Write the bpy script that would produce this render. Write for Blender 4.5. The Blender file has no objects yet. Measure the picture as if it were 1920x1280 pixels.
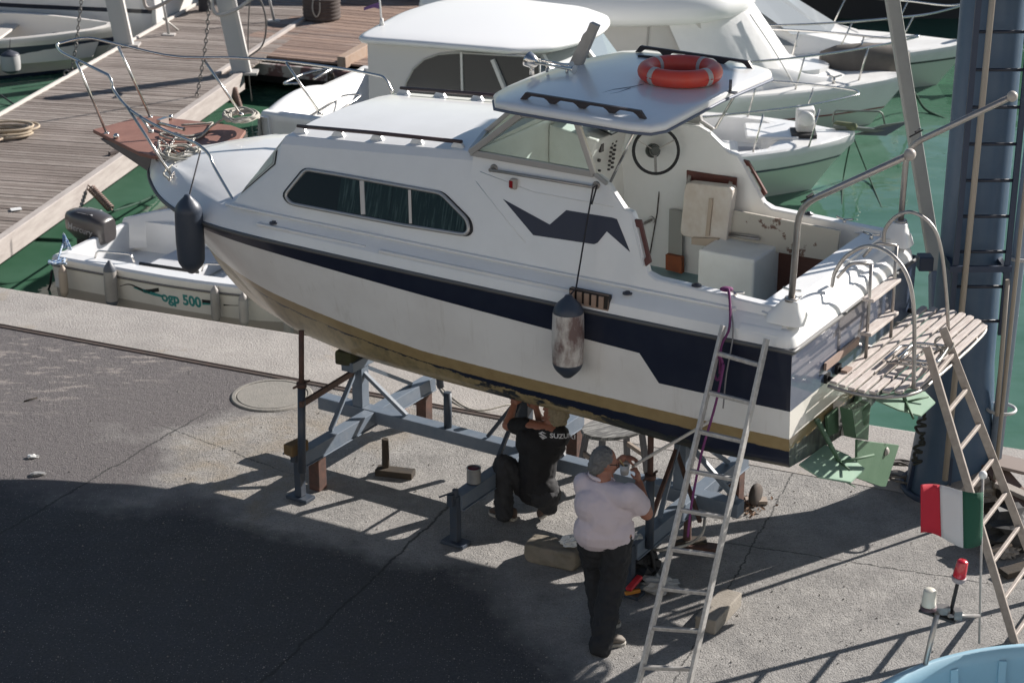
import bpy, bmesh, math, random
from math import sin, cos, pi, radians, atan2, sqrt
from mathutils import Vector as Vec, Matrix, Quaternion
random.seed(7)
S = bpy.context.scene
COL = S.collection
# ---------------------------------------------------------------- camera, world, sun
F, PITCH, H = 3700.0, radians(21.5), 7.5
cd = bpy.data.cameras.new('camera'); cam = bpy.data.objects.new('camera', cd); COL.objects.link(cam)
cam.location = (0, 0, H); cam.rotation_euler = (pi/2-PITCH, 0, 0)
cd.sensor_width = 36; cd.lens = F/1920*36; cd.clip_end = 2000; cd.clip_start = .1
cd.dof.use_dof = True; cd.dof.focus_distance = 15.5; cd.dof.aperture_fstop = 3.5
S.camera = cam
SAZ, SEL = radians(32.9), radians(28)          # direction towards the sun
w = bpy.data.worlds.new('World'); S.world = w; w.use_nodes = True
nt = w.node_tree; sky = nt.nodes.new('ShaderNodeTexSky'); sky.sky_type = 'NISHITA'; sky.sun_disc = False
sky.sun_elevation = SEL; sky.sun_rotation = pi/2-SAZ; sky.dust_density = .3; sky.air_density = 1.0
bg = nt.nodes['Background']; bg.inputs[1].default_value = .05; nt.links.new(sky.outputs[0], bg.inputs[0])
sd = bpy.data.lights.new('sun', 'SUN'); sd.energy = 5.0; sd.angle = radians(.5); sd.color = (1, .94, .88)
sun = bpy.data.objects.new('sun', sd); COL.objects.link(sun)
SDIR = Vec((cos(SAZ)*cos(SEL), sin(SAZ)*cos(SEL), sin(SEL)))
sun.rotation_euler = SDIR.to_track_quat('Z', 'Y').to_euler()
S.view_settings.view_transform = 'Standard'; S.view_settings.look = 'None'; S.view_settings.exposure = .78; S.view_settings.gamma = 1
S.cycles.max_bounces = 6

# ---------------------------------------------------------------- measuring helpers (photo pixel + a real plane -> world point)
fw = Vec((0, cos(PITCH), -sin(PITCH))); up = Vec((0, sin(PITCH), cos(PITCH))); CP = Vec((0, 0, H))
def ray(px, py): return fw + Vec((1, 0, 0))*((px-960)/F) - up*((py-640)/F)
def Z(px, py, z=0.):
    r = ray(px, py); return CP + r*((z-H)/r.z)
def Y(px, py, y):
    r = ray(px, py); return CP + r*(y/r.y)
TH = radians(148.2)
BM = Matrix.Translation((2.599, 13.889, 0)) @ Matrix.Rotation(TH, 4, 'Z')     # boat frame: x bow, y port (near side), z up
BI = BM.inverted()
def Bp(px, py, p0, n):
    o = BI @ CP; d = BI.to_3x3() @ ray(px, py); p0 = Vec(p0); n = Vec(n)
    return o + d*((p0-o).dot(n)/d.dot(n))
def By(px, py, y): return Bp(px, py, (0, y, 0), (0, 1, 0))
def Bx(px, py, x): return Bp(px, py, (x, 0, 0), (1, 0, 0))
def Bz(px, py, z): return Bp(px, py, (0, 0, z), (0, 0, 1))

# ---------------------------------------------------------------- mesh builder
def frame(d):
    d = d.normalized(); a = Vec((0, 0, 1)) if abs(d.z) < .9 else Vec((1, 0, 0))
    u = d.cross(a).normalized(); return u, d.cross(u).normalized()
class MB:
    def __init__(s): s.v = []; s.f = []; s.mi = []; s.sm = []
    def add(s, vs, fs, mi=0, sm=False):
        b = len(s.v); s.v += [Vec(v) for v in vs]
        for f in fs: s.f.append([b+i for i in f]); s.mi.append(mi); s.sm.append(sm)
        return s
    def box(s, c, size, rz=0, rot=None, mi=0):
        m = rot if rot else Matrix.Rotation(rz, 3, 'Z'); c = Vec(c)
        vs = [c + m @ Vec((x*size[0]/2, y*size[1]/2, z*size[2]/2)) for x in (-1, 1) for y in (-1, 1) for z in (-1, 1)]
        return s.add(vs, [(0,1,3,2), (4,6,7,5), (0,4,5,1), (2,3,7,6), (0,2,6,4), (1,5,7,3)], mi)
    def beam(s, a, b, w, h, mi=0):                       # box from a to b, w across (horizontal), h along up
        a = Vec(a); b = Vec(b); d = (b-a).normalized(); z = Vec((0, 0, 1)) if abs(d.z) < .95 else Vec((0, 1, 0))
        u = d.cross(z).normalized(); t = u.cross(d).normalized()
        vs = [p + u*(i*w/2) + t*(j*h/2) for p in (a, b) for i, j in ((-1,-1), (1,-1), (1,1), (-1,1))]
        return s.add(vs, [(0,3,2,1), (4,5,6,7), (0,1,5,4), (1,2,6,5), (2,3,7,6), (3,0,4,7)], mi)
    def tube(s, pts, r, n=8, closed=False, mi=0, caps=True):
        pts = [Vec(p) for p in pts]; k = len(pts); rs = r if isinstance(r, (list, tuple)) else [r]*k
        vs = []; u = None
        for i, p in enumerate(pts):
            if closed: d = pts[(i+1) % k]-pts[i-1]
            else: d = pts[min(i+1, k-1)]-pts[max(i-1, 0)]
            d = d.normalized() if d.length > 1e-9 else Vec((0, 0, 1))
            if u is None: u, _ = frame(d)
            u = (u-d*u.dot(d)); u = u.normalized() if u.length > 1e-6 else frame(d)[0]
            t = d.cross(u)
            vs += [p+(u*cos(2*pi*j/n)+t*sin(2*pi*j/n))*rs[i] for j in range(n)]
        fs = []
        for i in range(k if closed else k-1):
            a = i*n; b = ((i+1) % k)*n
            fs += [(a+j, a+(j+1) % n, b+(j+1) % n, b+j) for j in range(n)]
        s.add(vs, fs, mi, True)
        if caps and not closed:
            s.add(vs[:n], [tuple(range(n))[::-1]], mi); s.add(vs[-n:], [tuple(range(n))], mi)
        return s
    def cyl(s, a, b, r0, r1=None, n=16, mi=0): return s.tube([a, b], [r0, r0 if r1 is None else r1], n, mi=mi)
    def loft(s, rings, closed=False, mi=0, sm=True, cap=False, mif=None):
        n = len(rings[0]); b = [v for r in rings for v in r]; q = n if closed else n-1; base = len(s.v); s.v += [Vec(v) for v in b]
        for i in range(len(rings)-1):
            for j in range(q):
                f = (base+i*n+j, base+i*n+(j+1) % n, base+(i+1)*n+(j+1) % n, base+(i+1)*n+j)
                s.f.append(list(f)); s.mi.append(mif(i, j) if mif else mi); s.sm.append(sm)
        if cap:
            s.add(rings[0], [tuple(range(n))[::-1]], mi); s.add(rings[-1], [tuple(range(n))], mi)
        return s
    def prism(s, poly, off, mi=0):                        # poly: 3-D points, extruded by vector off
        off = Vec(off); a = [Vec(p) for p in poly]; n = len(a); b = [p+off for p in a]
        return s.add(a+b, [tuple(range(n))[::-1], tuple(range(n, 2*n))]+[(i, (i+1) % n, n+(i+1) % n, n+i) for i in range(n)], mi)
    def ell(s, c, r, m=None, nu=12, nv=8, mi=0):
        c = Vec(c); m = m or Matrix.Identity(3); r = Vec(r) if hasattr(r, '__len__') else Vec((r, r, r))
        rings = []
        for i in range(nv+1):
            t = pi*i/nv
            rings.append([c + m @ Vec((r.x*sin(t)*cos(2*pi*j/nu), r.y*sin(t)*sin(2*pi*j/nu), r.z*cos(t))) for j in range(nu)])
        return s.loft(rings, True, mi)
    def caps(s, a, b, r0, r1, n=12, mi=0):
        a = Vec(a); b = Vec(b); d = (b-a).normalized(); pts = []; rs = []
        for k in range(5):
            t = pi/2*k/4; pts.append(a-d*(r0*cos(t))); rs.append(max(r0*sin(t), 1e-4))
        for k in range(5):
            t = pi/2*k/4; pts.append(b+d*(r1*sin(t))); rs.append(max(r1*cos(t), 1e-4))
        return s.tube(pts, rs, n, mi=mi)
    def torus(s, c, R, r, m=None, n=32, k=10, mi=0, a0=0, a1=2*pi, scale=(1, 1)):
        m = m or Matrix.Identity(3); c = Vec(c); full = abs(a1-a0-2*pi) < 1e-6
        pts = [c + m @ Vec((R*cos(a0+(a1-a0)*i/n)*scale[0], R*sin(a0+(a1-a0)*i/n)*scale[1], 0)) for i in range(n if full else n+1)]
        return s.tube(pts, r, k, closed=full, mi=mi)
    def lathe(s, c, prof, n=24, m=None, mi=0, sm=True):            # prof: (radius, height)
        m = m or Matrix.Identity(3); c = Vec(c)
        return s.loft([[c + m @ Vec((r*cos(2*pi*j/n), r*sin(2*pi*j/n), h)) for j in range(n)] for r, h in prof], True, mi, sm)
def curve(pts, n=8):                                     # Catmull-Rom
    P = [Vec(p) for p in pts]; P = [P[0]*2-P[1]]+P+[P[-1]*2-P[-2]]; out = []
    for i in range(1, len(P)-2):
        for k in range(n):
            t = k/n; a, b, c, d = P[i-1:i+3]
            out.append(.5*((2*b)+(c-a)*t+(2*a-5*b+4*c-d)*t*t+(3*b-a-3*c+d)*t**3))
    out.append(P[-2]); return out
def fillet(pts, r=.08, n=5):
    P = [Vec(p) for p in pts]; out = [P[0]]
    for i in range(1, len(P)-1):
        a = P[i]+(P[i-1]-P[i]).normalized()*min(r, (P[i-1]-P[i]).length*.45); c = P[i]+(P[i+1]-P[i]).normalized()*min(r, (P[i+1]-P[i]).length*.45)
        for k in range(n+1):
            t = k/n; out.append(a*(1-t)**2+P[i]*2*t*(1-t)+c*t*t)
    out.append(P[-1]); return out

# ---------------------------------------------------------------- objects
def smooth_sharp(o, deg=32):
    for p in o.data.polygons: p.use_smooth = True
    o.data.set_sharp_from_angle(angle=radians(deg)); return o
def split_loose(o):                                      # every separate piece of a part becomes a part of its own
    me = o.data; n = len(me.vertices); par = list(range(n))
    def find(a):
        while par[a] != a: par[a] = par[par[a]]; a = par[a]
        return a
    for e in me.edges: a, b = find(e.vertices[0]), find(e.vertices[1]); par[a] = b
    roots = {}
    for p in me.polygons: roots.setdefault(find(p.vertices[0]), []).append(p.index)
    if len(roots) < 2: return
    groups = list(roots.values())
    for gi, g_ in enumerate(groups):
        keep = set(g_); bm = bmesh.new(); bm.from_mesh(me); bm.faces.ensure_lookup_table()
        bmesh.ops.delete(bm, geom=[f for f in bm.faces if f.index not in keep], context='FACES'); m2 = bpy.data.meshes.new(me.name); bm.to_mesh(m2); bm.free()
        for mt in me.materials: m2.materials.append(mt)
        if gi == 0: first = m2
        else: c = o.copy(); c.data = m2; COL.objects.link(c); c.parent = o.parent
    o.data = first
def tag(o, label=None, cat=None, group=None, kind=None):
    for k, v in (('label', label), ('category', cat), ('group', group), ('kind', kind)):
        if v: o[k] = v
    return o
def mesh(name, mb, mats, parent=None, bevel=0, sub=0, inv=None, recalc=True):
    vs = [inv @ v for v in mb.v] if inv else mb.v
    me = bpy.data.meshes.new(name); me.from_pydata([tuple(v) for v in vs], [], mb.f)
    mats = mats if isinstance(mats, (list, tuple)) else [mats]
    for m in mats: me.materials.append(m)
    for p, mi, sm in zip(me.polygons, mb.mi, mb.sm): p.material_index = mi; p.use_smooth = sm
    bm = bmesh.new(); bm.from_mesh(me); bmesh.ops.remove_doubles(bm, verts=bm.verts, dist=2e-5)
    if recalc: bmesh.ops.recalc_face_normals(bm, faces=bm.faces)
    bm.to_mesh(me); bm.free()
    o = bpy.data.objects.new(name, me); COL.objects.link(o)
    if parent: o.parent = parent
    if bevel:
        b = o.modifiers.new('bevel', 'BEVEL'); b.width = bevel; b.segments = 2; b.limit_method = 'ANGLE'; b.angle_limit = radians(40)
        b.harden_normals = False
    if sub:
        b = o.modifiers.new('sub', 'SUBSURF'); b.levels = sub; b.render_levels = sub
    return o
class T:                                                 # a thing with parts; parts given in its own frame or (w=True) in world coordinates
    def __init__(s, name, label, cat, loc=(0, 0, 0), rz=0, group=None):
        s.e = bpy.data.objects.new(name, None); COL.objects.link(s.e); s.e.empty_display_size = .2
        s.e.location = loc; s.e.rotation_euler = (0, 0, rz); tag(s.e, label, cat, group)
        s.M = Matrix.Translation(loc) @ Matrix.Rotation(rz, 4, 'Z'); s.I = s.M.inverted()
    def p(s, name, mb, mat, bevel=0, sub=0, w=False, parent=None, label=None):
        o = mesh(name, mb, mat, parent or s.e, bevel, sub, s.I if w else None)
        if label: o['label'] = label
        return o
def solo(name, mb, mat, label, cat, group=None, bevel=0, sub=0, kind=None):
    xs = [v.x for v in mb.v]; ys = [v.y for v in mb.v]; zs = [v.z for v in mb.v]
    c = Vec(((min(xs)+max(xs))/2, (min(ys)+max(ys))/2, min(zs)))
    o = mesh(name, mb, mat, None, bevel, sub, Matrix.Translation(-c)); o.location = c
    return tag(o, label, cat, group, kind)
def copy_tree(o, parent=None):
    c = o.copy(); COL.objects.link(c)
    if parent: c.parent = parent
    for ch in list(o.children): copy_tree(ch, c)
    return c

# ---------------------------------------------------------------- materials
def lk(nt, a, b): nt.links.new(a, b)
def mat(name, c, rough=.5, metal=0, c2=None, sc=6, amt=.5, bump=0, bsc=60, spec=.5, coat=0, stretch=None, thr=(.35, .7), alpha=1, trans=0, detail=6, emis=0):
    m = bpy.data.materials.new(name); m.use_nodes = True; t = m.node_tree; n = t.nodes; b = n['Principled BSDF']
    b.inputs['Base Color'].default_value = (*c, 1); b.inputs['Roughness'].default_value = rough; b.inputs['Metallic'].default_value = metal
    b.inputs['Specular IOR Level'].default_value = spec; b.inputs['Coat Weight'].default_value = coat; b.inputs['Alpha'].default_value = alpha
    b.inputs['Transmission Weight'].default_value = trans
    tc = n.new('ShaderNodeTexCoord'); mp = n.new('ShaderNodeMapping'); lk(t, tc.outputs['Object'], mp.inputs[0])
    if stretch: mp.inputs['Scale'].default_value = stretch
    if c2:
        no = n.new('ShaderNodeTexNoise'); no.inputs['Scale'].default_value = sc; no.inputs['Detail'].default_value = detail; no.inputs['Roughness'].default_value = .65
        lk(t, mp.outputs[0], no.inputs[0]); mr = n.new('ShaderNodeMapRange'); mr.inputs[1].default_value = thr[0]; mr.inputs[2].default_value = thr[1]; mr.inputs[4].default_value = amt
        lk(t, no.outputs[0], mr.inputs[0]); mx = n.new('ShaderNodeMix'); mx.data_type = 'RGBA'
        mx.inputs[6].default_value = (*c, 1); mx.inputs[7].default_value = (*c2, 1); lk(t, mr.outputs[0], mx.inputs[0]); lk(t, mx.outputs[2], b.inputs['Base Color'])
    if bump:
        no = n.new('ShaderNodeTexNoise'); no.inputs['Scale'].default_value = bsc; no.inputs['Detail'].default_value = 4; lk(t, mp.outputs[0], no.inputs[0])
        bu = n.new('ShaderNodeBump'); bu.inputs['Strength'].default_value = bump; bu.inputs['Distance'].default_value = .01; lk(t, no.outputs[0], bu.inputs['Height']); lk(t, bu.outputs[0], b.inputs['Normal'])
    return m
GEL = mat('gelcoat', (.78, .78, .77), .28, c2=(.68, .68, .66), sc=2.2, amt=.5, coat=.3, bump=.03, bsc=8)
GELD = mat('gelcoat_deck', (.74, .74, .72), .5, c2=(.62, .61, .58), sc=3, amt=.5, bump=.08, bsc=200)
INNER = mat('inner_moulding', (.80, .79, .75), .45, c2=(.58, .56, .50), sc=3, amt=.4)
STEEL = mat('stainless_steel', (.62, .60, .57), .22, 1)
STEELD = mat('dull_steel', (.42, .40, .38), .4, .8, c2=(.3, .27, .24), sc=20)
ALU = mat('worn_aluminium', (.52, .51, .49), .45, .3, c2=(.30, .28, .26), sc=30, amt=.8)
ALUF = mat('window_alloy', (.45, .44, .43), .4, .6)
BLACK = mat('black_rubber', (.012, .012, .014), .6)
NAVYP = mat('navy_plastic', (.018, .022, .045), .45)
TEAK = mat('red_teak', (.12, .035, .025), .5, c2=(.07, .02, .015), sc=6, stretch=(1, 12, 12), amt=.8)
TEAKP = mat('pulpit_plywood', (.25, .125, .095), .6, c2=(.17, .08, .06), sc=5, amt=.7, bump=.1, bsc=60)
SLAT = mat('weathered_slats', (.60, .55, .51), .8, c2=(.36, .29, .26), sc=7, stretch=(8, 1, 8), amt=.8, bump=.2, bsc=50)
BOOT = mat('teak_dark', (.09, .035, .025), .55, c2=(.15, .06, .035), sc=9, stretch=(1, 8, 8))
GREEN = mat('antifouling_green', (.065, .13, .075), .6, c2=(.10, .17, .11), sc=5, amt=.6, bump=.1)
CRADLE = mat('cradle_paint', (.12, .155, .20), .5, c2=(.20, .22, .25), sc=9, amt=.5, bump=.1, bsc=40)
CRADLED = mat('jack_paint', (.035, .05, .075), .5, c2=(.06, .06, .06), sc=12)
RUST = mat('rusty_steel', (.12, .06, .045), .8, c2=(.05, .035, .03), sc=14, amt=.9, bump=.2)
ROPEW = mat('grey_rope', (.42, .40, .35), .9, c2=(.22, .20, .17), sc=60, bump=.5, bsc=200)
ROPEB = mat('black_rope', (.03, .03, .035), .9)
ROPEG = mat('green_rope', (.015, .05, .03), .9)
GLASSD = mat('dark_glass', (.02, .025, .028), .05, spec=.6)
WOOD = mat('raw_board', (.35, .29, .24), .8, c2=(.2, .16, .13), sc=8, stretch=(1, 8, 8), bump=.2)
DARKW = mat('dark_block', (.035, .03, .025), .9, c2=(.09, .06, .03), sc=10, bump=.4)
REDP = mat('red_plastic', (.55, .03, .04), .4)
WHITEP = mat('white_plastic', (.72, .72, .70), .5, c2=(.55, .53, .5), sc=10)
def glassmat(name, tint, mixv, ior=1.5):
    m = bpy.data.materials.new(name); m.use_nodes = True; t = m.node_tree; n = t.nodes; o = n['Material Output']
    tr = n.new('ShaderNodeBsdfTransparent'); tr.inputs[0].default_value = (*tint, 1); g = n.new('ShaderNodeBsdfGlossy'); g.inputs['Roughness'].default_value = .03
    fr = n.new('ShaderNodeFresnel'); fr.inputs[0].default_value = ior; mx = n.new('ShaderNodeMixShader'); ma = n.new('ShaderNodeMath'); ma.operation = 'ADD'; ma.inputs[1].default_value = mixv
    lk(t, fr.outputs[0], ma.inputs[0]); lk(t, ma.outputs[0], mx.inputs[0]); lk(t, tr.outputs[0], mx.inputs[1]); lk(t, g.outputs[0], mx.inputs[2]); lk(t, mx.outputs[0], o.inputs[0]); return m
GLASS = glassmat('clear_glass', (.80, .90, .88), .0, 1.3)
GLASST = glassmat('tinted_glass', (.42, .48, .48), .0, 1.28)

class NT:                                                # small node helper
    def __init__(s, name, rough=.5):
        s.m = bpy.data.materials.new(name); s.m.use_nodes = True; s.t = s.m.node_tree; s.n = s.t.nodes; s.b = s.n['Principled BSDF']; s.b.inputs['Roughness'].default_value = rough
        s.tc = s.n.new('ShaderNodeTexCoord'); s.o = s.tc.outputs['Object']
    def xyz(s, v=None):
        q = s.n.new('ShaderNodeSeparateXYZ'); lk(s.t, v or s.o, q.inputs[0]); return q.outputs
    def noise(s, sc, det=5, rough=.6, v=None, scale=None):
        v = v or s.o
        if scale:
            mp = s.n.new('ShaderNodeMapping'); mp.inputs['Scale'].default_value = scale; lk(s.t, v, mp.inputs[0]); v = mp.outputs[0]
        q = s.n.new('ShaderNodeTexNoise'); q.inputs['Scale'].default_value = sc; q.inputs['Detail'].default_value = det; q.inputs['Roughness'].default_value = rough; lk(s.t, v, q.inputs[0]); return q.outputs[0]
    def vor(s, sc, feat='F1'):
        q = s.n.new('ShaderNodeTexVoronoi'); q.inputs['Scale'].default_value = sc; q.feature = feat; lk(s.t, s.o, q.inputs[0]); return q
    def ma(s, op, a, b=None, c=None, clamp=False):
        q = s.n.new('ShaderNodeMath'); q.operation = op; q.use_clamp = clamp
        for i, x in enumerate((a, b, c)):
            if x is None: continue
            if isinstance(x, (int, float)): q.inputs[i].default_value = x
            else: lk(s.t, x, q.inputs[i])
        return q.outputs[0]
    def ramp(s, v, a, b, lo=0, hi=1):
        q = s.n.new('ShaderNodeMapRange'); q.inputs[1].default_value = a; q.inputs[2].default_value = b; q.inputs[3].default_value = lo; q.inputs[4].default_value = hi; lk(s.t, v, q.inputs[0]); return q.outputs[0]
    def mix(s, f, a, b):
        q = s.n.new('ShaderNodeMix'); q.data_type = 'RGBA'
        if isinstance(f, (int, float)): q.inputs[0].default_value = f
        else: lk(s.t, f, q.inputs[0])
        for i, x in ((6, a), (7, b)):
            if isinstance(x, tuple): q.inputs[i].default_value = (*x, 1)
            else: lk(s.t, x, q.inputs[i])
        return q.outputs[2]
    def col(s, c): lk(s.t, c, s.b.inputs['Base Color']); return s
    def bump(s, h, st=.5, dist=.01):
        q = s.n.new('ShaderNodeBump'); q.inputs['Strength'].default_value = st; q.inputs['Distance'].default_value = dist; lk(s.t, h, q.inputs['Height']); lk(s.t, q.outputs[0], s.b.inputs['Normal']); return s

from mathutils.bvhtree import BVHTree
def cast(o, target, M, d, off=.004):                     # lays the vertices of o on the surface of target, along d (world)
    bpy.context.view_layer.update(); dg = bpy.context.evaluated_depsgraph_get(); ev = target.evaluated_get(dg); me = ev.to_mesh()
    R = M.to_3x3().inverted(); dl = (R @ d).normalized(); tree = BVHTree.FromPolygons([v.co.copy() for v in me.vertices], [tuple(p.vertices) for p in me.polygons]); ev.to_mesh_clear()
    for v in o.data.vertices:
        h = tree.ray_cast(v.co-dl*.6, dl)
        if h[0] is not None: v.co = h[0]-dl*off
# ================================================================ THE SETTING
# quay line directions (world): edge of the quay and the rail groove
E0, E1 = Z(0, 537), Z(1720, 808); ed = (E1-E0).normalized()
G0, G1 = Z(0, 612), Z(640, 730); gd = (G1-G0).normalized()
WZ = -1.0
def quay_mat():
    q = NT('quay_asphalt', .85); x, y, z = q.xyz()
    big = q.noise(.55, 5, .6); mid = q.noise(3.2, 7, .7); fine = q.noise(45, 4, .7); v = q.vor(38)
    c = q.mix(q.ramp(mid, .35, .7), (.36, .345, .325), (.205, .198, .19))
    # darker, older asphalt towards the far left, tan dust in between
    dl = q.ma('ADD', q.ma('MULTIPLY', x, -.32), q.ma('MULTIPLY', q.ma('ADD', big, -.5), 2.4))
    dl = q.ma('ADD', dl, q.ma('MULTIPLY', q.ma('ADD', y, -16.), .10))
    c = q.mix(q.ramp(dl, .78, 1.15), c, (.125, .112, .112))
    dust = q.ma('MULTIPLY', q.ramp(q.ma('ABSOLUTE', q.ma('ADD', dl, -.70)), .22, .0), q.ramp(mid, .3, .6)); c = q.mix(q.ma('MULTIPLY', dust, .7), c, (.31, .255, .185))
    # guessed bitumen, coloured near black to deepen the cast shadow on the left
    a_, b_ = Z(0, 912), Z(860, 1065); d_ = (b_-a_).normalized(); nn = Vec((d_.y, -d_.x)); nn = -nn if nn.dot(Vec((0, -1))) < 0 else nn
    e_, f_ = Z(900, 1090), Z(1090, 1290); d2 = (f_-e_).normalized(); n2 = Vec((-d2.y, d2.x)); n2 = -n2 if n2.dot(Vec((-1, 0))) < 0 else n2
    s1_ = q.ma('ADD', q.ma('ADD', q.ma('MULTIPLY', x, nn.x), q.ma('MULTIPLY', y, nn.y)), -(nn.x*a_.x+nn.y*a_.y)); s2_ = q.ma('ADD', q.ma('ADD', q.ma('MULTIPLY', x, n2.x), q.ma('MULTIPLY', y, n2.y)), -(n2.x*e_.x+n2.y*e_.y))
    wv = q.ma('ADD', q.ma('MULTIPLY', q.ma('ADD', big, -.5), .9), q.ma('MULTIPLY', q.ma('ADD', q.noise(6, 6, .75), -.5), .45)); deep_shade = q.ma('MULTIPLY', q.ramp(q.ma('ADD', s1_, wv), -.16, .12), q.ramp(q.ma('ADD', s2_, wv), -.2, .2))
    c = q.mix(q.ma('MULTIPLY', deep_shade, .92), c, q.mix(q.ramp(mid, .35, .65), (.020, .021, .026), (.040, .042, .050)))
    # grit specks, light and dark
    sp = q.vor(55); pick = q.ramp(sp.outputs['Distance'], .28, .18); rnd = q.xyz(sp.outputs['Color'])[0]
    c = q.mix(q.ma('MULTIPLY', q.ma('MULTIPLY', pick, q.ramp(rnd, .72, .78)), .75), c, (.50, .47, .43))
    c = q.mix(q.ma('MULTIPLY', q.ma('MULTIPLY', pick, q.ramp(rnd, .32, .26)), .8), c, (.06, .055, .05))
    c = q.mix(q.ma('MULTIPLY', q.ramp(fine, .45, .7), .55), c, (.13, .125, .12))
    # pale peeling patches near the rail on the left
    pl = q.ma('MULTIPLY', q.ramp(q.noise(2.6, 8, .75, scale=(1.2, 3.5, 1)), .54, .57), q.ramp(q.ma('ADD', q.ma('MULTIPLY', x, -1), q.ma('MULTIPLY', q.ma('ADD', y, -17.6), 1.2)), 3.6, 4.6))
    c = q.mix(q.ma('MULTIPLY', pl, .9), c, (.27, .24, .22))
    st = q.ma('MULTIPLY', q.ramp(q.noise(1.6, 8, .8), .60, .66), q.ramp(q.noise(.5, 3), .45, .6)); c = q.mix(q.ma('MULTIPLY', st, .55), c, (.06, .058, .055))
    pt_ = q.ma('MULTIPLY', q.ramp(q.noise(2.1, 7, .8, scale=(1, 1.4, 1)), .68, .70), 1); c = q.mix(q.ma('MULTIPLY', pt_, .45), c, (.36, .37, .37))
    # joints and cracks
    wob = q.ma('MULTIPLY', q.ma('ADD', q.noise(4, 6, .7), -.5), .26); wob2 = q.ma('MULTIPLY', q.ma('ADD', q.noise(30, 3, .7), -.5), .03)
    for p, r, wd, ymin, ymax in ((Z(1280, 1250), Z(1485, 890), .010, 0, 99), (Z(0, 1000), Z(340, 800), .016, 0, 99), (Z(490, 1280), Z(830, 960), .018, 0, 99), (Z(1435, 1028), Z(1800, 1085), .012, 0, 99), (Z(350, 815), Z(470, 860), .01, 0, 99)):
        d = (r-p).normalized(); n = Vec((-d.y, d.x)); k = -(n.x*p.x+n.y*p.y); L = (r-p).length
        dist = q.ma('ABSOLUTE', q.ma('ADD', q.ma('ADD', q.ma('ADD', q.ma('MULTIPLY', x, n.x), q.ma('MULTIPLY', y, n.y)), k), q.ma('ADD', q.ma('MULTIPLY', wob, .5), wob2)))
        al = q.ma('ADD', q.ma('ADD', q.ma('MULTIPLY', x, d.x), q.ma('MULTIPLY', y, d.y)), -(d.x*p.x+d.y*p.y))
        inside = q.ma('MULTIPLY', q.ramp(al, -.6, -.1), q.ramp(al, L+.6, L+.1))
        c = q.mix(q.ma('MULTIPLY', q.ma('MULTIPLY', q.ramp(dist, wd, wd*.3), inside), .85), c, (.02, .02, .02))
    q.col(c); h = q.ma('ADD', q.ma('MULTIPLY', q.noise(70, 3, .7), .6), q.ma('MULTIPLY', q.noise(14, 5, .7), .8)); h = q.ma('ADD', h, q.ma('MULTIPLY', pick, .35)); q.bump(h, 1.0, .022)
    return q.m
def coping_mat():
    q = NT('quay_concrete', .9); mid = q.noise(2.2, 8, .7); fine = q.noise(30, 5, .7)
    c = q.mix(q.ramp(mid, .35, .7), (.375, .35, .325), (.28, .262, .245)); c = q.mix(q.ma('MULTIPLY', q.ramp(fine, .5, .75), .5), c, (.22, .19, .165))
    c = q.mix(q.ramp(q.noise(1.3, 4), .62, .75, 0, .6), c, (.30, .24, .16))
    q.col(c); q.bump(q.ma('ADD', q.noise(40, 4, .7), q.ma('MULTIPLY', mid, .7)), .8, .014); return q.m
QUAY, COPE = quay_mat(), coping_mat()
far_e = [E0-ed*60, E0+ed*60]; far_g = [G0-gd*60, G0+gd*60]
def strip(a, b, c, d, n=1): return MB().add([a, b, c, d], [(0, 1, 2, 3)])
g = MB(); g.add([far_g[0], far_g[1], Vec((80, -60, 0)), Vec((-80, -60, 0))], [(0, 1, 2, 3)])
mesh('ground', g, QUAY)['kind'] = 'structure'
# worn concrete edge, slightly rounded, down to the water
nrm = Vec((-ed.y, ed.x, 0))
cop = MB(); N = 240; ringsE = []
for i in range(N+1):
    p = far_e[0].lerp(far_e[1], i/N); q_ = far_g[0].lerp(far_g[1], i/N); j = random.uniform(-.012, .012)
    ringsE.append([q_+Vec((0, 0, .004)), p-nrm*.05+Vec((0, 0, .004)), p-nrm*(.015+j)+Vec((0, 0, -.008)), p+nrm*j+Vec((0, 0, -.05)), p+nrm*.01+Vec((0, 0, -3))])
cop.loft(ringsE, sm=False)
mesh('quay_edge', cop, COPE)['kind'] = 'structure'
# rusty rail sunk along the edge strip
rl = MB(); gend = Z(960, 776); gend = G0+gd*((gend-G0).dot(gd)); rl.beam(far_g[0]+Vec((0, 0, -.022)), gend+Vec((0, 0, -.022)), .05, .062); rl.beam(far_g[0]+nrm*.036+Vec((0, 0, .002)), gend+nrm*.036+Vec((0, 0, .002)), .014, .026)
solo('iron_rail', rl, mat('rail_rust', (.045, .035, .03), .8, c2=(.10, .06, .045), sc=14, bump=.3), 'long rusty iron rail sunk in the quay along the concrete edge', 'rail')
# water
def water_mat():
    q = NT('harbour_water', .04); q.b.inputs['IOR'].default_value = 1.33
    x, y, z = q.xyz(); q.col(q.mix(q.ramp(q.noise(.5, 3), .35, .7), (.045, .115, .070), (.085, .165, .120)))
    h = q.ma('ADD', q.ma('MULTIPLY', q.noise(.9, 3, .5, scale=(1, 1.6, 1)), 1.0), q.ma('MULTIPLY', q.noise(4, 3, .5), .10)); q.bump(h, .22, .10); return q.m
wm = MB(); wm.add([(-300, 5, WZ), (300, 5, WZ), (300, 700, WZ), (-300, 700, WZ)], [(0, 1, 2, 3)])
mesh('water', wm, water_mat())['kind'] = 'structure'
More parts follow.
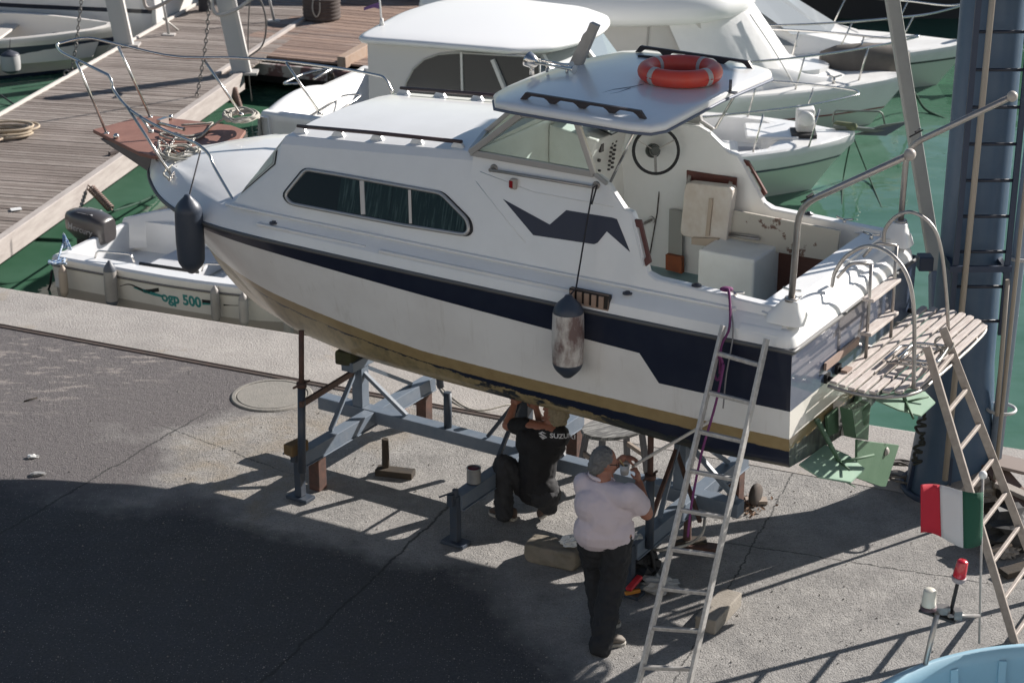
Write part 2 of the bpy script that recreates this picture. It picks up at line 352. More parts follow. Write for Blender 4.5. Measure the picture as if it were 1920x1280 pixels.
# manhole
mc = Z(510, 742); mh = MB(); mh.lathe(mc+Vec((0, 0, .004)), [(.001, .012), (.335, .012), (.34, .004), (.348, .004), (.352, .014), (.385, .012), (.40, .0)], 40, sm=False)
solo('manhole_cover', mh, mat('manhole_concrete', (.21, .20, .18), .9, c2=(.29, .27, .24), sc=8, bump=.5, bsc=60), 'round concrete manhole cover flush with the quay, left of the cradle', 'manhole cover')

# unseen building added behind the viewpoint: its front bounces light on the near sides
bh = T('bounce_building', 'long pale building added unseen behind the viewpoint to bounce light on the quay', 'building', (0, -3.2, 0))
PLA = mat('pale_plaster', (.74, .71, .66), .9, c2=(.66, .63, .58), sc=.5)
bh.p('wall', MB().box((0, -3, 5.2), (60, 6, 10.4)), PLA)
bh.p('roof', MB().prism([(-30.4, .5, 10.4), (-30.4, -3, 12), (-30.4, -6.5, 10.4)], (60.8, 0, 0)), mat('roof_tile', (.30, .12, .08), .8))
for k in range(10):
    for z in (2.2, 5.4, 8.4): wf = bh.p('window', MB().box((-27+6*k, .02, z), (1.3, .06, 1.7)), WHITEP); bh.p('pane', MB().box((-27+6*k, .055, z), (1.1, .02, 1.5)), GLASSD, parent=wf)

# ================================================================ THE CABIN CRUISER ON ITS CRADLE
boat = T('cabin_cruiser', 'white cabin cruiser with navy stripe standing on a blue steel cradle on the quay', 'boat', (2.599, 13.889, 0), TH)
def hull_mat():
    q = NT('hull_paint', .3); x, y, z = q.xyz(); q.b.inputs['Coat Weight'].default_value = .25
    rag = q.ma('MULTIPLY', q.ma('ADD', q.noise(7, 6, .75, scale=(1, .4, 2)), -.5), .10); big = q.noise(2.2, 6, .7, scale=(1, .4, 3))
    white = q.mix(q.ramp(q.noise(1.8, 6, .6), .4, .75), (.79, .78, .755), (.70, .68, .65))
    drip = q.ramp(q.noise(9, 5, .7, scale=(1, 1, .10)), .56, .74, 0, .32); white = q.mix(drip, white, (.42, .38, .31))
    navy = q.mix(q.ramp(q.noise(5, 5), .4, .8), (.011, .016, .034), (.02, .026, .045))
    gold = q.mix(q.ramp(q.noise(6, 6, .7), .4, .7), (.33, .245, .12), (.27, .19, .09))
    dirt = q.mix(q.ramp(big, .42, .60), (.022, .028, .034), (.075, .075, .055))
    gold2 = q.mix(q.ramp(q.noise(10, 6, .7), .45, .7), (.31, .24, .125), (.16, .135, .07))
    # navy lower edge: steps down near the stern, rises to the bow
    zb = q.ma('ADD', q.ramp(x, 1.04, 1.20, 1.885, 2.095), q.ramp(x, 1.2, 6.2, 0, .20))
    zg = q.ma('ADD', 1.665, q.ramp(x, 3.2, 5.6, 0, .13))
    c = q.mix(q.ma('GREATER_THAN', z, zb), white, navy)
    c = q.mix(q.ma('GREATER_THAN', q.ma('ADD', zg, q.ma('MULTIPLY', rag, .12)), z), c, gold)
    z2 = q.ma('ADD', q.ma('ADD', zg, -.10), q.ma('MULTIPLY', rag, .25)); z3 = q.ma('ADD', q.ma('ADD', z2, q.ramp(x, .5, 3.2, -.12, -.012)), q.ma('MULTIPLY', rag, .8))
    under = q.mix(q.ramp(q.ma('ADD', big, q.ramp(x, .3, 3.2, -.22, .16)), .47, .50), dirt, gold2)
    c = q.mix(q.ma('GREATER_THAN', z2, z), c, navy); c = q.mix(q.ma('GREATER_THAN', z3, z), c, under)
    q.col(c); q.bump(q.noise(6, 3), .04); return q.m
HULL = hull_mat()
def transom_mat():
    q = NT('transom_paint', .3); x, y, z = q.xyz(); q.b.inputs['Coat Weight'].default_value = .25
    big = q.noise(4, 6, .7); rag = q.ma('MULTIPLY', q.ma('ADD', q.noise(7, 6, .75), -.5), .12)
    navy = q.mix(q.ramp(big, .4, .7), (.05, .07, .115), (.08, .10, .14)); q.b.inputs['Coat Weight'].default_value = .8; dirt = q.mix(q.ramp(q.noise(5, 6, .75, scale=(1, 3, 1)), .42, .6), (.022, .026, .032), (.11, .12, .10))
    c = q.mix(q.ma('GREATER_THAN', z, 1.885), (.66, .64, .58), navy); c = q.mix(q.ma('GREATER_THAN', 1.665, z), c, (.24, .18, .09))
    c = q.mix(q.ma('GREATER_THAN', q.ma('ADD', 1.575, rag), z), c, dirt); q.col(c); return q.m
ST = [  # x, half breadth at rub rail, chine y, chine z, keel z, side exponent
 (0, 1.20, 1.13, 1.43, 1.30, .55), (.8, 1.225, 1.14, 1.40, 1.22, .55), (1.6, 1.235, 1.13, 1.425, 1.14, .55), (2.4, 1.235, 1.11, 1.425, 1.08, .55), (3.2, 1.23, 1.05, 1.41, 1.03, .6),
 (3.9, 1.215, .93, 1.375, 1.0, .65), (4.5, 1.20, .76, 1.35, .98, .75), (4.95, 1.18, .60, 1.34, 1.0, .85), (5.35, 1.13, .44, 1.40, 1.06, .95), (5.7, 1.03, .30, 1.48, 1.15, 1.0), (6.0, .89, .19, 1.58, 1.30, 1.05),
 (6.25, .73, .11, 1.72, 1.52, 1.05), (6.45, .57, .06, 1.90, 1.79, 1.05), (6.65, .39, .03, 2.06, 2.02, 1.0), (6.82, .21, .015, 2.20, 2.19, 1.0), (6.93, .05, .004, 2.31, 2.305, 1)]
ZR = 2.335
def lerp(a, b, t): return a+(b-a)*t
def stat(x, k):                                          # interpolated station value
    for i in range(len(ST)-1):
        if x <= ST[i+1][0]:
            t = (x-ST[i][0])/(ST[i+1][0]-ST[i][0]); a, b = ST[i][k], ST[i+1][k]
            return a+(b-a)*t
    return ST[-1][k]
def smooth(k):
    P = curve([(s[0], s[k], 0) for s in ST], 6); return P
CS = {k: smooth(k) for k in (1, 2, 3, 4, 5)}
hr = []
for i in range(len(CS[1])):
    x = CS[1][i].x; hb, yc, zc, zk, p = [CS[k][i].y for k in (1, 2, 3, 4, 5)]; hb = max(hb, .004); yc = max(min(yc, hb), .003); half = []
    for j in range(15): t = 1-j/14; half.append((x, yc+(hb-yc)*t**p if t > 0 else yc, zc+(ZR-zc)*t))
    # chine radius, then bottom
    for j in range(1, 7):
        t = j/6; half.append((x, yc*(1-t), zk+(zc-zk)*(1-t)**1.25))
    full = half+[(a, -b, c) for a, b, c in half[-2::-1]]
    hr.append(full)
hm = MB(); hm.loft(hr)
hull = boat.p('hull', hm, HULL)
tm = MB(); r0 = [Vec(v)+Vec((-.001, 0, 0)) for v in hr[0]]; n0 = len(r0)//2
for j in range(n0): tm.add([r0[j], r0[j+1], r0[-2-j], r0[-1-j]], [(0, 1, 2, 3)])
boat.p('transom', tm, transom_mat())
# keel skeg
sk = MB(); sk.prism([(.5, -.03, 1.30), (.5, -.03, .98), (4.6, -.03, .93), (5.2, -.03, 1.04), (4.6, -.03, 1.05)], (0, .06, 0)); boat.p('keel', sk, mat('keel_paint', (.10, .085, .05), .8, c2=(.03, .035, .035), sc=5, bump=.3))
# rub rail
pl = [(0.0, 1.205)]+[(p.x, max(p.y, .004)+.004) for p in CS[1]][1:]
rr = [Vec((x, y, ZR+.012)) for x, y in pl]; rrf = [Vec((-.008, 1.05, ZR+.012)), Vec((-.008, 1.19, ZR+.012))]+rr+[Vec((v.x, -v.y, v.z)) for v in rr[::-1]]+[Vec((-.008, -1.19, ZR+.012)), Vec((-.008, 1.05, ZR+.012))]
rb = MB(); rb.tube(rrf, .017, 6); boat.p('rub_rail', rb, mat('rub_rail_grey', (.10, .10, .10), .5))
# ---- deck moulding: loft over foredeck, cabin trunk, side of the wheelhouse and cockpit coaming (one half, mirrored)
def ys(z): return 1.075-(z-2.52)*.30
def deckring(x):
    hb = stat(x, 1); a = [(hb, ZR+.02), (max(hb-.025, .003), ZR+.10), (max(hb-.06, .003), ZR+.135)]
    zd = 2.49 + .02*min(1, max(0, (x-4.8)/1.5)) - .05*max(0, (x-6.2)/.8)   # deck edge level
    if x >= 5.22:
        i_ = min(hb*.35, .06+.16*min(1, (x-5.1)/.5)); a = [(hb, ZR+.02), (hb-i_*.35, ZR+.075), (hb-i_*.8, ZR+.145)]; hb = hb-i_+.075
        y0 = max(hb-.075, .002); k = .05+.11*max(0, min(1, (6.55-x)/.9))
        pts = [(y0, zd), (y0*.97, zd+.008), (y0*.93, zd+.02), (y0*.88, zd+k*.22), (y0*.72, zd+k*.48), (y0*.42, zd+k*.82), (0, zd+k)]
        return a+pts
    zt = 3.145+(4.7-x)*.072                                # roof edge level
    yD = min(ys(2.53), hb-.09)
    if x > 4.72:                                           # raked front, facetted
        t = (5.22-x)/.5; zf = 2.54+(3.16-2.54)*t
        ye = min(yD, 1.02); zs_ = min(3.12, 2.53+(3.12-2.53)*min(1, t*1.0)+.0)
        return a+[(yD, 2.53), (yD-.005, 2.54), (lerp(.96, .90, t), lerp(2.57, 2.86, t)), (lerp(.90, .80, t), lerp(2.63, 3.09, t)), (lerp(.76, .70, t), lerp(2.67, 3.15, t)), (lerp(.45, .4, t), lerp(2.70, 3.185, t)), (0, lerp(2.71, 3.20, t))]
    return a+[(yD, 2.53), (ys(2.6)+.0, 2.60), (ys(zt-.25), zt-.25), (ys(zt-.06)-.01, zt-.06), (ys(zt)-.05, zt-.004), (.45, zt+.04), (0, zt+.055)]
XS = [6.93, 6.82, 6.65, 6.45, 6.25, 6.0, 5.7, 5.45, 5.22, 4.72, 4.4, 4.0, 3.6, 3.2, 2.88]
dr = []
for x in XS:
    h = [(x, y, z) for y, z in deckring(x)]; fd = max(0, min(1, (6.95-x)/.9))*(x >= 5.2)
    dr.append(h+[(a, -b, c+(.11*fd*min(1, b/.7)*(1 if i < 4 else .6 if i == 4 else .25 if i == 5 else 0))) for i, (a, b, c) in enumerate(h[-2::-1])])
dm = MB(); dm.loft(dr, sm=False); deck_o = smooth_sharp(boat.p('deck_and_cabin', dm, GEL, bevel=.018), 24)
bk = MB(); e = dr[-1]; bk.add([(2.885, v[1], v[2]) for v in e[3:-3]]+[(2.885, -.96, 1.95), (2.885, .96, 1.95)], [tuple(range(len(e)-6+2))[::-1]]); boat.p('bulkhead', bk, INNER)
# ---- wheelhouse side + coaming, from x=2.88 to 0, each side a profile strip with inner wall
PROF = [(2.88, 3.285), (2.3, 3.275), (1.77, 3.265), (1.70, 3.235), (1.52, 3.07), (1.45, 3.055), (1.41, 3.00), (1.245, 2.66), (1.17, 2.625), (.8, 2.615), (.35, 2.60), (.12, 2.60)]
for sgn, nm in ((1, 'side_moulding'), (-1, 'side_moulding')):
    rg = []
    for x, zt in PROF:
        hb = stat(x, 1); yo = ys(zt); th = .055 if x > 1.2 else .085
        ylo = min(ys(2.53), hb-.09)
        rg.append([(x, sgn*yy, zz) for yy, zz in ((hb, ZR+.02), (hb-.025, ZR+.10), (hb-.06, ZR+.135), (ylo, 2.53), (lerp(ylo, yo, .5), lerp(2.53, zt, .5)), (yo+.003, zt-.012), (yo-.01, zt), (yo-th, zt), (yo-th-.01, zt-.012), (ylo-.15, 2.4), (ylo-.15, 1.94))])
    m_ = MB(); m_.loft(rg, sm=False, cap=True); smooth_sharp(boat.p(nm, m_, GEL), 24)
# stern deck / transom coaming with inner wall, and cockpit sole
def TR(y, c): return y
ts = MB()
path = []
hbx = stat(.3, 1)
for sgn in (1, -1):
    P = [(.42, sgn*stat(.42, 1)), (.25, sgn*1.207), (.10, sgn*1.20)]+[(.10-.10*sin(a), sgn*(1.10+.10*cos(a))) for a in [pi/2*k/6 for k in range(1, 7)]]+[(0, sgn*.95), (0, sgn*.5)]
    path += P if sgn > 0 else [(0, 0)]+P[::-1]
rg = []
for i, (x, y) in enumerate(path):
    a = Vec((*path[max(i-1, 0)], 0)); b = Vec((*path[min(i+1, len(path)-1)], 0)); d = (b-a).normalized(); n = Vec((-d.y, d.x, 0))
    if n.dot(Vec((.8-x, -y, 0))) < 0: n = -n
    rg.append([Vec((x, y, 0))+n*o+Vec((0, 0, z)) for o, z in ((0, ZR+.02), (.012, ZR+.07), (.025, ZR+.10), (.045, ZR+.13), (.06, ZR+.138), (.085, ZR+.142), (.105, ZR+.17), (.125, ZR+.19), (.15, ZR+.20), (.30, ZR+.225))])
ts.loft(rg)
top_ = [(.30, 1.06, 2.565), (.15, .98, 2.563), (.15, -.98, 2.563), (.30, -1.06, 2.565)]
ts.prism([(.37, -.97, 1.94), (.37, -.97, 2.56), (.35, -.97, 2.578), (.20, -.97, 2.568), (.20, -.97, 1.94)], (0, 1.94, 0))
smooth_sharp(boat.p('stern_deck', ts, GEL), 40)
for sgn in (1, -1):                                       # moulded horn under each stern post
    m_ = MB(); rg = []; sq = lambda v: (abs(v)**.55)*(1 if v > 0 else -1)
    for k, (r, h, dx) in enumerate(((.155, 2.50, .035), (.135, 2.555, .03), (.10, 2.60, .02), (.075, 2.64, .008), (.064, 2.665, 0), (.058, 2.672, 0))): rg.append([(.10+dx+r*sq(cos(a)), sgn*(1.03-dx*.6)+r*sq(sin(a))*.72, h) for a in [2*pi*j/24 for j in range(24)]])
    m_.loft(rg, True); m_.add(rg[-1], [tuple(range(24))]); boat.p('post_base', m_, GEL)
fl = MB(); fl.add([(2.9, -.97, 1.95), (2.9, .97, 1.95), (.38, .97, 1.95), (.38, -.97, 1.95)], [(0, 1, 2, 3)]); boat.p('cockpit_sole', fl, mat('sole_blue', (.22, .34, .36), .7, c2=(.3, .36, .36), sc=5))
# ---- hard top
def roof_outline(k=1.0, n=10):
    P = [(1.20, 0), (1.20, .90), (1.26, 1.01), (1.40, 1.06), (2.42, 1.05), (2.60, .98), (2.84, .62), (2.93, .3), (2.95, 0)]
    return [(x, y) for x, y in P]
ho = roof_outline(); full = [(x, y) for x, y in ho]+[(x, -y) for x, y in ho[-2:0:-1]]
def roofz(x, y): return 3.80-.030*(y/1.05)**2-(max(0, x-2.35)/.6)**2*.13-max(0, 1.5-x)*.05
cx = 2.0
def rring(s, dz): return [(cx+(x-cx)*s, y*s, roofz(cx+(x-cx)*s, y*s)+dz) for x, y in full]
rm = MB(); rings = [rring(.94, -.075), rring(.985, -.07), rring(1.0, -.055), rring(1.002, -.02), rring(.985, -.004), rring(.95, .0), rring(.8, 0), rring(.6, 0), rring(.35, 0), rring(.1, 0)]
rm.loft(rings, True, sm=True); nn = len(full); rm.add(rings[0], [tuple(range(nn))]); rm.add(rings[-1], [tuple(range(nn))])
boat.p('hard_top', rm, GEL)
tr = MB(); tr.tube([(x, y, roofz(x, y)-.062) for x, y in [(cx+(a-cx)*1.004, b*1.004) for a, b in full]], .012, 5, closed=True); boat.p('roof_edge_trim', tr, mat('grey_blue_trim', (.10, .12, .17), .5))
# roof grab rails with four humps
for sgn in (1, -1):
    m_ = MB(); xa, xb = 1.36, 2.42; n = 4; top = []; bot = []
    zf = lambda x: roofz(x, .90)
    prof = []
    L = (xb-xa)/n
    poly = [(xa, 0), (xa+.045, .055)]+[(xb-.045, .055), (xb, 0)]
    under = [(xb-.05, 0)]
    for i in range(n):
        x1 = xb-.05-i*(xb-xa-.10+.045)/n; x0 = x1-(xb-xa-.10+.045)/n+.045
        for k in range(1, 8): t = k/8; under.append((x1+(x0-x1)*t, .034*min(1, sin(pi*t)*1.7)))
        under.append((x0, 0)); 
        if i < n-1: under.append((x0-.045, 0))
    P = [Vec((x, sgn*.885, zf(x)+h+.001)) for x, h in poly+under]
    m_.prism(P, (0, sgn*.03, 0)); o = boat.p('roof_grab_rail', m_, mat('dark_teak', (.022, .018, .022), .5, c2=(.05, .03, .03), sc=12))
# ---- wheelhouse glazing: frames as bars, panes as glass
GY = .885
wb = [(2.88, GY, 3.29), (1.80, GY-.01, 3.285)]; wt = [(2.42, GY+.01, 3.655), (1.94, GY+.01, 3.665)]
fr = MB()
for s in (1, -1):
    A, B_, C_, D = [Vec((p[0], s*p[1], p[2])) for p in (wb[0], wb[1], wt[0], wt[1])]
    fr.beam(A, B_, .035, .05); fr.beam(C_, D, .03, .035); fr.beam(A, C_, .05, .05); fr.beam(B_, D, .035, .045)
    fr.beam(B_+Vec((-.01, 0, 0)), Vec((1.68, s*.885, 3.23)), .03, .03)
fr.beam((2.88, .885, 3.30), (3.02, .45, 3.33), .04, .04); fr.beam((3.02, .45, 3.33), (3.02, -.45, 3.33), .04, .04); fr.beam((3.02, -.45, 3.33), (2.88, -.885, 3.30), .04, .04)
fr.beam((3.02, .45, 3.33), (2.62, .42, 3.68), .04, .04); fr.beam((3.02, -.45, 3.33), (2.62, -.42, 3.68), .04, .04); fr.beam((2.42, .895, 3.655), (2.62, .42, 3.69), .03, .03); fr.beam((2.42, -.895, 3.655), (2.62, -.42, 3.69), .03, .03); fr.beam((2.62, -.42, 3.69), (2.62, .42, 3.69), .03, .03)
boat.p('window_frame', fr, ALUF, bevel=.005)
for s in (1, -1):
    gl = MB(); gl.add([(2.86, s*GY, 3.30), (1.81, s*GY, 3.30), (1.94, s*GY, 3.65), (2.43, s*GY, 3.645)], [(0, 1, 2, 3)]); boat.p('side_windscreen', gl, GLASS)
    gl = MB(); gl.add([(2.88, s*.875, 3.31), (3.01, s*.45, 3.33), (2.62, s*.42, 3.68), (2.43, s*.88, 3.65)], [(0, 1, 2, 3)]); boat.p('windscreen', gl, GLASS)
gl = MB(); gl.add([(3.02, .45, 3.33), (3.02, -.45, 3.33), (2.62, -.42, 3.69), (2.62, .42, 3.69)], [(0, 1, 2, 3)]); boat.p('windscreen', gl, GLASS)
# coaming deck in front of the sill (closes the trunk roof against the wheelhouse)
sl = MB(); sl.prism([(2.87, .86, 3.27), (3.02, .45, 3.30), (3.02, -.45, 3.30), (2.87, -.86, 3.27)], (0, 0, .02)); boat.p('windscreen_sill', sl, GEL)
boat.p('cabin_door_edge', MB().prism([Bx(1053, 222, 2.84), Bx(1064, 223, 2.84), Bx(1064, 306, 2.84), Bx(1053, 304, 2.84)], (.02, 0, 0)), mat('door_edge_dark', (.03, .07, .065), .5))
st_ = MB()
for s in (1, -1): st_.tube([(1.66, s*.87, 3.245), (1.43, s*.92, 3.70)], .011, 8)
boat.p('roof_strut', st_, STEEL)
# ---- side windows in the cabin (three panes, curtains), on the sloping side plane
n_side = Vec((0, .958, .287))
def sp(px, py, s=1, off=0):
    v = Bp(px, py, (0, ys(2.52), 2.52), n_side); v = v+n_side*off; return Vec((v.x, v.y*s, v.z))
def on_side(x, z, off=0): return Vec((x, ys(z), z))+n_side*off
WP = [(533, 366), (573, 317), (640, 328), (830, 362), (880, 412), (884, 432), (876, 441), (760, 423), (545, 382)]
W3 = [sp(a, b) for a, b in WP]
def rounded(pts, r=.03, n=3):
    k = len(pts); out = []
    for i in range(k):
        P = pts[i]; A = pts[i-1]; C = pts[(i+1) % k]; a = P+(A-P).normalized()*min(r, (A-P).length*.4); c = P+(C-P).normalized()*min(r, (C-P).length*.4)
        for j in range(n+1): t = j/n; out.append(a*(1-t)**2+P*2*t*(1-t)+c*t*t)
    return out
WR = rounded(W3, .045)
cen = sum(WR, Vec())/len(WR)
CURT = mat('green_grey_curtain', (.045, .085, .08), .9, c2=(.30, .38, .36), sc=9, stretch=(6, 1, .3), amt=.8, thr=(.5, .66))
for s in (1, -1):
    fl_ = lambda v, o: Vec(((v+n_side*o).x, s*(v+n_side*o).y, (v+n_side*o).z))
    gm = MB(); gm.tube([fl_(cen+(v-cen)*1.012, .006) for v in WR], .012, 5, closed=True); par = boat.p('cabin_window', gm, BLACK)
    fm = MB(); fm.tube([fl_(cen+(v-cen)*.985, .014) for v in WR], .016, 6, closed=True)
    for a, b, wd in (((681, 335), (684, 405), .04), ((770, 352), (772, 422), .022)):
        A, C = sp(*a), sp(*b); d = (C-A); fm.beam(fl_(A+d*.06, .018), fl_(C-d*.04, .018), wd, .02)
    boat.p('frame', fm, ALUF, parent=par)
    pm = MB(); pm.add([fl_(v, .004) for v in WR], [tuple(range(len(WR)))]); boat.p('backing', pm, mat('cabin_dark', (.012, .015, .017), .8), parent=par)
    cm = MB(); rg = []
    for i in range(90):
        x = W3[0].x-.14-i/89*(W3[0].x-.14-W3[4].x-.03); zt_ = 2.93-.0*(x); 
        # keep the cloth inside the pane outline
        top = lerp(W3[2].z, W3[3].z, (W3[2].x-x)/(W3[2].x-W3[3].x))-.02
        if x < W3[3].x: top = lerp(W3[3].z, W3[4].z, (W3[3].x-x)/(W3[3].x-W3[4].x))-.02
        if x > W3[1].x: top = lerp(W3[1].z, W3[0].z, (x-W3[1].x)/(W3[0].x-W3[1].x))-.02
        bot = lerp(W3[8].z, W3[7].z, (W3[8].x-x)/(W3[8].x-W3[7].x))+.02
        o_ = .009+.004*sin(i*1.35)+.002*sin(i*3.1)
        if .30 < (W3[0].x-x)/(W3[0].x-W3[4].x) : rg.append([fl_(on_side(x, bot), o_), fl_(on_side(x, (top+bot)/2), o_+.002*sin(i)), fl_(on_side(x, top), o_)])
    cm.loft(rg); boat.p('curtain', cm, CURT, parent=par)
    qm = MB(); qm.add([fl_(v, .018) for v in WR], [tuple(range(len(WR)))]); boat.p('pane', qm, GLASST, parent=par)
    # corner window at the front of the cabin, on the raked facet
    c0, c1, c2_, c3 = [Vec((v[0], s*v[1], v[2])) for v in ((5.06, .925, 2.66), (4.80, .865, 2.86), (4.80, .74, 3.07), (5.06, .82, 2.74))]
# narrow pane in the corner facet, laid on the moulding itself
for s in (1, -1):
    a0, a1 = Vec((5.22, s*.96, 2.57)), Vec((5.22, s*.88, 2.63)); b0, b1 = Vec((4.72, s*.90, 2.86)), Vec((4.72, s*.79, 3.10))
    pf = lambda u, v: (a0*(1-u)+b0*u)*(1-v)+(a1*(1-u)+b1*u)*v
    nn_ = Vec((.45, s*.75, .45)).normalized()
    def patch(u0, u1, v0, v1, nu, nv, m):
        vs = [pf(lerp(u0, u1, i/nu), lerp(v0, v1, j/nv)) for i in range(nu+1) for j in range(nv+1)]
        return m.add(vs, [(i*(nv+1)+j, (i+1)*(nv+1)+j, (i+1)*(nv+1)+j+1, i*(nv+1)+j+1) for i in range(nu) for j in range(nv)])
    par = boat.p('corner_window', patch(.10, 1.0, .10, .96, 10, 4, MB()), BLACK); cast(par, deck_o, BM, -(BM.to_3x3() @ nn_), .003)
    o = boat.p('frame', patch(.14, .97, .14, .92, 10, 4, MB()), ALUF, parent=par); cast(o, deck_o, BM, -(BM.to_3x3() @ nn_), .006)
    o = boat.p('pane', patch(.20, .93, .22, .84, 10, 4, MB()), mat('pale_corner_pane', (.33, .36, .34), .1, c2=(.62, .63, .58), sc=9, coat=1), parent=par); cast(o, deck_o, BM, -(BM.to_3x3() @ nn_), .009)
# ---- cabin grab rails (teak handrail on blocks)
for s in (1, -1):
    m_ = MB(); hb_ = MB()
    A = Vec((4.67, s*.74, 3.205)); B_ = Vec((3.06, s*.74, 3.31)); m_.tube([A, A.lerp(B_, .5)+Vec((0, 0, .006)), B_], .017, 8); par = boat.p('cabin_grab_rail', m_, mat('brown_handrail', (.05, .03, .032), .45))
    for k in range(5):
        P = A.lerp(B_, .02+.24*k); hb_.prism([P+Vec((-.07, -.014, -.055)), P+Vec((.07, -.014, -.055)), P+Vec((.035, -.014, -.008)), P+Vec((-.035, -.014, -.008))], (0, .028, 0))
    boat.p('rail_block', hb_, GEL, parent=par)
# ---- decal on both sides (navy zig-zag)
DP = [(943, 373), (1031, 421), (1062, 394), (1148, 408), (1157, 411), (1182, 473), (1138, 434), (1121, 455), (1114, 458), (1000, 441)]
for s in (1, -1):
    P = [sp(a, b, s, .002) for a, b in DP]; boat.p('zigzag_stripe', MB().add(P, [tuple(range(len(P)))]), NAVYP)
# body crease lines on the side (moulded)
m_ = MB()
for s in (1, -1): m_.tube([sp(900, 322, s), sp(1000, 360, s), sp(1150, 388, s)], .004, 4); m_.tube([sp(892, 340, s), sp(935, 395, s), sp(985, 455, s)], .004, 4)
boat.p('moulded_line', m_, GEL)
# ledge along the side deck
m_ = MB()
for s in (1, -1):
    m_.tube([(x, s*(min(ys(2.53), stat(x, 1)-.09)+.012), 2.535) for x in (.5, 1.2, 2, 3, 4, 4.8, 5.2)], .014, 6)
    for xc, ln in ((4.25, 1.1), (2.6, 1.9)): m_.box((xc, s*(stat(xc, 1)-.058), ZR+.122), (ln, .05, .022))
boat.p('side_ledge', m_, GEL, bevel=.004)
# steel side grab bar, nav light, vent, deck fittings
m_ = MB()
for s in (1, -1):
    a, b = sp(926, 316, s), sp(1118, 348, s); o = Vec((0, s*.05, .0)); m_.tube([a+o, b+o], .012, 8)
    for q_ in (a, b): m_.cyl(q_-o*.1, q_+o*1.1, .016, .016, 10); m_.cyl(q_-o*.05, q_+o*.2, .034, .028, 14)
boat.p('side_grab_bar', m_, STEELD)
for s, c in ((1, (.25, .01, .015)), (-1, (.01, .15, .05))):
    m_ = MB(); P = sp(965, 345, s, .015); m_.box(P, (.055, .04, .085)); par = boat.p('navigation_light', m_, mat('light_body', (.38, .35, .32), .5), bevel=.012)
    m_ = MB(); m_.box(P+Vec((.012, s*.014, 0)), (.03, .022, .055)); boat.p('lens', m_, mat('lens%d' % s, c, .2), parent=par)
for s in (1, -1):
    P = [Vec((v.x, s*v.y, v.z)) for v in (By(1078, 524, 1.165), By(1145, 536, 1.165), By(1145, 559, 1.165), By(1078, 547, 1.165))]
    c = sum(P, Vec())/4; dx = (P[1]-P[0])
    # built upright in the bulwark face
    fx0, fx1 = 1.78, 1.48; yv = stat(1.6, 1)-.018; m_ = MB()
    m_.box((1.63, s*(yv-.015), ZR+.10), (.34, .045, .115)); par = boat.p('engine_vent', m_, mat('vent_dark', (.02, .015, .013), .6), bevel=.003)
    m_ = MB()
    for k in range(5):
        x = 1.505+.062*k; m_.prism([(x, s*(yv+.004), ZR+.052), (x+.038, s*(yv+.004), ZR+.052), (x+.03, s*(yv+.016), ZR+.148), (x-.008, s*(yv+.016), ZR+.148)], (0, s*.012, 0))
    m_.tube([(1.465, s*(yv+.01), ZR+.046), (1.795, s*(yv+.01), ZR+.046), (1.795, s*(yv-.0), ZR+.155), (1.465, s*(yv), ZR+.155)], .006, 4, closed=True)
    boat.p('louvre', m_, mat('louvre_tan', (.36, .25, .19), .5), parent=par)
m_ = MB()
for s in (1, -1):
    for x, y, z in ((4.66, stat(4.66, 1)-.075, 2.475), (1.36, 1.125, 2.50), (.86, 1.0, 2.62)):
        m_.lathe((x, s*y, z), [(.001, .02), (.018, .02), (.018, .01), (.036, .01), (.038, .0)], 16)
boat.p('deck_filler_cap', m_, mat('cap_grey', (.09, .09, .10), .4, .5))
# teak fairlead handles on the wheelhouse edge
for s in (1, -1):
    a = Vec((1.42, s*(ys(3.02)-.02), 3.01)); b = Vec((1.265, s*(ys(2.69)-.02), 2.70)); d = (b-a).normalized(); n = Vec((-.85*1, 0, -.35)); n = (n-d*n.dot(d)).normalized()
    P = [a, a+d*.02-n*.0+n*.045, b-d*.02+n*.045, b, b-d*.055, b-d*.07+n*.02, a+d*.07+n*.02, a+d*.055]
    boat.p('side_handle', MB().prism(P, (0, s*.03, 0)), TEAK, bevel=.004)
    boat.p('handle_backing', MB().beam(a-n*.012, b-n*.012, .05, .02), GEL, bevel=.005)
# ---- bow platform, pulpit rails
PZ = 2.545
pp = [(7.66, .02), (7.64, .20), (7.40, .27), (6.9, .30), (6.45, .42), (6.05, .44)]
pp = pp[1:]; fullp = [(x, y, PZ) for x, y in pp]+[(x, -y, PZ) for x, y in pp[::-1]]
fullp = [(x, y, PZ) for x, y in ((7.74, -.06), (6.84, .30), (6.66, .31), (6.38, .05), (6.34, -.50), (6.50, -.80), (6.74, -.87), (7.56, -.74), (7.68, -.66))]
boat.p('bow_platform', MB().prism(fullp, (0, 0, -.035)), TEAKP, bevel=.006)
boat.p('platform_bracket', MB().prism([(7.55, -.05, PZ-.036), (7.5, -.05, PZ-.06), (6.9, -.05, 2.25), (6.7, -.05, 2.40), (6.7, -.05, PZ-.036)], (0, .10, 0)), mat('bracket_grey', (.16, .15, .15), .5, .3))
rz_ = 3.30
def rail(s):
    return [Vec((6.88, s*.02, 2.56))]
pr_ = MB()
top = [(8.03, .0, 3.28), (8.0, .10, 3.285), (7.90, .19, 3.29), (7.3, .31, 3.27), (7.02, .37, 3.24), (6.92, .39, 3.13), (6.6, .47, 3.02), (6.1, .56, 2.93), (5.86, .62, 2.90)]
def sm(P, s): return [Vec((x, s*y, z)) for x, y, z in P]
near = [By(108, 92, 0)]
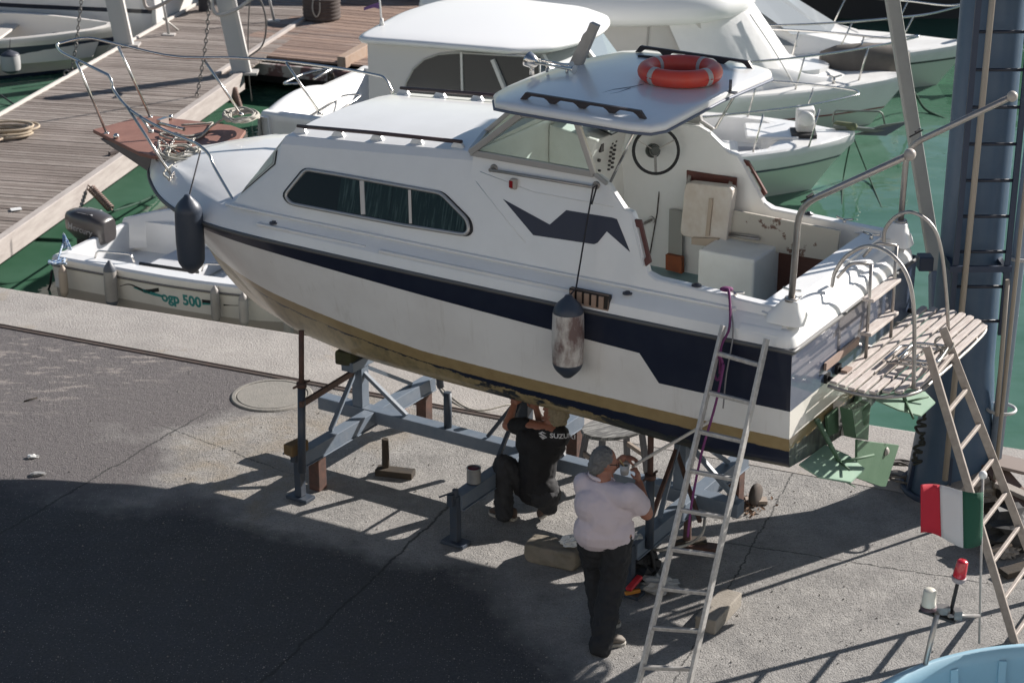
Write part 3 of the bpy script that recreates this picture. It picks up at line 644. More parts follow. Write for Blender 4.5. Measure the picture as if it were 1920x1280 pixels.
# near (port) rail measured on planes; far (starboard) rail mirrored but higher aft
portpts = [By(105, 92, .0), By(112, 97, .10), By(203, 140, .28), By(212, 165, .30), By(245, 205, .38), By(375, 270, .62)]
portpts[0].z = portpts[0].z
P1 = [(8.06, .0, 3.30), (8.03, .12, 3.295), (7.92, .20, 3.285)]
R1 = curve([By(107, 88, .02), By(118, 100, .16), By(160, 120, .24)], 4)+[By(203, 141, .30)]
R2 = curve([By(203, 141, .30), By(209, 152, .31), By(215, 172, .33), By(245, 207, .40), By(300, 240, .50), By(350, 262, .62), By(372, 272, .70), By(392, 290, .74), By(403, 315, .78), By(445, 388, .93)], 5)
pr_.tube(R1+R2, .014, 8)
ff = By(107, 88, .02)
R3 = curve([By(107, 88, .02), By(112, 82, -.08), By(165, 72, -.30), By(230, 86, -.42), By(330, 107, -.62), By(440, 109, -.80), By(540, 116, -.92), By(640, 129, -1.0), By(700, 140, -1.02), By(722, 148, -1.02), By(737, 176, -1.0)], 5)
pr_.tube(R3, .014, 8)
pulpit = boat.p('pulpit_rail', pr_, STEEL)
def post(a, b, r=.013):
    o = boat.p('stanchion', MB().tube([a, b], r, 8).cyl(Vec(b)+Vec((0, 0, -.01)), Vec(b)+Vec((0, 0, .012)), .03, .02, 10), STEEL, parent=pulpit)
post(By(143, 115, .25), Bz(200, 250, PZ)); post(By(238, 200, .40), By(322, 330, .52)); post(By(222, 88, -.42), Bz(282, 220, PZ)); post(By(383, 113, -.72), By(452, 214, -.78)); post(By(536, 117, -.90), By(600, 213, -.98))
post(By(262, 217, .44), By(283, 246, .46)); 
# ---- anchor roller and cleats on the platform
m_ = MB(); m_.tube([Bz(300, 232, PZ+.05), Bz(345, 243, PZ+.05)], .018, 8); m_.ell(Bz(218, 256, PZ+.02), (.03, .03, .03)); m_.ell(Bz(320, 221, PZ+.02), (.025, .025, .03)); m_.box(Bz(305, 228, PZ+.03), (.05, .12, .06)); boat.p('anchor_fitting', m_, STEEL)
# ---- interior: dashboard, gauges, wheel, seat, engine box, far wall boards
dp = [(2.5, 0, 1.95), (2.50, 0, 2.95), (2.42, 0, 3.17), (2.88, 0, 3.24), (2.88, 0, 1.95)]
m_ = MB(); m_.prism([(x, -.90, z) for x, y, z in dp], (0, .62, 0)); boat.p('dashboard', m_, INNER, bevel=.015)
m_ = MB(); m_.prism([(2.36, -.84, 3.19), (2.36, -.40, 3.19), (2.62, -.40, 3.26), (2.62, -.84, 3.26)], (0, 0, .02)); m_.box((2.50, -.62, 3.30), (.12, .36, .07)); boat.p('instrument_pod', m_, mat('pod_black', (.015, .016, .018), .3), bevel=.01)
m_ = MB()
for y in (-.74, -.62, -.50): m_.lathe((2.438, y, 3.305), [(.001, .004), (.042, .004), (.046, 0), (.046, -.01)], 18, Matrix.Rotation(-pi/2-.2, 3, 'Y'))
boat.p('gauge', m_, mat('gauge_glass', (.5, .58, .56), .1))
m_ = MB(); fx = 2.44
for y, z, r in ((-.40, 3.08, .0), ): m_.box((2.45, y, z), (.02, .05, .07))
for y, z, r in ((-.40, 2.97, .014), (-.41, 2.88, .01)): m_.cyl((fx+.04, y, z), (fx+.02, y, z), r, r, 10)
for k in range(7): m_.box((2.462+.004*(k % 2), -.66+.008*k, 3.07-.035*k), (.02, .022, .016)); m_.box((2.462, -.60+.008*k, 3.065-.035*k), (.02, .018, .014))
boat.p('switch', m_, mat('switch_black', (.03, .025, .025), .4))
m_ = MB(); m_.box((2.36, -.20, 2.55), (1.02, .02, 1.18)) if 0 else None
wc = By(1230, 283, -.60); wn = Vec((-.55, .72, .25)).normalized(); wm_ = wn.to_track_quat('Z', 'Y').to_matrix()
m_ = MB(); m_.torus(wc, .185, .0135, wm_, 36, 8); wheel = boat.p('steering_wheel', m_, BLACK)
m_ = MB(); hubp = wc-wn*.05
for a in (.5, .5+2*pi/3, .5+4*pi/3): m_.beam(hubp, wc+wm_ @ Vec((.18*cos(a), .18*sin(a), 0)), .022, .006)
boat.p('spoke', m_, STEELD, parent=wheel)
m_ = MB(); m_.cyl(hubp-wn*.02, hubp+wn*.025, .045, .035, 16); m_.cyl(hubp-wn*.35, hubp, .03, .03, 12); m_.cyl(hubp-wn*.14, hubp-wn*.08, .06, .06, 14); boat.p('hub', m_, mat('hub_black', (.03, .04, .038), .3), parent=wheel)
# fixed wall between helm and cockpit on the far side: varnished boards, seat, locker
m_ = MB(); m_.prism([By(1289, 318, -.86), By(1383, 333, -.86), By(1381, 372, -.86), By(1289, 356, -.86)], (0, .022, 0)); boat.p('seat_backboard', m_, TEAK, bevel=.006)
def quadY(px, y): return [By(a, b, y) for a, b in px]
se = rounded(quadY([(1284, 342), (1374, 352), (1360, 465), (1274, 441)], -.70), .05); m_ = MB(); m_.prism(se, (0, -.10, 0))
SEAT = mat('yellowed_seat', (.68, .63, .57), .5, c2=(.50, .40, .31), sc=6, amt=.7); seat = boat.p('folded_seat', m_, SEAT, bevel=.012)
m_ = MB(); m_.prism(quadY([(1331, 372), (1338, 372), (1331, 442), (1324, 442)], -.70), (0, .02, 0)); m_.prism(quadY([(1300, 444), (1350, 446), (1350, 462), (1300, 456)], -.70), (0, .035, 0)); boat.p('seat_rib', m_, mat('seat_rib', (.45, .36, .28), .5), parent=seat)
m_ = MB()
for a in ((1294, 328), (1371, 340)): m_.beam(By(a[0], a[1], -.86), By(a[0]-4, a[1]+18, -.76), .03, .03)
boat.p('hinge', m_, STEELD, parent=seat)
BOARDM = mat('peeling_white_board', (.50, .47, .41), .6, c2=(.12, .05, .03), sc=7, thr=(.60, .64), amt=.9)
m_ = MB(); m_.prism(quadY([(1376, 392), (1577, 431), (1571, 490), (1365, 455)], -.80), (0, .03, 0)); boat.p('peeling_board', m_, BOARDM, bevel=.004)
m_ = MB(); m_.prism(quadY([(1367, 455), (1571, 489), (1560, 565), (1425, 565)], -.86), (0, .03, 0)); boat.p('mahogany_panel', m_, BOOT)
m_ = MB(); a = By(1362, 440, -.74); b = By(1425, 449, -.74); m_.tube([a, b], .012, 8); m_.tube([By(1362, 436, -.74), By(1422, 444, -.74)], .006, 6); boat.p('board_latch', m_, STEELD)
# engine box
bx = MB(); bx.box((1.28, -.62, 2.16), (.50, .50, .44)); boat.p('engine_box', bx, mat('box_white', (.80, .80, .77), .5, c2=(.66, .65, .61), sc=5), bevel=.02)
m_ = MB(); m_.prism(quadY([(1256, 392), (1280, 395), (1280, 480), (1254, 475)], -.87), (0, .012, 0)); boat.p('locker_recess', m_, mat('recess_grey', (.30, .30, .28), .6))
m_ = MB(); m_.prism(quadY([(1253, 474), (1283, 480), (1283, 510), (1253, 502)], -.86), (0, .05, 0)); boat.p('rusty_locker_base', m_, mat('rust_orange', (.28, .08, .03), .8, c2=(.12, .05, .03), sc=12))
m_ = MB(); a = By(1222, 412, -.9); m_.tube([a, a+Vec((.10, .16, -.06))], .012, 8); m_.lathe(a, [(.03, .012), (.033, 0)], 14, Matrix.Rotation(-pi/2, 3, 'X')); boat.p('inner_grab_bar', m_, STEELD)
# lower bulkhead panel below the steering wheel (partition with edge)
m_ = MB(); m_.tube([By(1240, 330, -.9)+Vec((0, 0, 0)), By(1236, 360, -.89), By(1232, 400, -.88), By(1218, 480, -.86)], .006, 6); boat.p('engine_cable', m_, mat('cable_brown', (.06, .045, .04), .7))
# ---- stern gallows posts reaching aft
def gpost(P, knob):
    o = boat.p('stern_gallows', MB().tube(fillet(P, .14), .024, 12), STEELD)
    boat.p('knob', MB().ell(knob, (.042, .042, .042)), mat('knob_grey', (.42, .38, .34), .45), parent=o)
    boat.p('foot_ring', MB().cyl(Vec(P[0])+Vec((0, 0, -.005)), Vec(P[0])+Vec((0, 0, .02)), .055, .045, 16), STEELD, parent=o)
k1 = By(1706, 290, 1.03); gpost([(.10, 1.03, 2.67), By(1499, 385, 1.03), k1], k1)
k2 = By(1898, 181, -1.05); gpost([(.10, -1.05, 2.67), By(1701, 275, -1.05), k2], k2)
m_ = MB()
for c in (By(1518, 374, 1.03), By(1720, 252, -1.05)):
    m_.beam(c+Vec((.06, 0, -.03)), c+Vec((-.04, 0, .04)), .02, .012); m_.beam(c+Vec((.0, -.05, .03)), c+Vec((0, .05, .03)), .012, .012)
boat.p('pole_cleat', m_, BLACK)
# ---- boarding platform, rails, ladder, bracket
SZ = 1.95
m_ = []
ends = [(-.10, .64), (-.18, .665), (-.26, .68), (-.34, .68), (-.42, .665), (-.50, .63), (-.58, .56), (-.66, .42)]
ends2 = [(-.10, -1.20), (-.18, -1.22), (-.26, -1.23), (-.34, -1.23), (-.42, -1.22), (-.50, -1.19), (-.58, -1.14), (-.66, -1.06)]
pf_ = MB(); pf_.tube(curve([(-.07, .66, SZ-.035), (-.3, .69, SZ-.035), (-.5, .64, SZ-.035), (-.66, .44, SZ-.035), (-.685, .1, SZ-.035), (-.69, -.7, SZ-.035), (-.64, -1.1, SZ-.035), (-.4, -1.2, SZ-.035), (-.07, -1.2, SZ-.035)], 5), .014, 6)
for y in (.35, -.2, -.8): pf_.beam((-.02, y, SZ-.03), (-.68, y, SZ-.03), .03, .03)
plat = boat.p('boarding_platform', pf_, STEELD)
for k in range(8):
    y0, y1 = ends[k][1], ends2[k][1]
    if k in (5,): y0 = .60
    sl_ = MB(); sl_.prism([(-.07-.078*k, y0, SZ), (-.07-.078*k, y1, SZ), (-.07-.078*k-.020, y1-.02, SZ), (-.07-.078*k-.055, y1, SZ), (-.07-.078*k-.055, y0, SZ)], (0, 0, -.022)); boat.p('slat', sl_, SLAT, parent=plat, bevel=.004)
m_ = MB()
for y in (.55, .35): m_.tube([(.0, y, 1.93), (-.10, y, 1.92)], .022, 8); m_.box((-.01, y, 1.93), (.03, .07, .07))
m_.tube([(.0, -1.1, 1.93), (-.10, -1.1, 1.92)], .02, 8); boat.p('platform_hinge', m_, BLACK, parent=plat)
def arch(P): return curve(P, 6)
m_ = MB()
f1 = Bz(1560, 538, 2.55); e1 = Bz(1713, 728, SZ)
y1 = f1.y
A1 = [f1, By(1566, 510, f1.y), By(1590, 478, f1.y), By(1630, 461, f1.y-.0), By(1672, 478, lerp(f1.y, e1.y, .5)), By(1702, 520, lerp(f1.y, e1.y, .7)), By(1714, 590, e1.y), e1]
m_.tube(arch(A1), .015, 8); boat.p('stern_hoop', m_, STEELD)
m_ = MB(); f2 = Bz(1657, 460, 2.55); e2 = Bz(1778, 618, SZ)
A2 = [f2, By(1660, 430, f2.y), By(1680, 406, f2.y), By(1710, 398, f2.y), By(1745, 420, lerp(f2.y, e2.y, .5)), By(1764, 465, lerp(f2.y, e2.y, .7)), By(1775, 560, e2.y), e2]
m_.tube(arch(A2), .015, 8); boat.p('stern_hoop', m_, STEELD)
m_ = MB(); L0, L1 = Vec((-.12, .10, 2.70)), Vec((-.12, -.40, 2.70)); bL = Vec((-.12, .08, SZ)); bR = Vec((-.12, -.42, SZ))
m_.tube([bL, L0], .014, 8); m_.tube([bR, L1], .014, 8); m_.tube(fillet([L0, L0+Vec((.14, .05, 0)), L0+Vec((.22, .1, -.12))], .05), .012, 8); m_.tube(fillet([L1, L1+Vec((.16, .02, 0)), L1+Vec((.24, .05, -.12))], .05), .012, 8)
lad = boat.p('stern_ladder', m_, STEELD)
for z in (2.42, 2.15): boat.p('tread', MB().box((-.12, -.16, z), (.09, .56, .028)), SLAT, parent=lad, bevel=.006)
m_ = MB()
for o, zz in ((0, .05), (.10, .09)):
    m_.tube(fillet([(-.30-o, .18, SZ+zz), (-.30-o, -.18, SZ+zz), (-.62-o*.4, -.20, SZ+zz+.02), (-.66-o*.4, .14, SZ+zz+.01), (-.33-o, .20, SZ+zz)], .06), .013, 8)
for k in range(3): m_.tube([(-.40-.09*k, -.19, SZ+.06), (-.40-.09*k, .17, SZ+.06)], .012, 8)
boat.p('folding_ladder', m_, STEEL)
m_ = MB(); m_.box((-.10, .40, 1.96), (.05, .10, .02)); m_.beam((-.02, .62, 2.04), (-.02, .0, 2.04), .02, .06); boat.p('transom_bracket', m_, mat('bracket_wood', (.3, .22, .18), .7))
# two horn cleats / clear items on the stern deck
m_ = MB()
for s in (1, -1):
    for x, y in ((.55, 1.0), (.22, .75)): m_.tube([(x-.07, s*y, 2.64), (x, s*y, 2.625), (x+.07, s*y, 2.64)], .009, 6); m_.cyl((x, s*y, 2.59), (x, s*y, 2.63), .016, .012, 8)
boat.p('cleat', m_, STEEL)
# ---- rudder and trim tabs (green)
rp = [Bx(*p, -.22) for p in ((1603, 822), (1622, 826), (1682, 833), (1657, 911), (1648, 911), (1602, 895))]
yc_ = sum(p.y for p in rp)/len(rp)
# rudder blade hangs fore-and-aft turned to port: real plate in the plane x=-.22
m_ = MB(); m_.prism(rounded(rp, .02), (-.02, 0, 0)); rud = boat.p('rudder', m_, GREEN, bevel=.004)
m_ = MB(); m_.prism([Bx(*p, -.20) for p in ((1598, 768), (1632, 756), (1628, 825), (1606, 822))], (.10, 0, 0)); m_.cyl(Bx(1614, 760, -.16), Bx(1614, 790, -.16), .075, .06, 12); boat.p('rudder_stock', m_, GREEN, parent=rud)
an = Bx(1662, 846, -.245); m_ = MB(); m_.lathe(an, [(.001, .018), (.02, .018), (.035, .004), (.036, 0)], 14, Matrix.Rotation(-pi/2, 3, 'Y')); boat.p('zinc_anode', m_, mat('zinc', (.30, .28, .25), .6), parent=rud)
an = Bx(1581, 806, -.005); m_ = MB(); m_.lathe(an, [(.001, .03), (.03, .028), (.042, .01), (.043, 0)], 16, Matrix.Rotation(-pi/2, 3, 'Y')); boat.p('exhaust_cap', m_, mat('cap_white', (.5, .49, .46), .5))
GREENL = mat('antifouling_light_green', (.20, .33, .24), .6, c2=(.27, .38, .29), sc=4, amt=.6)
for s in (1, -1):
    m_ = MB(); y0, y1 = s*.98, s*.50; m_.prism([(-.01, y0, 1.40), (-.01, y1, 1.37), (-.20, y1, 1.33), (-.36, y1+s*.07, 1.29), (-.37, y0-s*.12, 1.30), (-.18, y0+s*.02, 1.35)], (0, 0, -.012)); tb = boat.p('trim_tab', m_, GREENL)
    m_ = MB(); m_.tube([(-.02, s*.72, 1.66), (-.20, s*.66, 1.33)], [.022, .016], 8); m_.tube([(-.20, s*.66, 1.335), (-.36, s*.40, 1.33)], .011, 6); m_.tube([(-.20, s*.66, 1.335), (-.33, s*.80, 1.36)], .009, 6); boat.p('tab_ram', m_, GREEN, parent=tb)
m_ = MB(); m_.prism([(-.012, .55, 1.62), (-.012, .34, 1.62), (-.012, .30, 1.40), (-.012, .50, 1.44)], (-.02, 0, 0)); m_.prism([(-.012, .12, 1.40), (-.012, -.1, 1.62), (-.012, -.12, 1.40)], (-.03, 0, 0)); boat.p('transducer_plate', m_, GREEN)
m_ = MB(); m_.prism([(-.02, .80, 1.33), (-.30, .72, 1.22), (-.30, .58, 1.13), (-.10, .55, 1.18)], (0, -.02, -.02)); boat.p('propeller_blade', m_, GREEN)
# ---- roof equipment
s0 = Bz(985, 130, 3.80); m_ = MB(); m_.cyl((2.86, .02, 3.72), (2.86, .02, 3.80), .02, .018, 10); m_.lathe((2.86, .02, 3.83), [(.001, -.06), (.03, -.05), (.055, -.01), (.062, .03), (.064, .045), (.05, .05), (.001, .052)], 18, Matrix.Rotation(1.25, 3, 'Y')); boat.p('spotlight', m_, STEEL)
m_ = MB()
for y, ln in ((-.02, .30), (.07, .38)):
    a = Vec((2.80, y, 3.835)); b = a+Vec((-ln, .035, .0)); m_.tube([a, a.lerp(b, .75), a.lerp(b, .92), b], [.010, .012, .020, .038], 12)
m_.cyl((2.72, .02, 3.76), (2.72, .02, 3.83), .012, .012, 8); m_.cyl((2.52, .05, 3.77), (2.52, .05, 3.83), .012, .012, 8); boat.p('air_horn', m_, STEEL)
m_ = MB(); a = Bz(1010, 125, 3.80); a = Vec((2.62, -.30, 3.77)); m_.prism([a+Vec((.06, 0, 0)), a+Vec((-.05, 0, 0)), a+Vec((-.16, 0, .25)), a+Vec((-.20, 0, .34)), a+Vec((-.13, 0, .36)), a+Vec((-.10, 0, .29)), a+Vec((-.07, 0, .26))], (0, .05, 0)); boat.p('mast_bracket', m_, mat('varnished_bracket', (.35, .32, .28), .5, c2=(.5, .48, .45), sc=8))
m_ = MB(); m_.cyl((1.20, -.15, 3.77), (1.20, -.15, 3.86), .012, .012, 8); m_.box((1.20, -.15, 3.765), (.10, .05, .012)); boat.p('antenna_foot', m_, mat('antenna_grey', (.08, .08, .09), .4))
m_ = MB(); m_.beam((2.30, -.72, 3.785), (2.06, -.75, 3.79), .03, .03); boat.p('spare_clip', m_, BLACK)

# ================================================================ LIFEBUOY, FENDERS, ROPES ON THE CRUISER
def W(v): return BM @ Vec(v)
def Wp(P): return [BM @ Vec(v) for v in P]
bc = W((1.64, -.17, 3.865)); buoy = T('lifebuoy', 'red ring lifebuoy with grey bands lying on the white hard top', 'lifebuoy', bc, .3)
m_ = MB(); m_.torus((0, 0, 0), .262, .068, n=48, k=16); buoy.p('ring', m_, mat('buoy_red', (.62, .06, .03), .45, c2=(.50, .10, .09), sc=5, amt=.7), sub=0)
for a in (.35, 1.9, 3.45, 5.05):
    m_ = MB(); m_.torus((0, 0, 0), .262, .0705, n=4, k=16, a0=a, a1=a+.16); buoy.p('band', m_, mat('band_grey', (.42, .40, .38), .4))
m_ = MB()
for k in range(4):
    a0 = .43+k*1.56; m_.tube(curve([Vec((cos(a0+t*1.5)*(.335-.02*sin(pi*t)), sin(a0+t*1.5)*(.335-.02*sin(pi*t)), .0-.03*sin(pi*t))) for t in (0, .25, .5, .75, 1)], 3), .004, 5)
buoy.p('grab_line', m_, REDP)
m_ = MB(); m_.tube(Wp([(1.80, .12, 3.805), (1.84, .22, 3.802), (1.93, .36, 3.797), (1.97, .50, 3.79), (1.93, .55, 3.788), (1.86, .40, 3.795), (1.84, .26, 3.80)]), .0025, 5); solo('thin_lashing_line', m_, mat('slate_line', (.12, .14, .18), .8), 'thin dark lashing line trailing from the lifebuoy over the hard top', 'rope')

def fender(loc, L, r, matb, mate, label, group, line, tilt=(0, 0), name='boat_fender', linemat=ROPEB, endcol=True):
    t = T(name, label, 'fender', loc, 0, group); h = L/2
    R = Matrix.Rotation(tilt[0], 3, 'X') @ Matrix.Rotation(tilt[1], 3, 'Y')
    t.p('body', MB().lathe((0, 0, 0), [(r*.97, -h*.62), (r*.99, -h*.5), (r*1.03, -h*.15), (r*1.02, h*.2), (r*.99, h*.5), (r*.97, h*.62)], 24, R), matb, sub=0)
    t.p('end_cap', MB().lathe((0, 0, 0), [(r*.975, h*.60), (r*.97, h*.63), (r*.90, h*.71), (r*.74, h*.80), (r*.50, h*.885), (r*.30, h*.95), (r*.22, h), (.001, h*1.01)], 24, R), mate)
    t.p('end_cap', MB().lathe((0, 0, 0), [(r*.975, -h*.60), (r*.97, -h*.63), (r*.90, -h*.71), (r*.74, -h*.80), (r*.50, -h*.885), (r*.28, -h*.96), (.001, -h)], 24, R), mate)
    if line: t.p('line', MB().tube([t.I @ Vec(p) for p in line], .007, 6), linemat)
    return t
FBLUE = mat('fender_blue', (.030, .042, .065), .45, c2=(.055, .065, .08), sc=6, bump=.05)
FDIRTY = mat('fender_dirty_white', (.56, .53, .49), .5, c2=(.11, .055, .05), sc=6, stretch=(1, 1, .45), thr=(.44, .60), amt=.92)
FGREY = mat('fender_grey', (.34, .32, .30), .5, c2=(.20, .18, .16), sc=6)
p = W(By(356, 440, 1.17)); top = W(By(376, 283, .70))
fender(p, .70, .118, FBLUE, FBLUE, 'dark blue fender hanging from the bow rail of the cabin cruiser', 'fenders hanging on the cabin cruiser', [p+Vec((0, 0, .33)), W((5.62, 1.05, 2.52)), top])
p = W(By(1065, 632, 1.36)); top = W(By(1112, 352, .985))
fender(p, .66, .118, FDIRTY, FBLUE, 'dirty white fender with navy ends hanging over the navy stripe amidships', 'fenders hanging on the cabin cruiser', [p+Vec((0, 0, .32)), W((1.74, 1.225, 2.50)), W(By(1100, 420, 1.03)), top, top+Vec((.03, 0, .02)), top+Vec((-.01, -.03, -.12))])
# coiled mooring rope and chain on the bow
def coil(c, R, n, r, seed, flat=1., m=None):
    rnd = random.Random(seed); P = []
    for i in range(n*14):
        a = 2*pi*i/14; k = i/14; P.append(Vec(c)+Vec(((R*(.8+.3*rnd.random())+.02*sin(k*3))*cos(a), (R*(.8+.3*rnd.random()))*flat*sin(a), r+r*.5*k+rnd.random()*r)))
    return MB().tube(curve(P, 3), r, 6)
def scribble(P, r): return MB().tube(curve(P, 6), r, 6)
c1 = W(By(455, 226, -.72)); rp_ = []; rnd = random.Random(3)
for i in range(60):
    a = i*.9; rp_.append(c1+Vec((.16*cos(a)*(.6+.6*rnd.random()), .22*sin(a)*(.6+.6*rnd.random()), .02+.05*rnd.random())))
rp_ += [W(Bz(*q, PZ+.02)) for q in ((395, 238), (380, 250), (350, 256), (328, 250), (300, 252), (330, 262), (372, 258), (398, 232), (385, 232), (340, 235))]
solo('coiled_mooring_rope', scribble(rp_, .011), ROPEW, 'grey mooring rope coiled in a heap on the far side of the bow deck', 'rope')
c2 = Bz(335, 290, 2.53); rp_ = []
for i in range(46):
    a = i*.8; rp_.append(W(c2+Vec((.22*cos(a)*(.5+.7*rnd.random())-.05, .16*sin(a)*(.5+.7*rnd.random()), .01+.05*rnd.random()))))
rp_ += [W(Bz(*q, 2.50)) for q in ((310, 320), (316, 336))]
solo('tangled_anchor_rope', scribble(rp_, .009), mat('pale_rope', (.50, .48, .42), .9, c2=(.3, .28, .22), sc=50, bump=.4), 'pale thin rope tangled on the near side of the bow deck', 'rope')
def chain(P, pitch, r, name, m, label, group=None, cat='chain', wd=.5):
    C_ = curve(P, 10); mb = MB(); acc = 0; k = 0; 
    L = [0]
    for a, b in zip(C_, C_[1:]): L.append(L[-1]+(b-a).length)
    s = 0; i = 0
    while s < L[-1]-1e-4:
        while L[i+1] < s: i += 1
        t = (s-L[i])/(L[i+1]-L[i]); p = C_[i].lerp(C_[i+1], t); d = (C_[i+1]-C_[i]).normalized(); u, v = frame(d)
        if k % 2: u, v = v, -u
        M3 = Matrix((d, u, u.cross(d).normalized()*-1)).transposed()
        mb.torus(p, pitch*.62, r, M3, 12, 5, scale=(1, wd)); s += pitch; k += 1
    return solo(name, mb, m, label, cat, group)
chain([W(Bz(*q, 2.56)) for q in ((330, 258), (305, 290), (300, 262), (340, 290), (362, 262))]+[W(Bz(318, 338, 2.49))], .035, .005, 'anchor_chain', STEELD, 'short steel anchor chain lying on the bow platform')
# rope hitch near the stern cleat
m_ = MB(); P = [W((.62, 1.0, 2.63)), W((.55, 1.1, 2.66)), W((.48, 1.22, 2.45)), W(By(1352, 650, 1.33)), W(By(1349, 700, 1.36))]
m_.tube(curve(P, 5), .009, 6)
P2 = [W(By(1352, 655, 1.34)), W(By(1338, 690, 1.36)), W(By(1345, 712, 1.36)), W(By(1356, 690, 1.36)), W(By(1350, 668, 1.36)), W(By(1340, 676, 1.37))]; m_.tube(curve(P2, 5), .010, 6)
lr0, lr1 = W((.50, 1.25, 2.46)), Z(1187, 1325); lr = lambda t: lr0.lerp(lr1, t)
m_.tube(curve([W(By(1349, 700, 1.37)), lr(.10)+Vec((.05, -.03, 0)), lr(.2)+Vec((.06, -.03, 0)), lr(.33)+Vec((.045, -.03, 0)), lr(.46)+Vec((.06, -.03, 0)), lr(.55)+Vec((.09, -.03, 0))], 5), .010, 6)
m_.ell(W((.62, 1.0, 2.64)), (.05, .03, .02))
solo('purple_rope', m_, mat('purple_rope', (.17, .035, .13), .8, c2=(.08, .02, .08), sc=40), 'purple rope knotted round the top of the near ladder', 'rope')
solo('thin_grey_line', MB().tube(curve([W((.60, 1.02, 2.64)), W((.45, 1.22, 2.42)), W(By(1362, 700, 1.33)), W(By(1356, 765, 1.33))], 5), .006, 5), mat('grey_line', (.25, .24, .24), .8), 'thin grey line hanging from the stern cleat behind the near ladder', 'rope')

# ================================================================ LADDERS
def ladder(name, label, a0, a1, b0, b1, n, first, step, wd, mtl, group=None, rung_mat=None, rr=None, flat=True):
    base = (a1+b1)/2; base = Vec((base.x, base.y, 0)); t = T(name, label, 'ladder', base, 0, group)
    for p, q in ((a0, a1), (b0, b1)):
        m = MB(); m.beam(t.I @ p, t.I @ q, .026, wd); t.p('side_rail', m, mtl, bevel=.004)
    L = (a1-a0).length
    for k in range(n):
        u = (first+k*step)/L
        if u > .985: break
        m = MB(); m.beam(t.I @ a0.lerp(a1, u), t.I @ b0.lerp(b1, u), .030, .030); t.p('rung', m, rung_mat or mtl, bevel=.006)
    return t
la0 = W((.505, 1.27, 2.47)); lb0 = W((.165, 1.27, 2.44)); la1 = Z(1187, 1325); lb1 = la1+Vec((.355, -.03, 0))
lb1 = Z(1283, 1325)
ladder('aluminium_ladder', 'worn aluminium ladder leaning against the hull stern, purple rope on it', la0, la1, lb0, lb1, 12, .20, .285, .062, ALU, 'ladders standing on the quay')
# second ladder: foot right of the frame bottom, top at the boarding platform
ra1, rb1 = Z(1903, 1205), Z(1962, 1120); ra0, rb0 = Y(1738, 650, 13.35), Y(1768, 615, 13.75)
RL = ladder('aluminium_ladder', 'long dusty ladder leaning by the boarding platform, beside the flag', ra0, ra1, rb0, rb1, 12, .22, .30, .062, mat('dusty_aluminium', (.40, .35, .31), .6, .2, c2=(.24, .21, .19), sc=14, amt=.8), 'ladders standing on the quay')
m_ = MB(); kk = ra0.lerp(rb0, 1.0)+Vec((0, 0, -.12)); m_.torus(kk, .05, .009, Matrix.Rotation(.9, 3, 'X'), 16, 6); m_.torus(kk+Vec((.04, -.02, -.03)), .06, .007, Matrix.Rotation(-.7, 3, 'Y'), 16, 6)
solo('ladder_lashing', m_, ROPEW, 'short grey lashing tied round the top of the dusty ladder', 'rope')

# ================================================================ CRADLE
cr = T('boat_cradle', 'blue grey steel cradle with cross beams and jacks under the cabin cruiser', 'cradle', (2.599, 13.889, 0), TH)
cr.p('main_beam', MB().box((2.99, 0, .39), (4.22, .13, .12)), CRADLE, bevel=.006)
for x in (4.52, 2.92, 1.30):
    cr.p('cross_beam', MB().box((x, .08, .382), (.11, 2.0, .125)).box((x, .08, .314), (.135, 2.0, .010)), CRADLE, bevel=.004)
def jack(x, y, hgt=.42, mtl=CRADLED):
    m = MB(); m.box((x, y, .24), (.07, .07, .40)); m.cyl((x, y, .05), (x, y, .50), .026, .026, 10); m.box((x, y, .02), (.22, .13, .03)); m.box((x+.01, y+.05, .42), (.05, .05, .10)); m.cyl((x-.02, y+.04, .50), (x+.10, y+.09, .44), .009, .009, 6)
    return cr.p('jack', m, mtl, bevel=.004)
for x in (4.52, 2.92, 1.30): jack(x, 1.10)
for x, y in ((4.52, .85), (4.52, -.80), (2.92, -.84), (1.30, -.80)):
    cr.p('leg', MB().box((x, y, .15), (.11, .11, .30)), RUST, bevel=.004)
qx = Bz(1288, 1020, .03)
for x, y in ((4.20, .28), (qx.x, qx.y)):
    cr.p('screw_leg', MB().cyl((x, y, .04), (x, y, .33), .035, .03, 12).box((x-.1, y, .03), (.34, .12, .06), .3), DARKW if x > 3 else RUST, bevel=.004)
# centre posts with pads and braces
for x, zt, hw in ((4.66, .83, .10), (1.42, .93, .09)):
    cr.p('keel_post', MB().box((x, 0, (.45+zt)/2), (.11, .11, zt-.45)).box((x, 0, zt+.05), (.13, .38, .09)), CRADLE, bevel=.005)
    for sx, sy in ((0, .62), (0, -.62), (-.45, 0)):
        cr.p('brace', MB().beam((x, sy*.12, zt-.03), (x-.05+sx if sx else x-.12, sy, .46), .035, .035), CRADLE)
for x, z, c in ((4.72, .95, DARKW), (1.42, 1.03, DARKW)):
    cr.p('keel_block', MB().box((x, .0, z), (.17, .40, .13), .1), mat('mossy_block', (.05, .045, .03), .95, c2=(.07, .09, .025), sc=9, bump=.6), bevel=.02)
for x, y in ((3.72, .0), (3.35, -.55)):
    cr.p('upright_tube', MB().cyl((x, y, .42), (x, y, .78), .036, .036, 14), CRADLED)
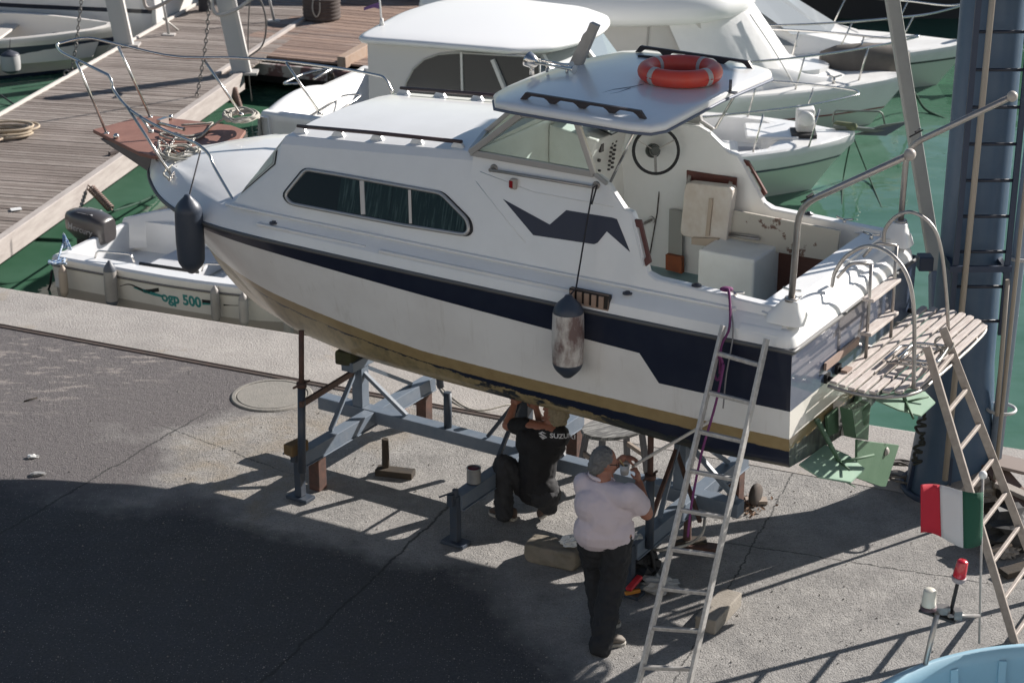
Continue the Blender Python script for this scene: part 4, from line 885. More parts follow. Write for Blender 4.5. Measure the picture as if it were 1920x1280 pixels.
# adjustable side props
def prop(x, y, zt, lean=(0, 0), mtl=CRADLED):
    m = MB(); m.cyl((x, y, .36), (x+lean[0]*.6, y+lean[1]*.6, .36+(zt-.36)*.6), .034, .034, 12); o = cr.p('side_prop', m, mtl)
    m = MB(); m.cyl((x+lean[0]*.6, y+lean[1]*.6, .36+(zt-.36)*.6), (x+lean[0], y+lean[1], zt), .024, .024, 10); h = Vec((x+lean[0]*.62, y+lean[1]*.62, .36+(zt-.36)*.62)); m.cyl(h-Vec((0, .11, 0)), h+Vec((0, .11, .01)), .010, .010, 6); m.cyl(h-Vec((0, 0, .02)), h+Vec((0, 0, .02)), .045, .045, 10)
    cr.p('screw', m, RUST, parent=o)
prop(4.36, 1.27, 1.56, (.10, -.20)); prop(1.22, .93, 1.36, (0, .03)); prop(4.4, -.90, 1.45, (0, .2)); prop(1.3, -.95, 1.4); 
m_ = MB(); m_.beam((4.38, 1.22, .96), (4.66, .1, .80), .03, .05); cr.p('tie_bar', m_, RUST)
m_ = MB(); m_.beam((1.25, .92, .50), (1.42, .1, .86), .03, .04); m_.beam((1.0, .5, .46), (1.42, .1, .80), .03, .03); cr.p('tie_bar', m_, RUST)
for s in (-.16, .16): cr.p('brace', MB().beam((2.92+s*2.4, .0, .46), (2.92, .02, .98), .03, .03), CRADLED)
cr.p('brace', MB().beam((2.92, .5, .46), (2.92, .02, .98), .03, .03), CRADLED)
cr.p('keel_post', MB().box((2.92, 0, .70), (.09, .09, .50)).box((2.92, 0, .97), (.14, .30, .07)), CRADLED)
# wheel near the far end of the last cross beam
m_ = MB(); m_.lathe((1.14, -.86, .10), [(.001, .025), (.04, .03), (.085, .028), (.10, .01), (.10, -.01), (.085, -.028), (.001, -.025)], 20, Matrix.Rotation(pi/2, 3, 'Y')); cr.p('wheel', m_, mat('wheel_rubber', (.05, .045, .04), .8, c2=(.12, .08, .06), sc=10))
# yellow block tied at the first jack
solo('wooden_wedge', MB().box(W((4.48, 1.15, .52))+Vec((-.02, 0, 0)), (.20, .11, .10), .9), mat('wedge', (.16, .10, .04), .8, c2=(.05, .035, .02), sc=9), 'brown wooden wedge resting on the jack at the bow end of the cradle', 'wedge', bevel=.012)
# ================================================================ ODDS AND ENDS ON THE QUAY
pc = Z(858, 915, .45); pc = W((2.92, .82, .45)); can = T('paint_can', 'open grey paint can with red paint standing on the cradle beam', 'paint can', pc)
can.p('can', MB().lathe((0, 0, 0), [(.001, .004), (.058, .004), (.058, .0), (.060, .01), (.058, .02), (.058, .125), (.061, .128), (.061, .134), (.054, .134), (.053, .115), (.001, .112)], 24), mat('can_tin', (.30, .30, .30), .4, .5, c2=(.45, .45, .44), sc=20))
can.p('paint', MB().lathe((0, 0, 0), [(.001, .1265), (.052, .1265), (.052, .12)], 20), mat('dark_red_paint', (.16, .01, .03), .3))
# low stool far side
sc_ = Z(1150, 893); st = T('work_stool', 'round topped splattered wooden stool behind the standing man', 'stool', sc_, .5)
st.p('seat', MB().prism([Vec((.30*cos(a)*1.05, .22*sin(a), .45)) for a in [2*pi*i/16 for i in range(16)]], (0, 0, .035)), mat('splattered_wood', (.26, .26, .25), .7, c2=(.08, .08, .08), sc=7, stretch=(1, 7, 1), thr=(.42, .55), amt=.9), bevel=.01)
for sx in (-1, 1):
    for sy in (-1, 1): st.p('leg', MB().beam((sx*.20, sy*.13, .45), (sx*.25, sy*.17, 0), .04, .05), mat('stool_leg', (.12, .12, .13), .7, c2=(.2, .2, .2), sc=12))
for sx in (-1, 1): st.p('crossbar', MB().beam((sx*.225, -.15, .22), (sx*.225, .15, .22), .03, .04), WOOD)
# rubble block with crumpled paper
bl = Z(1040, 1052); rk = MB()
def rough_box(m, c, size, rz, seed, amp=.02):
    bm = bmesh.new(); bmesh.ops.create_cube(bm, size=1); bmesh.ops.subdivide_edges(bm, edges=bm.edges[:], cuts=5, use_grid_fill=True); rn_ = random.Random(seed); R = Matrix.Rotation(rz, 3, 'Z')
    for v in bm.verts:
        n = Vec((rn_.uniform(-1, 1), rn_.uniform(-1, 1), rn_.uniform(-1, 1)))*amp; k = sum(abs(t) > .49 for t in v.co); sh = 1-.05*(k > 1)-.05*(k > 2)
        v.co = Vec(c)+R @ Vec((v.co.x*size[0]*sh, v.co.y*size[1]*sh, v.co.z*size[2]*sh))+n
    bm.verts.index_update(); m.add([v.co.copy() for v in bm.verts], [[v.index for v in f.verts] for f in bm.faces]); bm.free(); return m
rough_box(rk, bl+Vec((0, 0, .085)), (.46, .24, .17), -.42, 4, .012)
blk = solo('stone_block', rk, mat('mossy_stone', (.23, .20, .16), .95, c2=(.07, .07, .045), sc=7, bump=1, bsc=22), 'mossy stone block with crumpled paper on it beside the men', 'block', sub=1)
def crumple(c, r, seed, n=3):
    m = MB(); bm = bmesh.new(); bmesh.ops.create_icosphere(bm, subdivisions=n, radius=1); rn = random.Random(seed)
    for v in bm.verts: k = .6+.55*rn.random(); v.co = Vec((v.co.x*r[0]*k, v.co.y*r[1]*k, v.co.z*r[2]*k))
    m.add([v.co+Vec(c) for v in bm.verts], [[v.index for v in f.verts] for f in bm.faces]); bm.free(); return m
PAPER = mat('crumpled_paper', (.70, .70, .68), .8)
solo('crumpled_paper', crumple(bl+Vec((.13, -.05, .21)), (.09, .07, .045), 5), PAPER, 'white crumpled paper lying on the stone block', 'paper')
solo('white_rags', crumple(Z(1235, 1095, .06), (.16, .11, .07), 8), mat('rag_cloth', (.40, .40, .39), .9), 'grey white rags heaped on the quay behind the near ladder', 'rag')
solo('red_tool_handle', MB().beam(Z(1178, 1105, .12), Z(1200, 1080, .16), .05, .03), REDP, 'red plastic tool handle by the standing man legs', 'tool', bevel=.006)
solo('orange_tool_handle', MB().beam(Z(1172, 1112, .05), Z(1200, 1106, .05), .03, .03), mat('orange_plastic', (.55, .22, .03), .5), 'orange tool handle beside the red one by the standing man legs', 'tool', bevel=.006)
bg_ = T('tool_bag', 'black open tool bag on the quay behind the standing man legs', 'bag', Z(1188, 1085))
bg_.p('bag_body', crumple((0, 0, .13), (.20, .16, .16), 21, 3), BLACK); bg_.p('strap', MB().tube(curve([(-.05, -.02, .28), (.02, -.03, .40), (.12, -.05, .30), (.16, -.08, .10)], 5), .018, 8), BLACK)
# big offcut of beam, right of the near ladder
A, B_ = Z(1322, 1172, .06), Z(1372, 1118, .06); solo('timber_offcut', MB().beam(A, B_, .17, .12), mat('grey_timber', (.30, .27, .23), .9, c2=(.16, .14, .11), sc=9, bump=.5), 'grey timber offcut lying on the quay right of the near ladder', 'timber', bevel=.01)
A, B_ = Z(1262, 1018, .04), Z(1325, 1018, .04); solo('dark_timber', MB().beam(A, B_, .12, .08), DARKW, 'dark timber block under the stern jack of the cradle', 'timber', bevel=.01)
solo('flat_board_scrap', MB().beam(Z(1398, 938, .02), Z(1438, 938, .02), .10, .03), WOOD, 'small flat board scrap by the dry leaves', 'board')
solo('pale_strap', MB().tube(curve([Z(1322, 968, .45), Z(1316, 1000, .42), Z(1290, 1020, .3), Z(1245, 1030, .3), Z(1225, 1030, .25)], 6), .012, 6), mat('strap_grey', (.40, .38, .34), .8), 'pale narrow strap curling behind the near ladder over the cradle beam', 'strap')
solo('plastic_bag', crumple(Z(1190, 1012, .42), (.07, .06, .07), 41), mat('bag_grey', (.45, .46, .45), .5), 'small crumpled translucent bag on the cradle beam behind the standing man', 'bag')
m_ = MB(); rn = random.Random(12)
for i in range(160):
    p = Z(1385+rn.gauss(0, 20), 950+rn.gauss(0, 9), .004+rn.random()*.035); a = rn.random()*6; s_ = .012+rn.random()*.02
    u = Vec((cos(a), sin(a), rn.uniform(-.5, .5))); v = Vec((-sin(a), cos(a), rn.uniform(-.5, .5))); m_.add([p-u*s_, p-v*s_*.5, p+u*s_, p+v*s_*.5+Vec((0, 0, .006))], [(0, 1, 2, 3)])
solo('dry_leaves', m_, mat('dry_leaf', (.18, .11, .07), .9, c2=(.30, .20, .14), sc=25), 'brown dry leaves gathered by the stern end of the cradle', 'leaves', kind='stuff')
m_ = MB()
for i in range(700):
    px = rn.uniform(-60, 1980); py = rn.uniform(620, 1290); p = Z(px, py, .003)
    if (p-G0).dot(Vec((-gd.y, gd.x, 0))) > -.05: continue
    s_ = rn.uniform(.004, .013); a = rn.random()*6; m_.add([p+Vec((cos(a+k*2.1)*s_, sin(a+k*2.1)*s_*rn.uniform(.5, 1), 0)) for k in range(3)]+[p+Vec((0, 0, s_*.9))], [(0, 1, 3), (1, 2, 3), (2, 0, 3)])
solo('grit', m_, mat('grit_stone', (.30, .28, .26), .9, c2=(.10, .09, .08), sc=40), 'small loose grit and chips scattered over the quay', 'grit', kind='stuff')
for i, (px, py, s_, lb) in enumerate(((62, 855, .055, 'white scrap of paper on the quay at the far left'), (70, 888, .07, 'crumpled pale rag at the edge of the shade on the left'))):
    solo('litter_scrap', crumple(Z(px, py, .015), (s_, s_*.6, .02), 30+i, 2), PAPER if i == 0 else mat('litter%d' % i, (.22, .22, .22), .9), lb, 'litter')
solo('red_twine', scribble([Z(750+rn.uniform(-14, 14), 762+rn.uniform(-5, 5), .02+.01*rn.random()) for i in range(26)], .006), REDP, 'small heap of red twine on the quay behind the main cradle beam', 'twine')
solo('paper_cup_lid', MB().lathe(Z(1084, 863, .005), [(.001, .01), (.04, .01), (.045, 0)], 14), mat('pinkish', (.5, .25, .28), .6), 'pink plastic lid lying on the quay behind the crouching man', 'lid')
m_ = MB(); m_.tube(curve([Z(815, 715), Z(840, 745, .01), Z(870, 765), Z(905, 773), Z(950, 770)], 6), .008, 6); m_.tube(curve([Z(800, 700, .0), Z(880, 766, .01), Z(960, 757, .01)], 6), .006, 6); solo('loose_cable', m_, ROPEW, 'thin grey cable lying on the quay behind the cradle', 'cable')
solo('dry_stick', MB().tube([Z(45, 752, .01), Z(70, 745, .02)], .008, 5), DARKW, 'small dark stick on the quay at the far left', 'stick')

# ================================================================ PEOPLE
def fuse(name, mb, m, parent, vox=.008, sm_=4, inv=None, disp=None, label=None):
    o = mesh(name, mb, m, parent, inv=inv, recalc=False)
    r = o.modifiers.new('fuse', 'REMESH'); r.mode = 'VOXEL'; r.voxel_size = vox; r.use_smooth_shade = True
    s_ = o.modifiers.new('smooth', 'SMOOTH'); s_.iterations = sm_; s_.factor = .5
    if disp:
        tx = bpy.data.textures.new('folds', 'CLOUDS'); tx.noise_scale = disp[0]; d = o.modifiers.new('folds', 'DISPLACE'); d.texture = tx; d.strength = disp[1]; d.mid_level = .5; d.texture_coords = 'LOCAL'
    if label: o['label'] = label
    return o
SKIN = mat('tanned_skin', (.33, .145, .095), .5, c2=(.24, .095, .06), sc=12)
PINK = mat('pale_pink_cotton', (.60, .53, .57), .85, c2=(.52, .46, .50), sc=5, bump=.7, bsc=13)
DENIM = mat('black_trousers', (.014, .015, .018), .85, c2=(.026, .027, .03), sc=7, bump=.5, bsc=12)
BLKT = mat('black_cotton', (.008, .008, .010), .8, c2=(.014, .014, .016), sc=6, bump=.5, bsc=14)
GREYHAIR = mat('grey_hair', (.10, .10, .10), .6, c2=(.27, .27, .27), sc=14, bump=.6, bsc=160)
SHOE = mat('beige_shoe', (.17, .145, .12), .7, c2=(.09, .075, .06), sc=9); SOLE = mat('shoe_sole', (.38, .36, .32), .7)
def hand(mb, wr, d, palm_n, curl=.8, L=.095, thumb=1):
    d = d.normalized(); n = (palm_n-d*palm_n.dot(d)).normalized(); s = d.cross(n).normalized()
    pc = wr+d*.045; mb.ell(pc, (.05, .040, .017), Matrix((d, s, n)).transposed(), 10, 8)
    for k, (o, l) in enumerate(((-.030, .062), (-.010, .074), (.011, .070), (.031, .054))):
        a = wr+d*.085+s*o; b = a+(d*cos(curl*.6)+n*sin(curl*.6))*l*.5; c = b+(d*cos(curl*1.7)+n*sin(curl*1.7))*l*.5
        mb.caps(a-d*.02, b, .0095, .009, 8); mb.caps(b, c, .009, .0075, 8)
    a = wr+d*.03+s*(-.034*thumb); b = a+(d*.6-s*thumb*.5+n*.6).normalized()*.035; c = b+(d*.8+n*.6).normalized()*.03
    mb.caps(a, b, .013, .011, 8); mb.caps(b, c, .011, .009, 8)
def shoe(par, toe, heel, inv, m=SHOE, ms=SOLE):
    d = (toe-heel); L = d.length; d.normalize(); u = Vec((0, 0, 1)) if abs(d.z) < .8 else Vec((-.5, -.8, .2)); sd = d.cross(u).normalized(); u = sd.cross(d).normalized()
    mb = MB(); rings = []
    for t, w_, h, dz in ((0, .018, .02, .02), (.03, .034, .05, .045), (.25, .038, .052, .055), (.45, .040, .042, .048), (.7, .048, .030, .036), (.9, .040, .022, .028), (1, .012, .008, .02)):
        c = heel+d*(L*t)+u*(.012+dz); rings.append([c+sd*(w_*cos(a))+u*(h*sin(a)) for a in [2*pi*j/12 for j in range(12)]])
    mb.loft(rings, True, cap=True); s1 = mesh('shoe', mb, m, par, inv=inv)
    sb = MB(); out = []
    for t, w_ in ((-.01, .02), (.05, .038), (.3, .040), (.5, .040), (.72, .052), (.92, .042), (1.02, .015)): out.append((t, w_))
    P = [heel+d*(L*t)+sd*w_ for t, w_ in out]+[heel+d*(L*t)-sd*w_ for t, w_ in out[::-1]]; sb.prism(P, u*.026); mesh('sole', sb, ms, s1, bevel=.006, inv=inv)
def head(mb, c, R, f, up_, scale=1.0):
    f = f.normalized(); up_ = (up_-f*up_.dot(f)).normalized(); s = f.cross(up_).normalized(); M3 = Matrix((f, s, up_)).transposed()
    at = lambda x, y, z: c+(f*x+s*y+up_*z)*scale
    mb.ell(c, Vec((.098, .076, .115))*scale, M3, 20, 14); mb.ell(at(.030, 0, -.055), Vec((.062, .056, .070))*scale, M3, 14, 10)
    mb.ell(at(.085, 0, -.100), Vec((.022, .028, .020))*scale, M3)                      # chin
    mb.caps(at(.092, 0, .012), at(.115, 0, -.028), .010*scale, .015*scale); mb.ell(at(.096, 0, -.062), Vec((.012, .024, .010))*scale, M3)  # nose, mouth
    mb.ell(at(.088, .032, .022), Vec((.012, .022, .009))*scale, M3); mb.ell(at(.088, -.032, .022), Vec((.012, .022, .009))*scale, M3)      # brows
    for k in (-1, 1):
        mb.ell(at(-.008, .077*k, -.012), Vec((.020, .009, .032))*scale, M3)           # ear
        mb.ell(at(.06, .045*k, -.02), Vec((.022, .02, .02))*scale, M3)
    return at
# ---- man standing, back to us, arms raised to the stick
fz = Z(1150, 1190); man = T('person', 'man standing in a pale pink shirt and black trousers holding a long white stick', 'person', (fz.x-.06, fz.y, 0), 0, 'men working on the hull'); I = man.I
y0 = 12.98
ank1, ank2 = Z(1128, 1205, .09), Z(1130, 1172, .09)
hipc = Y(1130, 1035, 13.0); hipc.z = .90; hipc.x = Y(1132, 1030, 13.0).x
hipL, hipR = hipc+Vec((-.095, .02, -.02)), hipc+Vec((.10, -.02, -.02))
chest = Y(1133, 950, 13.02); shc = Y(1130, 893, 13.05); shL = Y(1094, 905, 13.10); shR = Y(1180, 925, 12.92)
neck = Y(1120, 893, 13.08); hd = Y(1132, 866, 13.10)
elR = Y(1212, 962, 13.05); wrR = Y(1198, 905, 13.28); elL = Y(1120, 905, 13.38); wrL = Y(1168, 858, 13.42)
hR = Y(1195, 872, 13.32); hL = Y(1190, 858, 13.44)
b = MB(); b.caps(hipL, hipR, .115, .115); b.caps(hipc+Vec((0, 0, .05)), chest, .11, .125); b.caps(chest+Vec((-.06, 0, 0)), chest+Vec((.06, 0, 0)), .125, .125)
b.caps(shL+Vec((.04, 0, -.03)), shR+Vec((-.04, 0, -.03)), .062, .062); b.caps(shc+Vec((0, 0, -.02)), hd+Vec((0, 0, -.03)), .062, .058)
kn1 = Vec(((hipR.x+ank1.x)/2+.03, 13.0, .48)); kn2 = Vec(((hipL.x+ank2.x)/2, 13.16, .49))
b.caps(hipR, kn1, .085, .06); b.caps(kn1, ank1, .055, .042); b.caps(hipL, kn2, .085, .06); b.caps(kn2, ank2, .055, .042)
b.caps(shR, elR, .058, .050); b.caps(elR, wrR, .052, .032); b.caps(shL, elL, .050, .040); b.caps(elL, wrL, .040, .028)
FH = (Vec((.86, .42, -.28))).normalized(); at = head(b, hd, 1, FH, Vec((-.18, .05, 1)), 1.0)
hand(b, wrR, (hR-wrR), Vec((-.6, .3, .3)), 1.1, thumb=-1); hand(b, wrL, (hL-wrL), Vec((.2, 0, -1)), 1.0)
body = fuse('body', b, SKIN, man.e, .0075, 3, I)
hr_ = MB(); M3 = Matrix((FH, FH.cross(Vec((0, 0, 1))).normalized(), FH.cross(Vec((0, 0, 1))).normalized().cross(FH))).transposed()
hr_.ell(hd+M3 @ Vec((-.024, 0, .012)), (.092, .083, .112), M3, 20, 14); hr_.ell(hd+M3 @ Vec((-.055, 0, -.040)), (.060, .070, .070), M3, 14, 10)
hair = fuse('hair', hr_, GREYHAIR, man.e, .006, 1, I, disp=(.016, .022))
gl_ = MB(); e1 = at(.10, -.032, 0); 
for k in (-1, 1): gl_.torus(at(.104, .032*k, -.004), .022, .0025, Matrix((FH.cross(Vec((0, 0, 1))).normalized(), Vec((0, 0, 1)), FH)).transposed(), 16, 5); gl_.tube([at(.10, .058*k, 0), at(0, .082*k, .0)], .003, 5)
mesh('glasses', gl_, BLACK, man.e, inv=I)
s = MB(); s.caps(hipc+Vec((-.07, 0, -.01)), hipc+Vec((.07, 0, -.01)), .158, .158); s.caps(hipc+Vec((0, 0, .08)), chest, .165, .172); s.caps(chest+Vec((-.07, 0, .02)), chest+Vec((.075, 0, .0)), .155, .155)
s.caps(shL+Vec((.02, 0, -.03)), shR+Vec((-.01, 0, -.03)), .092, .092); s.caps(shR, shR.lerp(elR, .55), .084, .090); s.caps(shL, shL.lerp(elL, .65), .08, .075)
shirt = fuse('shirt', s, PINK, man.e, .010, 5, I, disp=(.085, .018))
cl = MB(); cc = neck+Vec((.0, 0, .005)); cl.torus(cc+Vec((.015, 0, .0)), .072, .016, Matrix.Rotation(.25, 3, 'Y'), 24, 8); cl.beam(cc+Vec((.06, .03, -.01)), cc+Vec((.12, -.02, -.045)), .012, .05); mesh('collar', cl, PINK, shirt, inv=I)
t_ = MB(); t_.caps(hipL+Vec((.02, 0, -.04)), hipR+Vec((-.02, 0, -.04)), .122, .122); t_.caps(hipR+Vec((0, 0, -.05)), kn1, .118, .10); t_.caps(kn1, ank1+Vec((-.005, 0, -.02)), .098, .088); t_.caps(hipL+Vec((0, 0, -.05)), kn2, .118, .10); t_.caps(kn2, ank2+Vec((0, 0, -.02)), .098, .088)
fuse('trousers', t_, DENIM, man.e, .011, 4, I, disp=(.06, .04))
bt = MB(); 
shoe(man.e, Z(1172, 1205, .0), Z(1128, 1212, .0), I); shoe(man.e, Z(1163, 1170, .0), Z(1123, 1176, .0), I)
# the stick he holds
sa, sb_ = hL+Vec((.02, -.05, -.02)), W(By(1334, 788, 1.20)); solo('long_stick', MB().beam(sa-(sb_-sa).normalized()*.05, sb_, .035, .018), mat('pale_batten', (.52, .49, .44), .7), 'long pale wooden stick held by the standing man and reaching to the hull', 'stick')
bk_ = T('paint_cup', 'small grey cup with green paint and a brush hanging by the standing man hands', 'paint cup', hR+Vec((-.09, .06, -.10)))
bk_.p('cup', MB().lathe((0, 0, 0), [(.001, .0), (.030, .0), (.038, .08), (.034, .078), (.028, .06), (.001, .06)], 18), WHITEP); bk_.p('brush', MB().beam((.0, 0, .06), (-.04, .0, .12), .012, .008), mat('brush_wood', (.55, .4, .2), .6)); bk_.p('paint', MB().lathe((0, 0, 0), [(.001, .066), (.030, .066), (.03, .06)], 14), GREEN)

# ---- man crouching under the hull
f1_, f2_ = Z(942, 972), Z(1040, 955); yb = f1_.y
cm_ = T('person', 'man crouching under the hull in a black lettered t-shirt, arms raised to the bottom', 'person', (f1_.x+.12, yb, 0), 0, 'men working on the hull'); I = cm_.I
hip = Y(1005, 918, yb+.05); hipl = Y(985, 912, yb+.10); hipr = Y(1022, 925, yb-.02); hipl.z = max(hipl.z, .3)
kneeL = Y(942, 868, yb-.12+.15); ankL = Z(945, 958, .10); kneeR = Y(955, 900, yb+.45); kneeR = Vec((hipr.x-.30, yb+.38, .22)); ankR = Z(1030, 950, .14)
ch = Y(1012, 835, yb+.04); sL = Y(985, 799, yb+.10); sR = Y(1050, 812, yb-.03); nk = Y(1028, 796, yb+.04); hd2 = Y(1041, 775, yb+.05)
eL = Y(951, 797, yb+.20); wL = Y(963, 762, yb+.30); hLt = Y(965, 745, yb+.33); eR = Y(1016, 802, yb+.30); wR = Y(1006, 768, yb+.36); hRt = Y(1001, 750, yb+.39)
b = MB(); b.caps(hipl, hipr, .10, .10); b.caps(hip, ch, .11, .13); b.caps(ch+Vec((-.05, 0, .02)), ch+Vec((.05, 0, .02)), .13, .13); b.caps(sL, sR, .07, .07); b.caps(nk+Vec((0, 0, -.06)), hd2, .06, .058)
b.caps(hipl, kneeL, .085, .062); b.caps(kneeL, ankL, .056, .042); b.caps(hipr, kneeR, .085, .062); b.caps(kneeR, ankR, .056, .042)
b.caps(sL, eL, .050, .045); b.caps(eL, wL, .043, .030); b.caps(sR, eR, .048, .042); b.caps(eR, wR, .040, .028)
F2 = Vec((-.72, .60, .30)).normalized(); at2 = head(b, hd2, 1, F2, Vec((.25, -.2, 1)), 1.0)
hand(b, wL, hLt-wL, Vec((.3, .5, .2)), .9); hand(b, wR, hRt-wR, Vec((-.2, .5, .2)), .9, thumb=-1)
fuse('body', b, SKIN, cm_.e, .0075, 3, I)
S2 = F2.cross(Vec((0, 0, 1))).normalized(); M4 = Matrix((F2, S2, S2.cross(F2))).transposed(); h_ = MB()
h_.ell(hd2+M4 @ Vec((-.028, 0, .018)), (.094, .090, .112), M4, 20, 14); h_.ell(hd2+M4 @ Vec((-.058, 0, -.040)), (.064, .078, .075), M4, 14, 10)
fuse('hair', h_, mat('blond_grey_hair', (.32, .27, .18), .8, c2=(.20, .16, .10), sc=16, bump=.7, bsc=140), cm_.e, .007, 1, I, disp=(.018, .028))
s = MB(); s.caps(hip+Vec((-.01, 0, .02)), ch, .160, .170); s.caps(hipl+Vec((.02, 0, .06)), hipr+Vec((-.01, 0, .05)), .128, .128); s.caps(ch+Vec((-.06, 0, .03)), ch+Vec((.07, 0, .0)), .148, .148); s.caps(sL+Vec((.02, 0, -.03)), sR+Vec((-.01, 0, -.04)), .092, .092)
s.caps(sL, sL.lerp(eL, .55), .078, .072); s.caps(sR, sR.lerp(eR, 1.02), .078, .068); s.caps(ch, nk+Vec((0, 0, -.07)), .13, .075)
shirt2 = fuse('t_shirt', s, BLKT, cm_.e, .010, 4, I, disp=(.07, .020))
t_ = MB(); t_.caps(hipl+Vec((.0, 0, .0)), hipr+Vec((.0, 0, .0)), .135, .140); t_.caps(hipl, kneeL, .115, .082); t_.caps(kneeL, ankL+Vec((0, 0, -.02)), .082, .078); t_.caps(hipr, kneeR, .112, .085); t_.caps(kneeR, ankR, .082, .07)
fuse('trousers', t_, mat('dark_jeans', (.020, .021, .024), .85, c2=(.045, .045, .05), sc=6, bump=.5, bsc=14), cm_.e, .011, 4, I, disp=(.05, .035))
SH2 = mat('brown_shoe', (.10, .065, .05), .7, c2=(.05, .035, .03), sc=9)
shoe(cm_.e, Z(918, 962, .0), Z(968, 975, .0), I, SH2); shoe(cm_.e, Z(1012, 972, .0), Z(1040, 948, .10), I, SH2)
# lettering on the back: an S emblem and the word, shrink-wrapped on the shirt
def text_mesh(txt, size, fontscale=(1, 1), extrude=0, bold=0):
    c = bpy.data.curves.new('txt', 'FONT'); c.body = txt; c.size = size; c.extrude = extrude; c.offset = bold; c.resolution_u = 3
    o = bpy.data.objects.new('txt', c); COL.objects.link(o); dg = bpy.context.evaluated_depsgraph_get(); me = bpy.data.meshes.new_from_object(o.evaluated_get(dg))
    bpy.data.objects.remove(o); return me
def text_on(name, txt, size, org, ux, uy, m, parent, inv, sx=1, bold=0, off=0, wrap=None, extra=None, subd=0):
    me = text_mesh(txt, size, bold=bold); bm = bmesh.new(); bm.from_mesh(me)
    if extra:
        for poly in extra: bm.faces.new([bm.verts.new((a, b_, 0)) for a, b_ in poly])
    if subd:
        bmesh.ops.triangulate(bm, faces=bm.faces); bmesh.ops.subdivide_edges(bm, edges=[e for e in bm.edges if e.calc_length() > size*.15], cuts=subd)
    nrm_ = ux.cross(uy).normalized()
    for v in bm.verts: v.co = inv @ (org+ux*(v.co.x*sx)+uy*v.co.y+nrm_*off)
    bm.to_mesh(me); bm.free(); me.name = name; me.materials.clear(); me.materials.append(m); o = bpy.data.objects.new(name, me); COL.objects.link(o); o.parent = parent
    if wrap: cast(o, wrap, (parent.matrix_world if 0 else inv.inverted()), -nrm_)
    return o
LET = mat('shirt_lettering', (.62, .62, .64), .7)
og = Y(1033, 823, yb-.16); emb = [[(-.068, .028), (-.044, .046), (-.020, .030), (-.036, .030), (-.044, .036), (-.050, .030), (-.030, .014), (-.020, .006), (-.034, .006), (-.052, .018)], [(-.066, .012), (-.052, .012), (-.030, .0), (-.020, .004), (-.016, .0), (-.042, -.018)]]
text_on('lettering', 'SUZUKI', .052, og, Vec((.97, .10, -.04)).normalized(), Vec((.02, .25, .97)).normalized(), LET, shirt2, I, 1.15, .0015, wrap=shirt2, extra=[[(a*1.15-.0, c+.0) for a, c in p] for p in emb], subd=2)

# ================================================================ BOATS AFLOAT
def plan(L, B, p=2.4, stern=.92):                        # half outline (x from stern to bow)
    out = []
    for i in range(25):
        t = i/24; x = L*t; w_ = B/2*(stern+(1-stern)*min(1, t*3))*(1-max(0, (t-.35)/.65)**p)
        out.append((x, max(w_, .001)))
    return out
def hullboat(t, L, B, zt, cap=.12, floor=None, mats=None, rake=.17, sheer=.12, name='hull', p=2.4, bandz=None, open_from=0, open_to=1.0, flare=.12):
    """outer shell, gunwale cap, inner wall and floor; zt = gunwale height in world, x forward, origin at stern centre on the water line"""
    H_, D_, I_ = mats; P = plan(L, B, p); n = len(P)
    zs = [zt-WZ+sheer*(i/(n-1))**2 for i in range(n)]; off = -WZ
    side = []
    for sgn in (1, -1):
        rg = []
        for (x, y), z in zip(P, zs):
            f = max(0, (x/L-.55)/.45); xb = x-rake*f*L*.55
            rg.append([(x, sgn*y, z), (x, sgn*(y+.012), z-.05), (x-.0, sgn*(y+.004), z-.09), (lerp(x, xb, .5), sgn*y*(1-flare*.3-.15*f), z*.5), (xb, sgn*y*(1-flare-.45*f), -.0), (xb-.05, sgn*y*(.75-.4*f), -.3)])
        side.append(rg)
    m = MB(); m.loft(side[0]); m.loft(side[1]); a, b = side[0][0], side[1][0]
    for j in range(5): m.add([a[j], a[j+1], b[j+1], b[j]], [(0, 1, 2, 3)])
    h = t.p(name, m, H_)
    # deck: cap + recess between open_from..open_to
    m = MB(); rg = []; fz = floor if floor is not None else .25
    for i, ((x, y), z) in enumerate(zip(P, zs)):
        u = x/L; inn = (open_from <= u <= open_to) and y > cap*1.6
        yi = y-cap if inn else y*.5
        zi = fz if inn else z+.03*(1-u)+.02
        rg.append([(x, y-.0, z+.0), (x, max(y-.03, y*.8), z+.025), (x, yi, z+.02 if inn else z+.04), (x, yi-.02 if inn else yi*.6, zi if inn else z+.05), (x, 0, zi if inn else z+.06)])
    for s in (1, -1): m.loft([[(a_, s*b_, c_) for a_, b_, c_ in r] for r in rg], sm=False)
    # close the stern of the recess
    t.p('deck', m, D_)
    if open_from == 0:
        y = P[0][1]; z = zs[0]; t.p('transom_board', MB().box((.04, 0, (z+fz)/2+.0), (.09, 2*y-.03, z-fz+.04)), I_, bevel=.02)
    return P, zs
def mooring(name, P, r, m, label, n=6): return solo(name, MB().tube(curve(P, n), r, 6), m, label, 'rope', 'mooring lines in the water')
def hullpaint(name, c, band=None, bz=(0, 0), c2=None, low=None, lz=0.1):
    q = NT(name, .3); x, y, z = q.xyz(); q.b.inputs['Coat Weight'].default_value = .3
    k = q.mix(q.ramp(q.noise(2, 5), .4, .75), c, c2 or tuple(v*.9 for v in c))
    if band: k = q.mix(q.ma('MULTIPLY', q.ma('GREATER_THAN', z, bz[0]), q.ma('GREATER_THAN', bz[1], z)), k, band)
    if low: k = q.mix(q.ma('GREATER_THAN', lz, z), k, low)
    q.col(k); return q.m
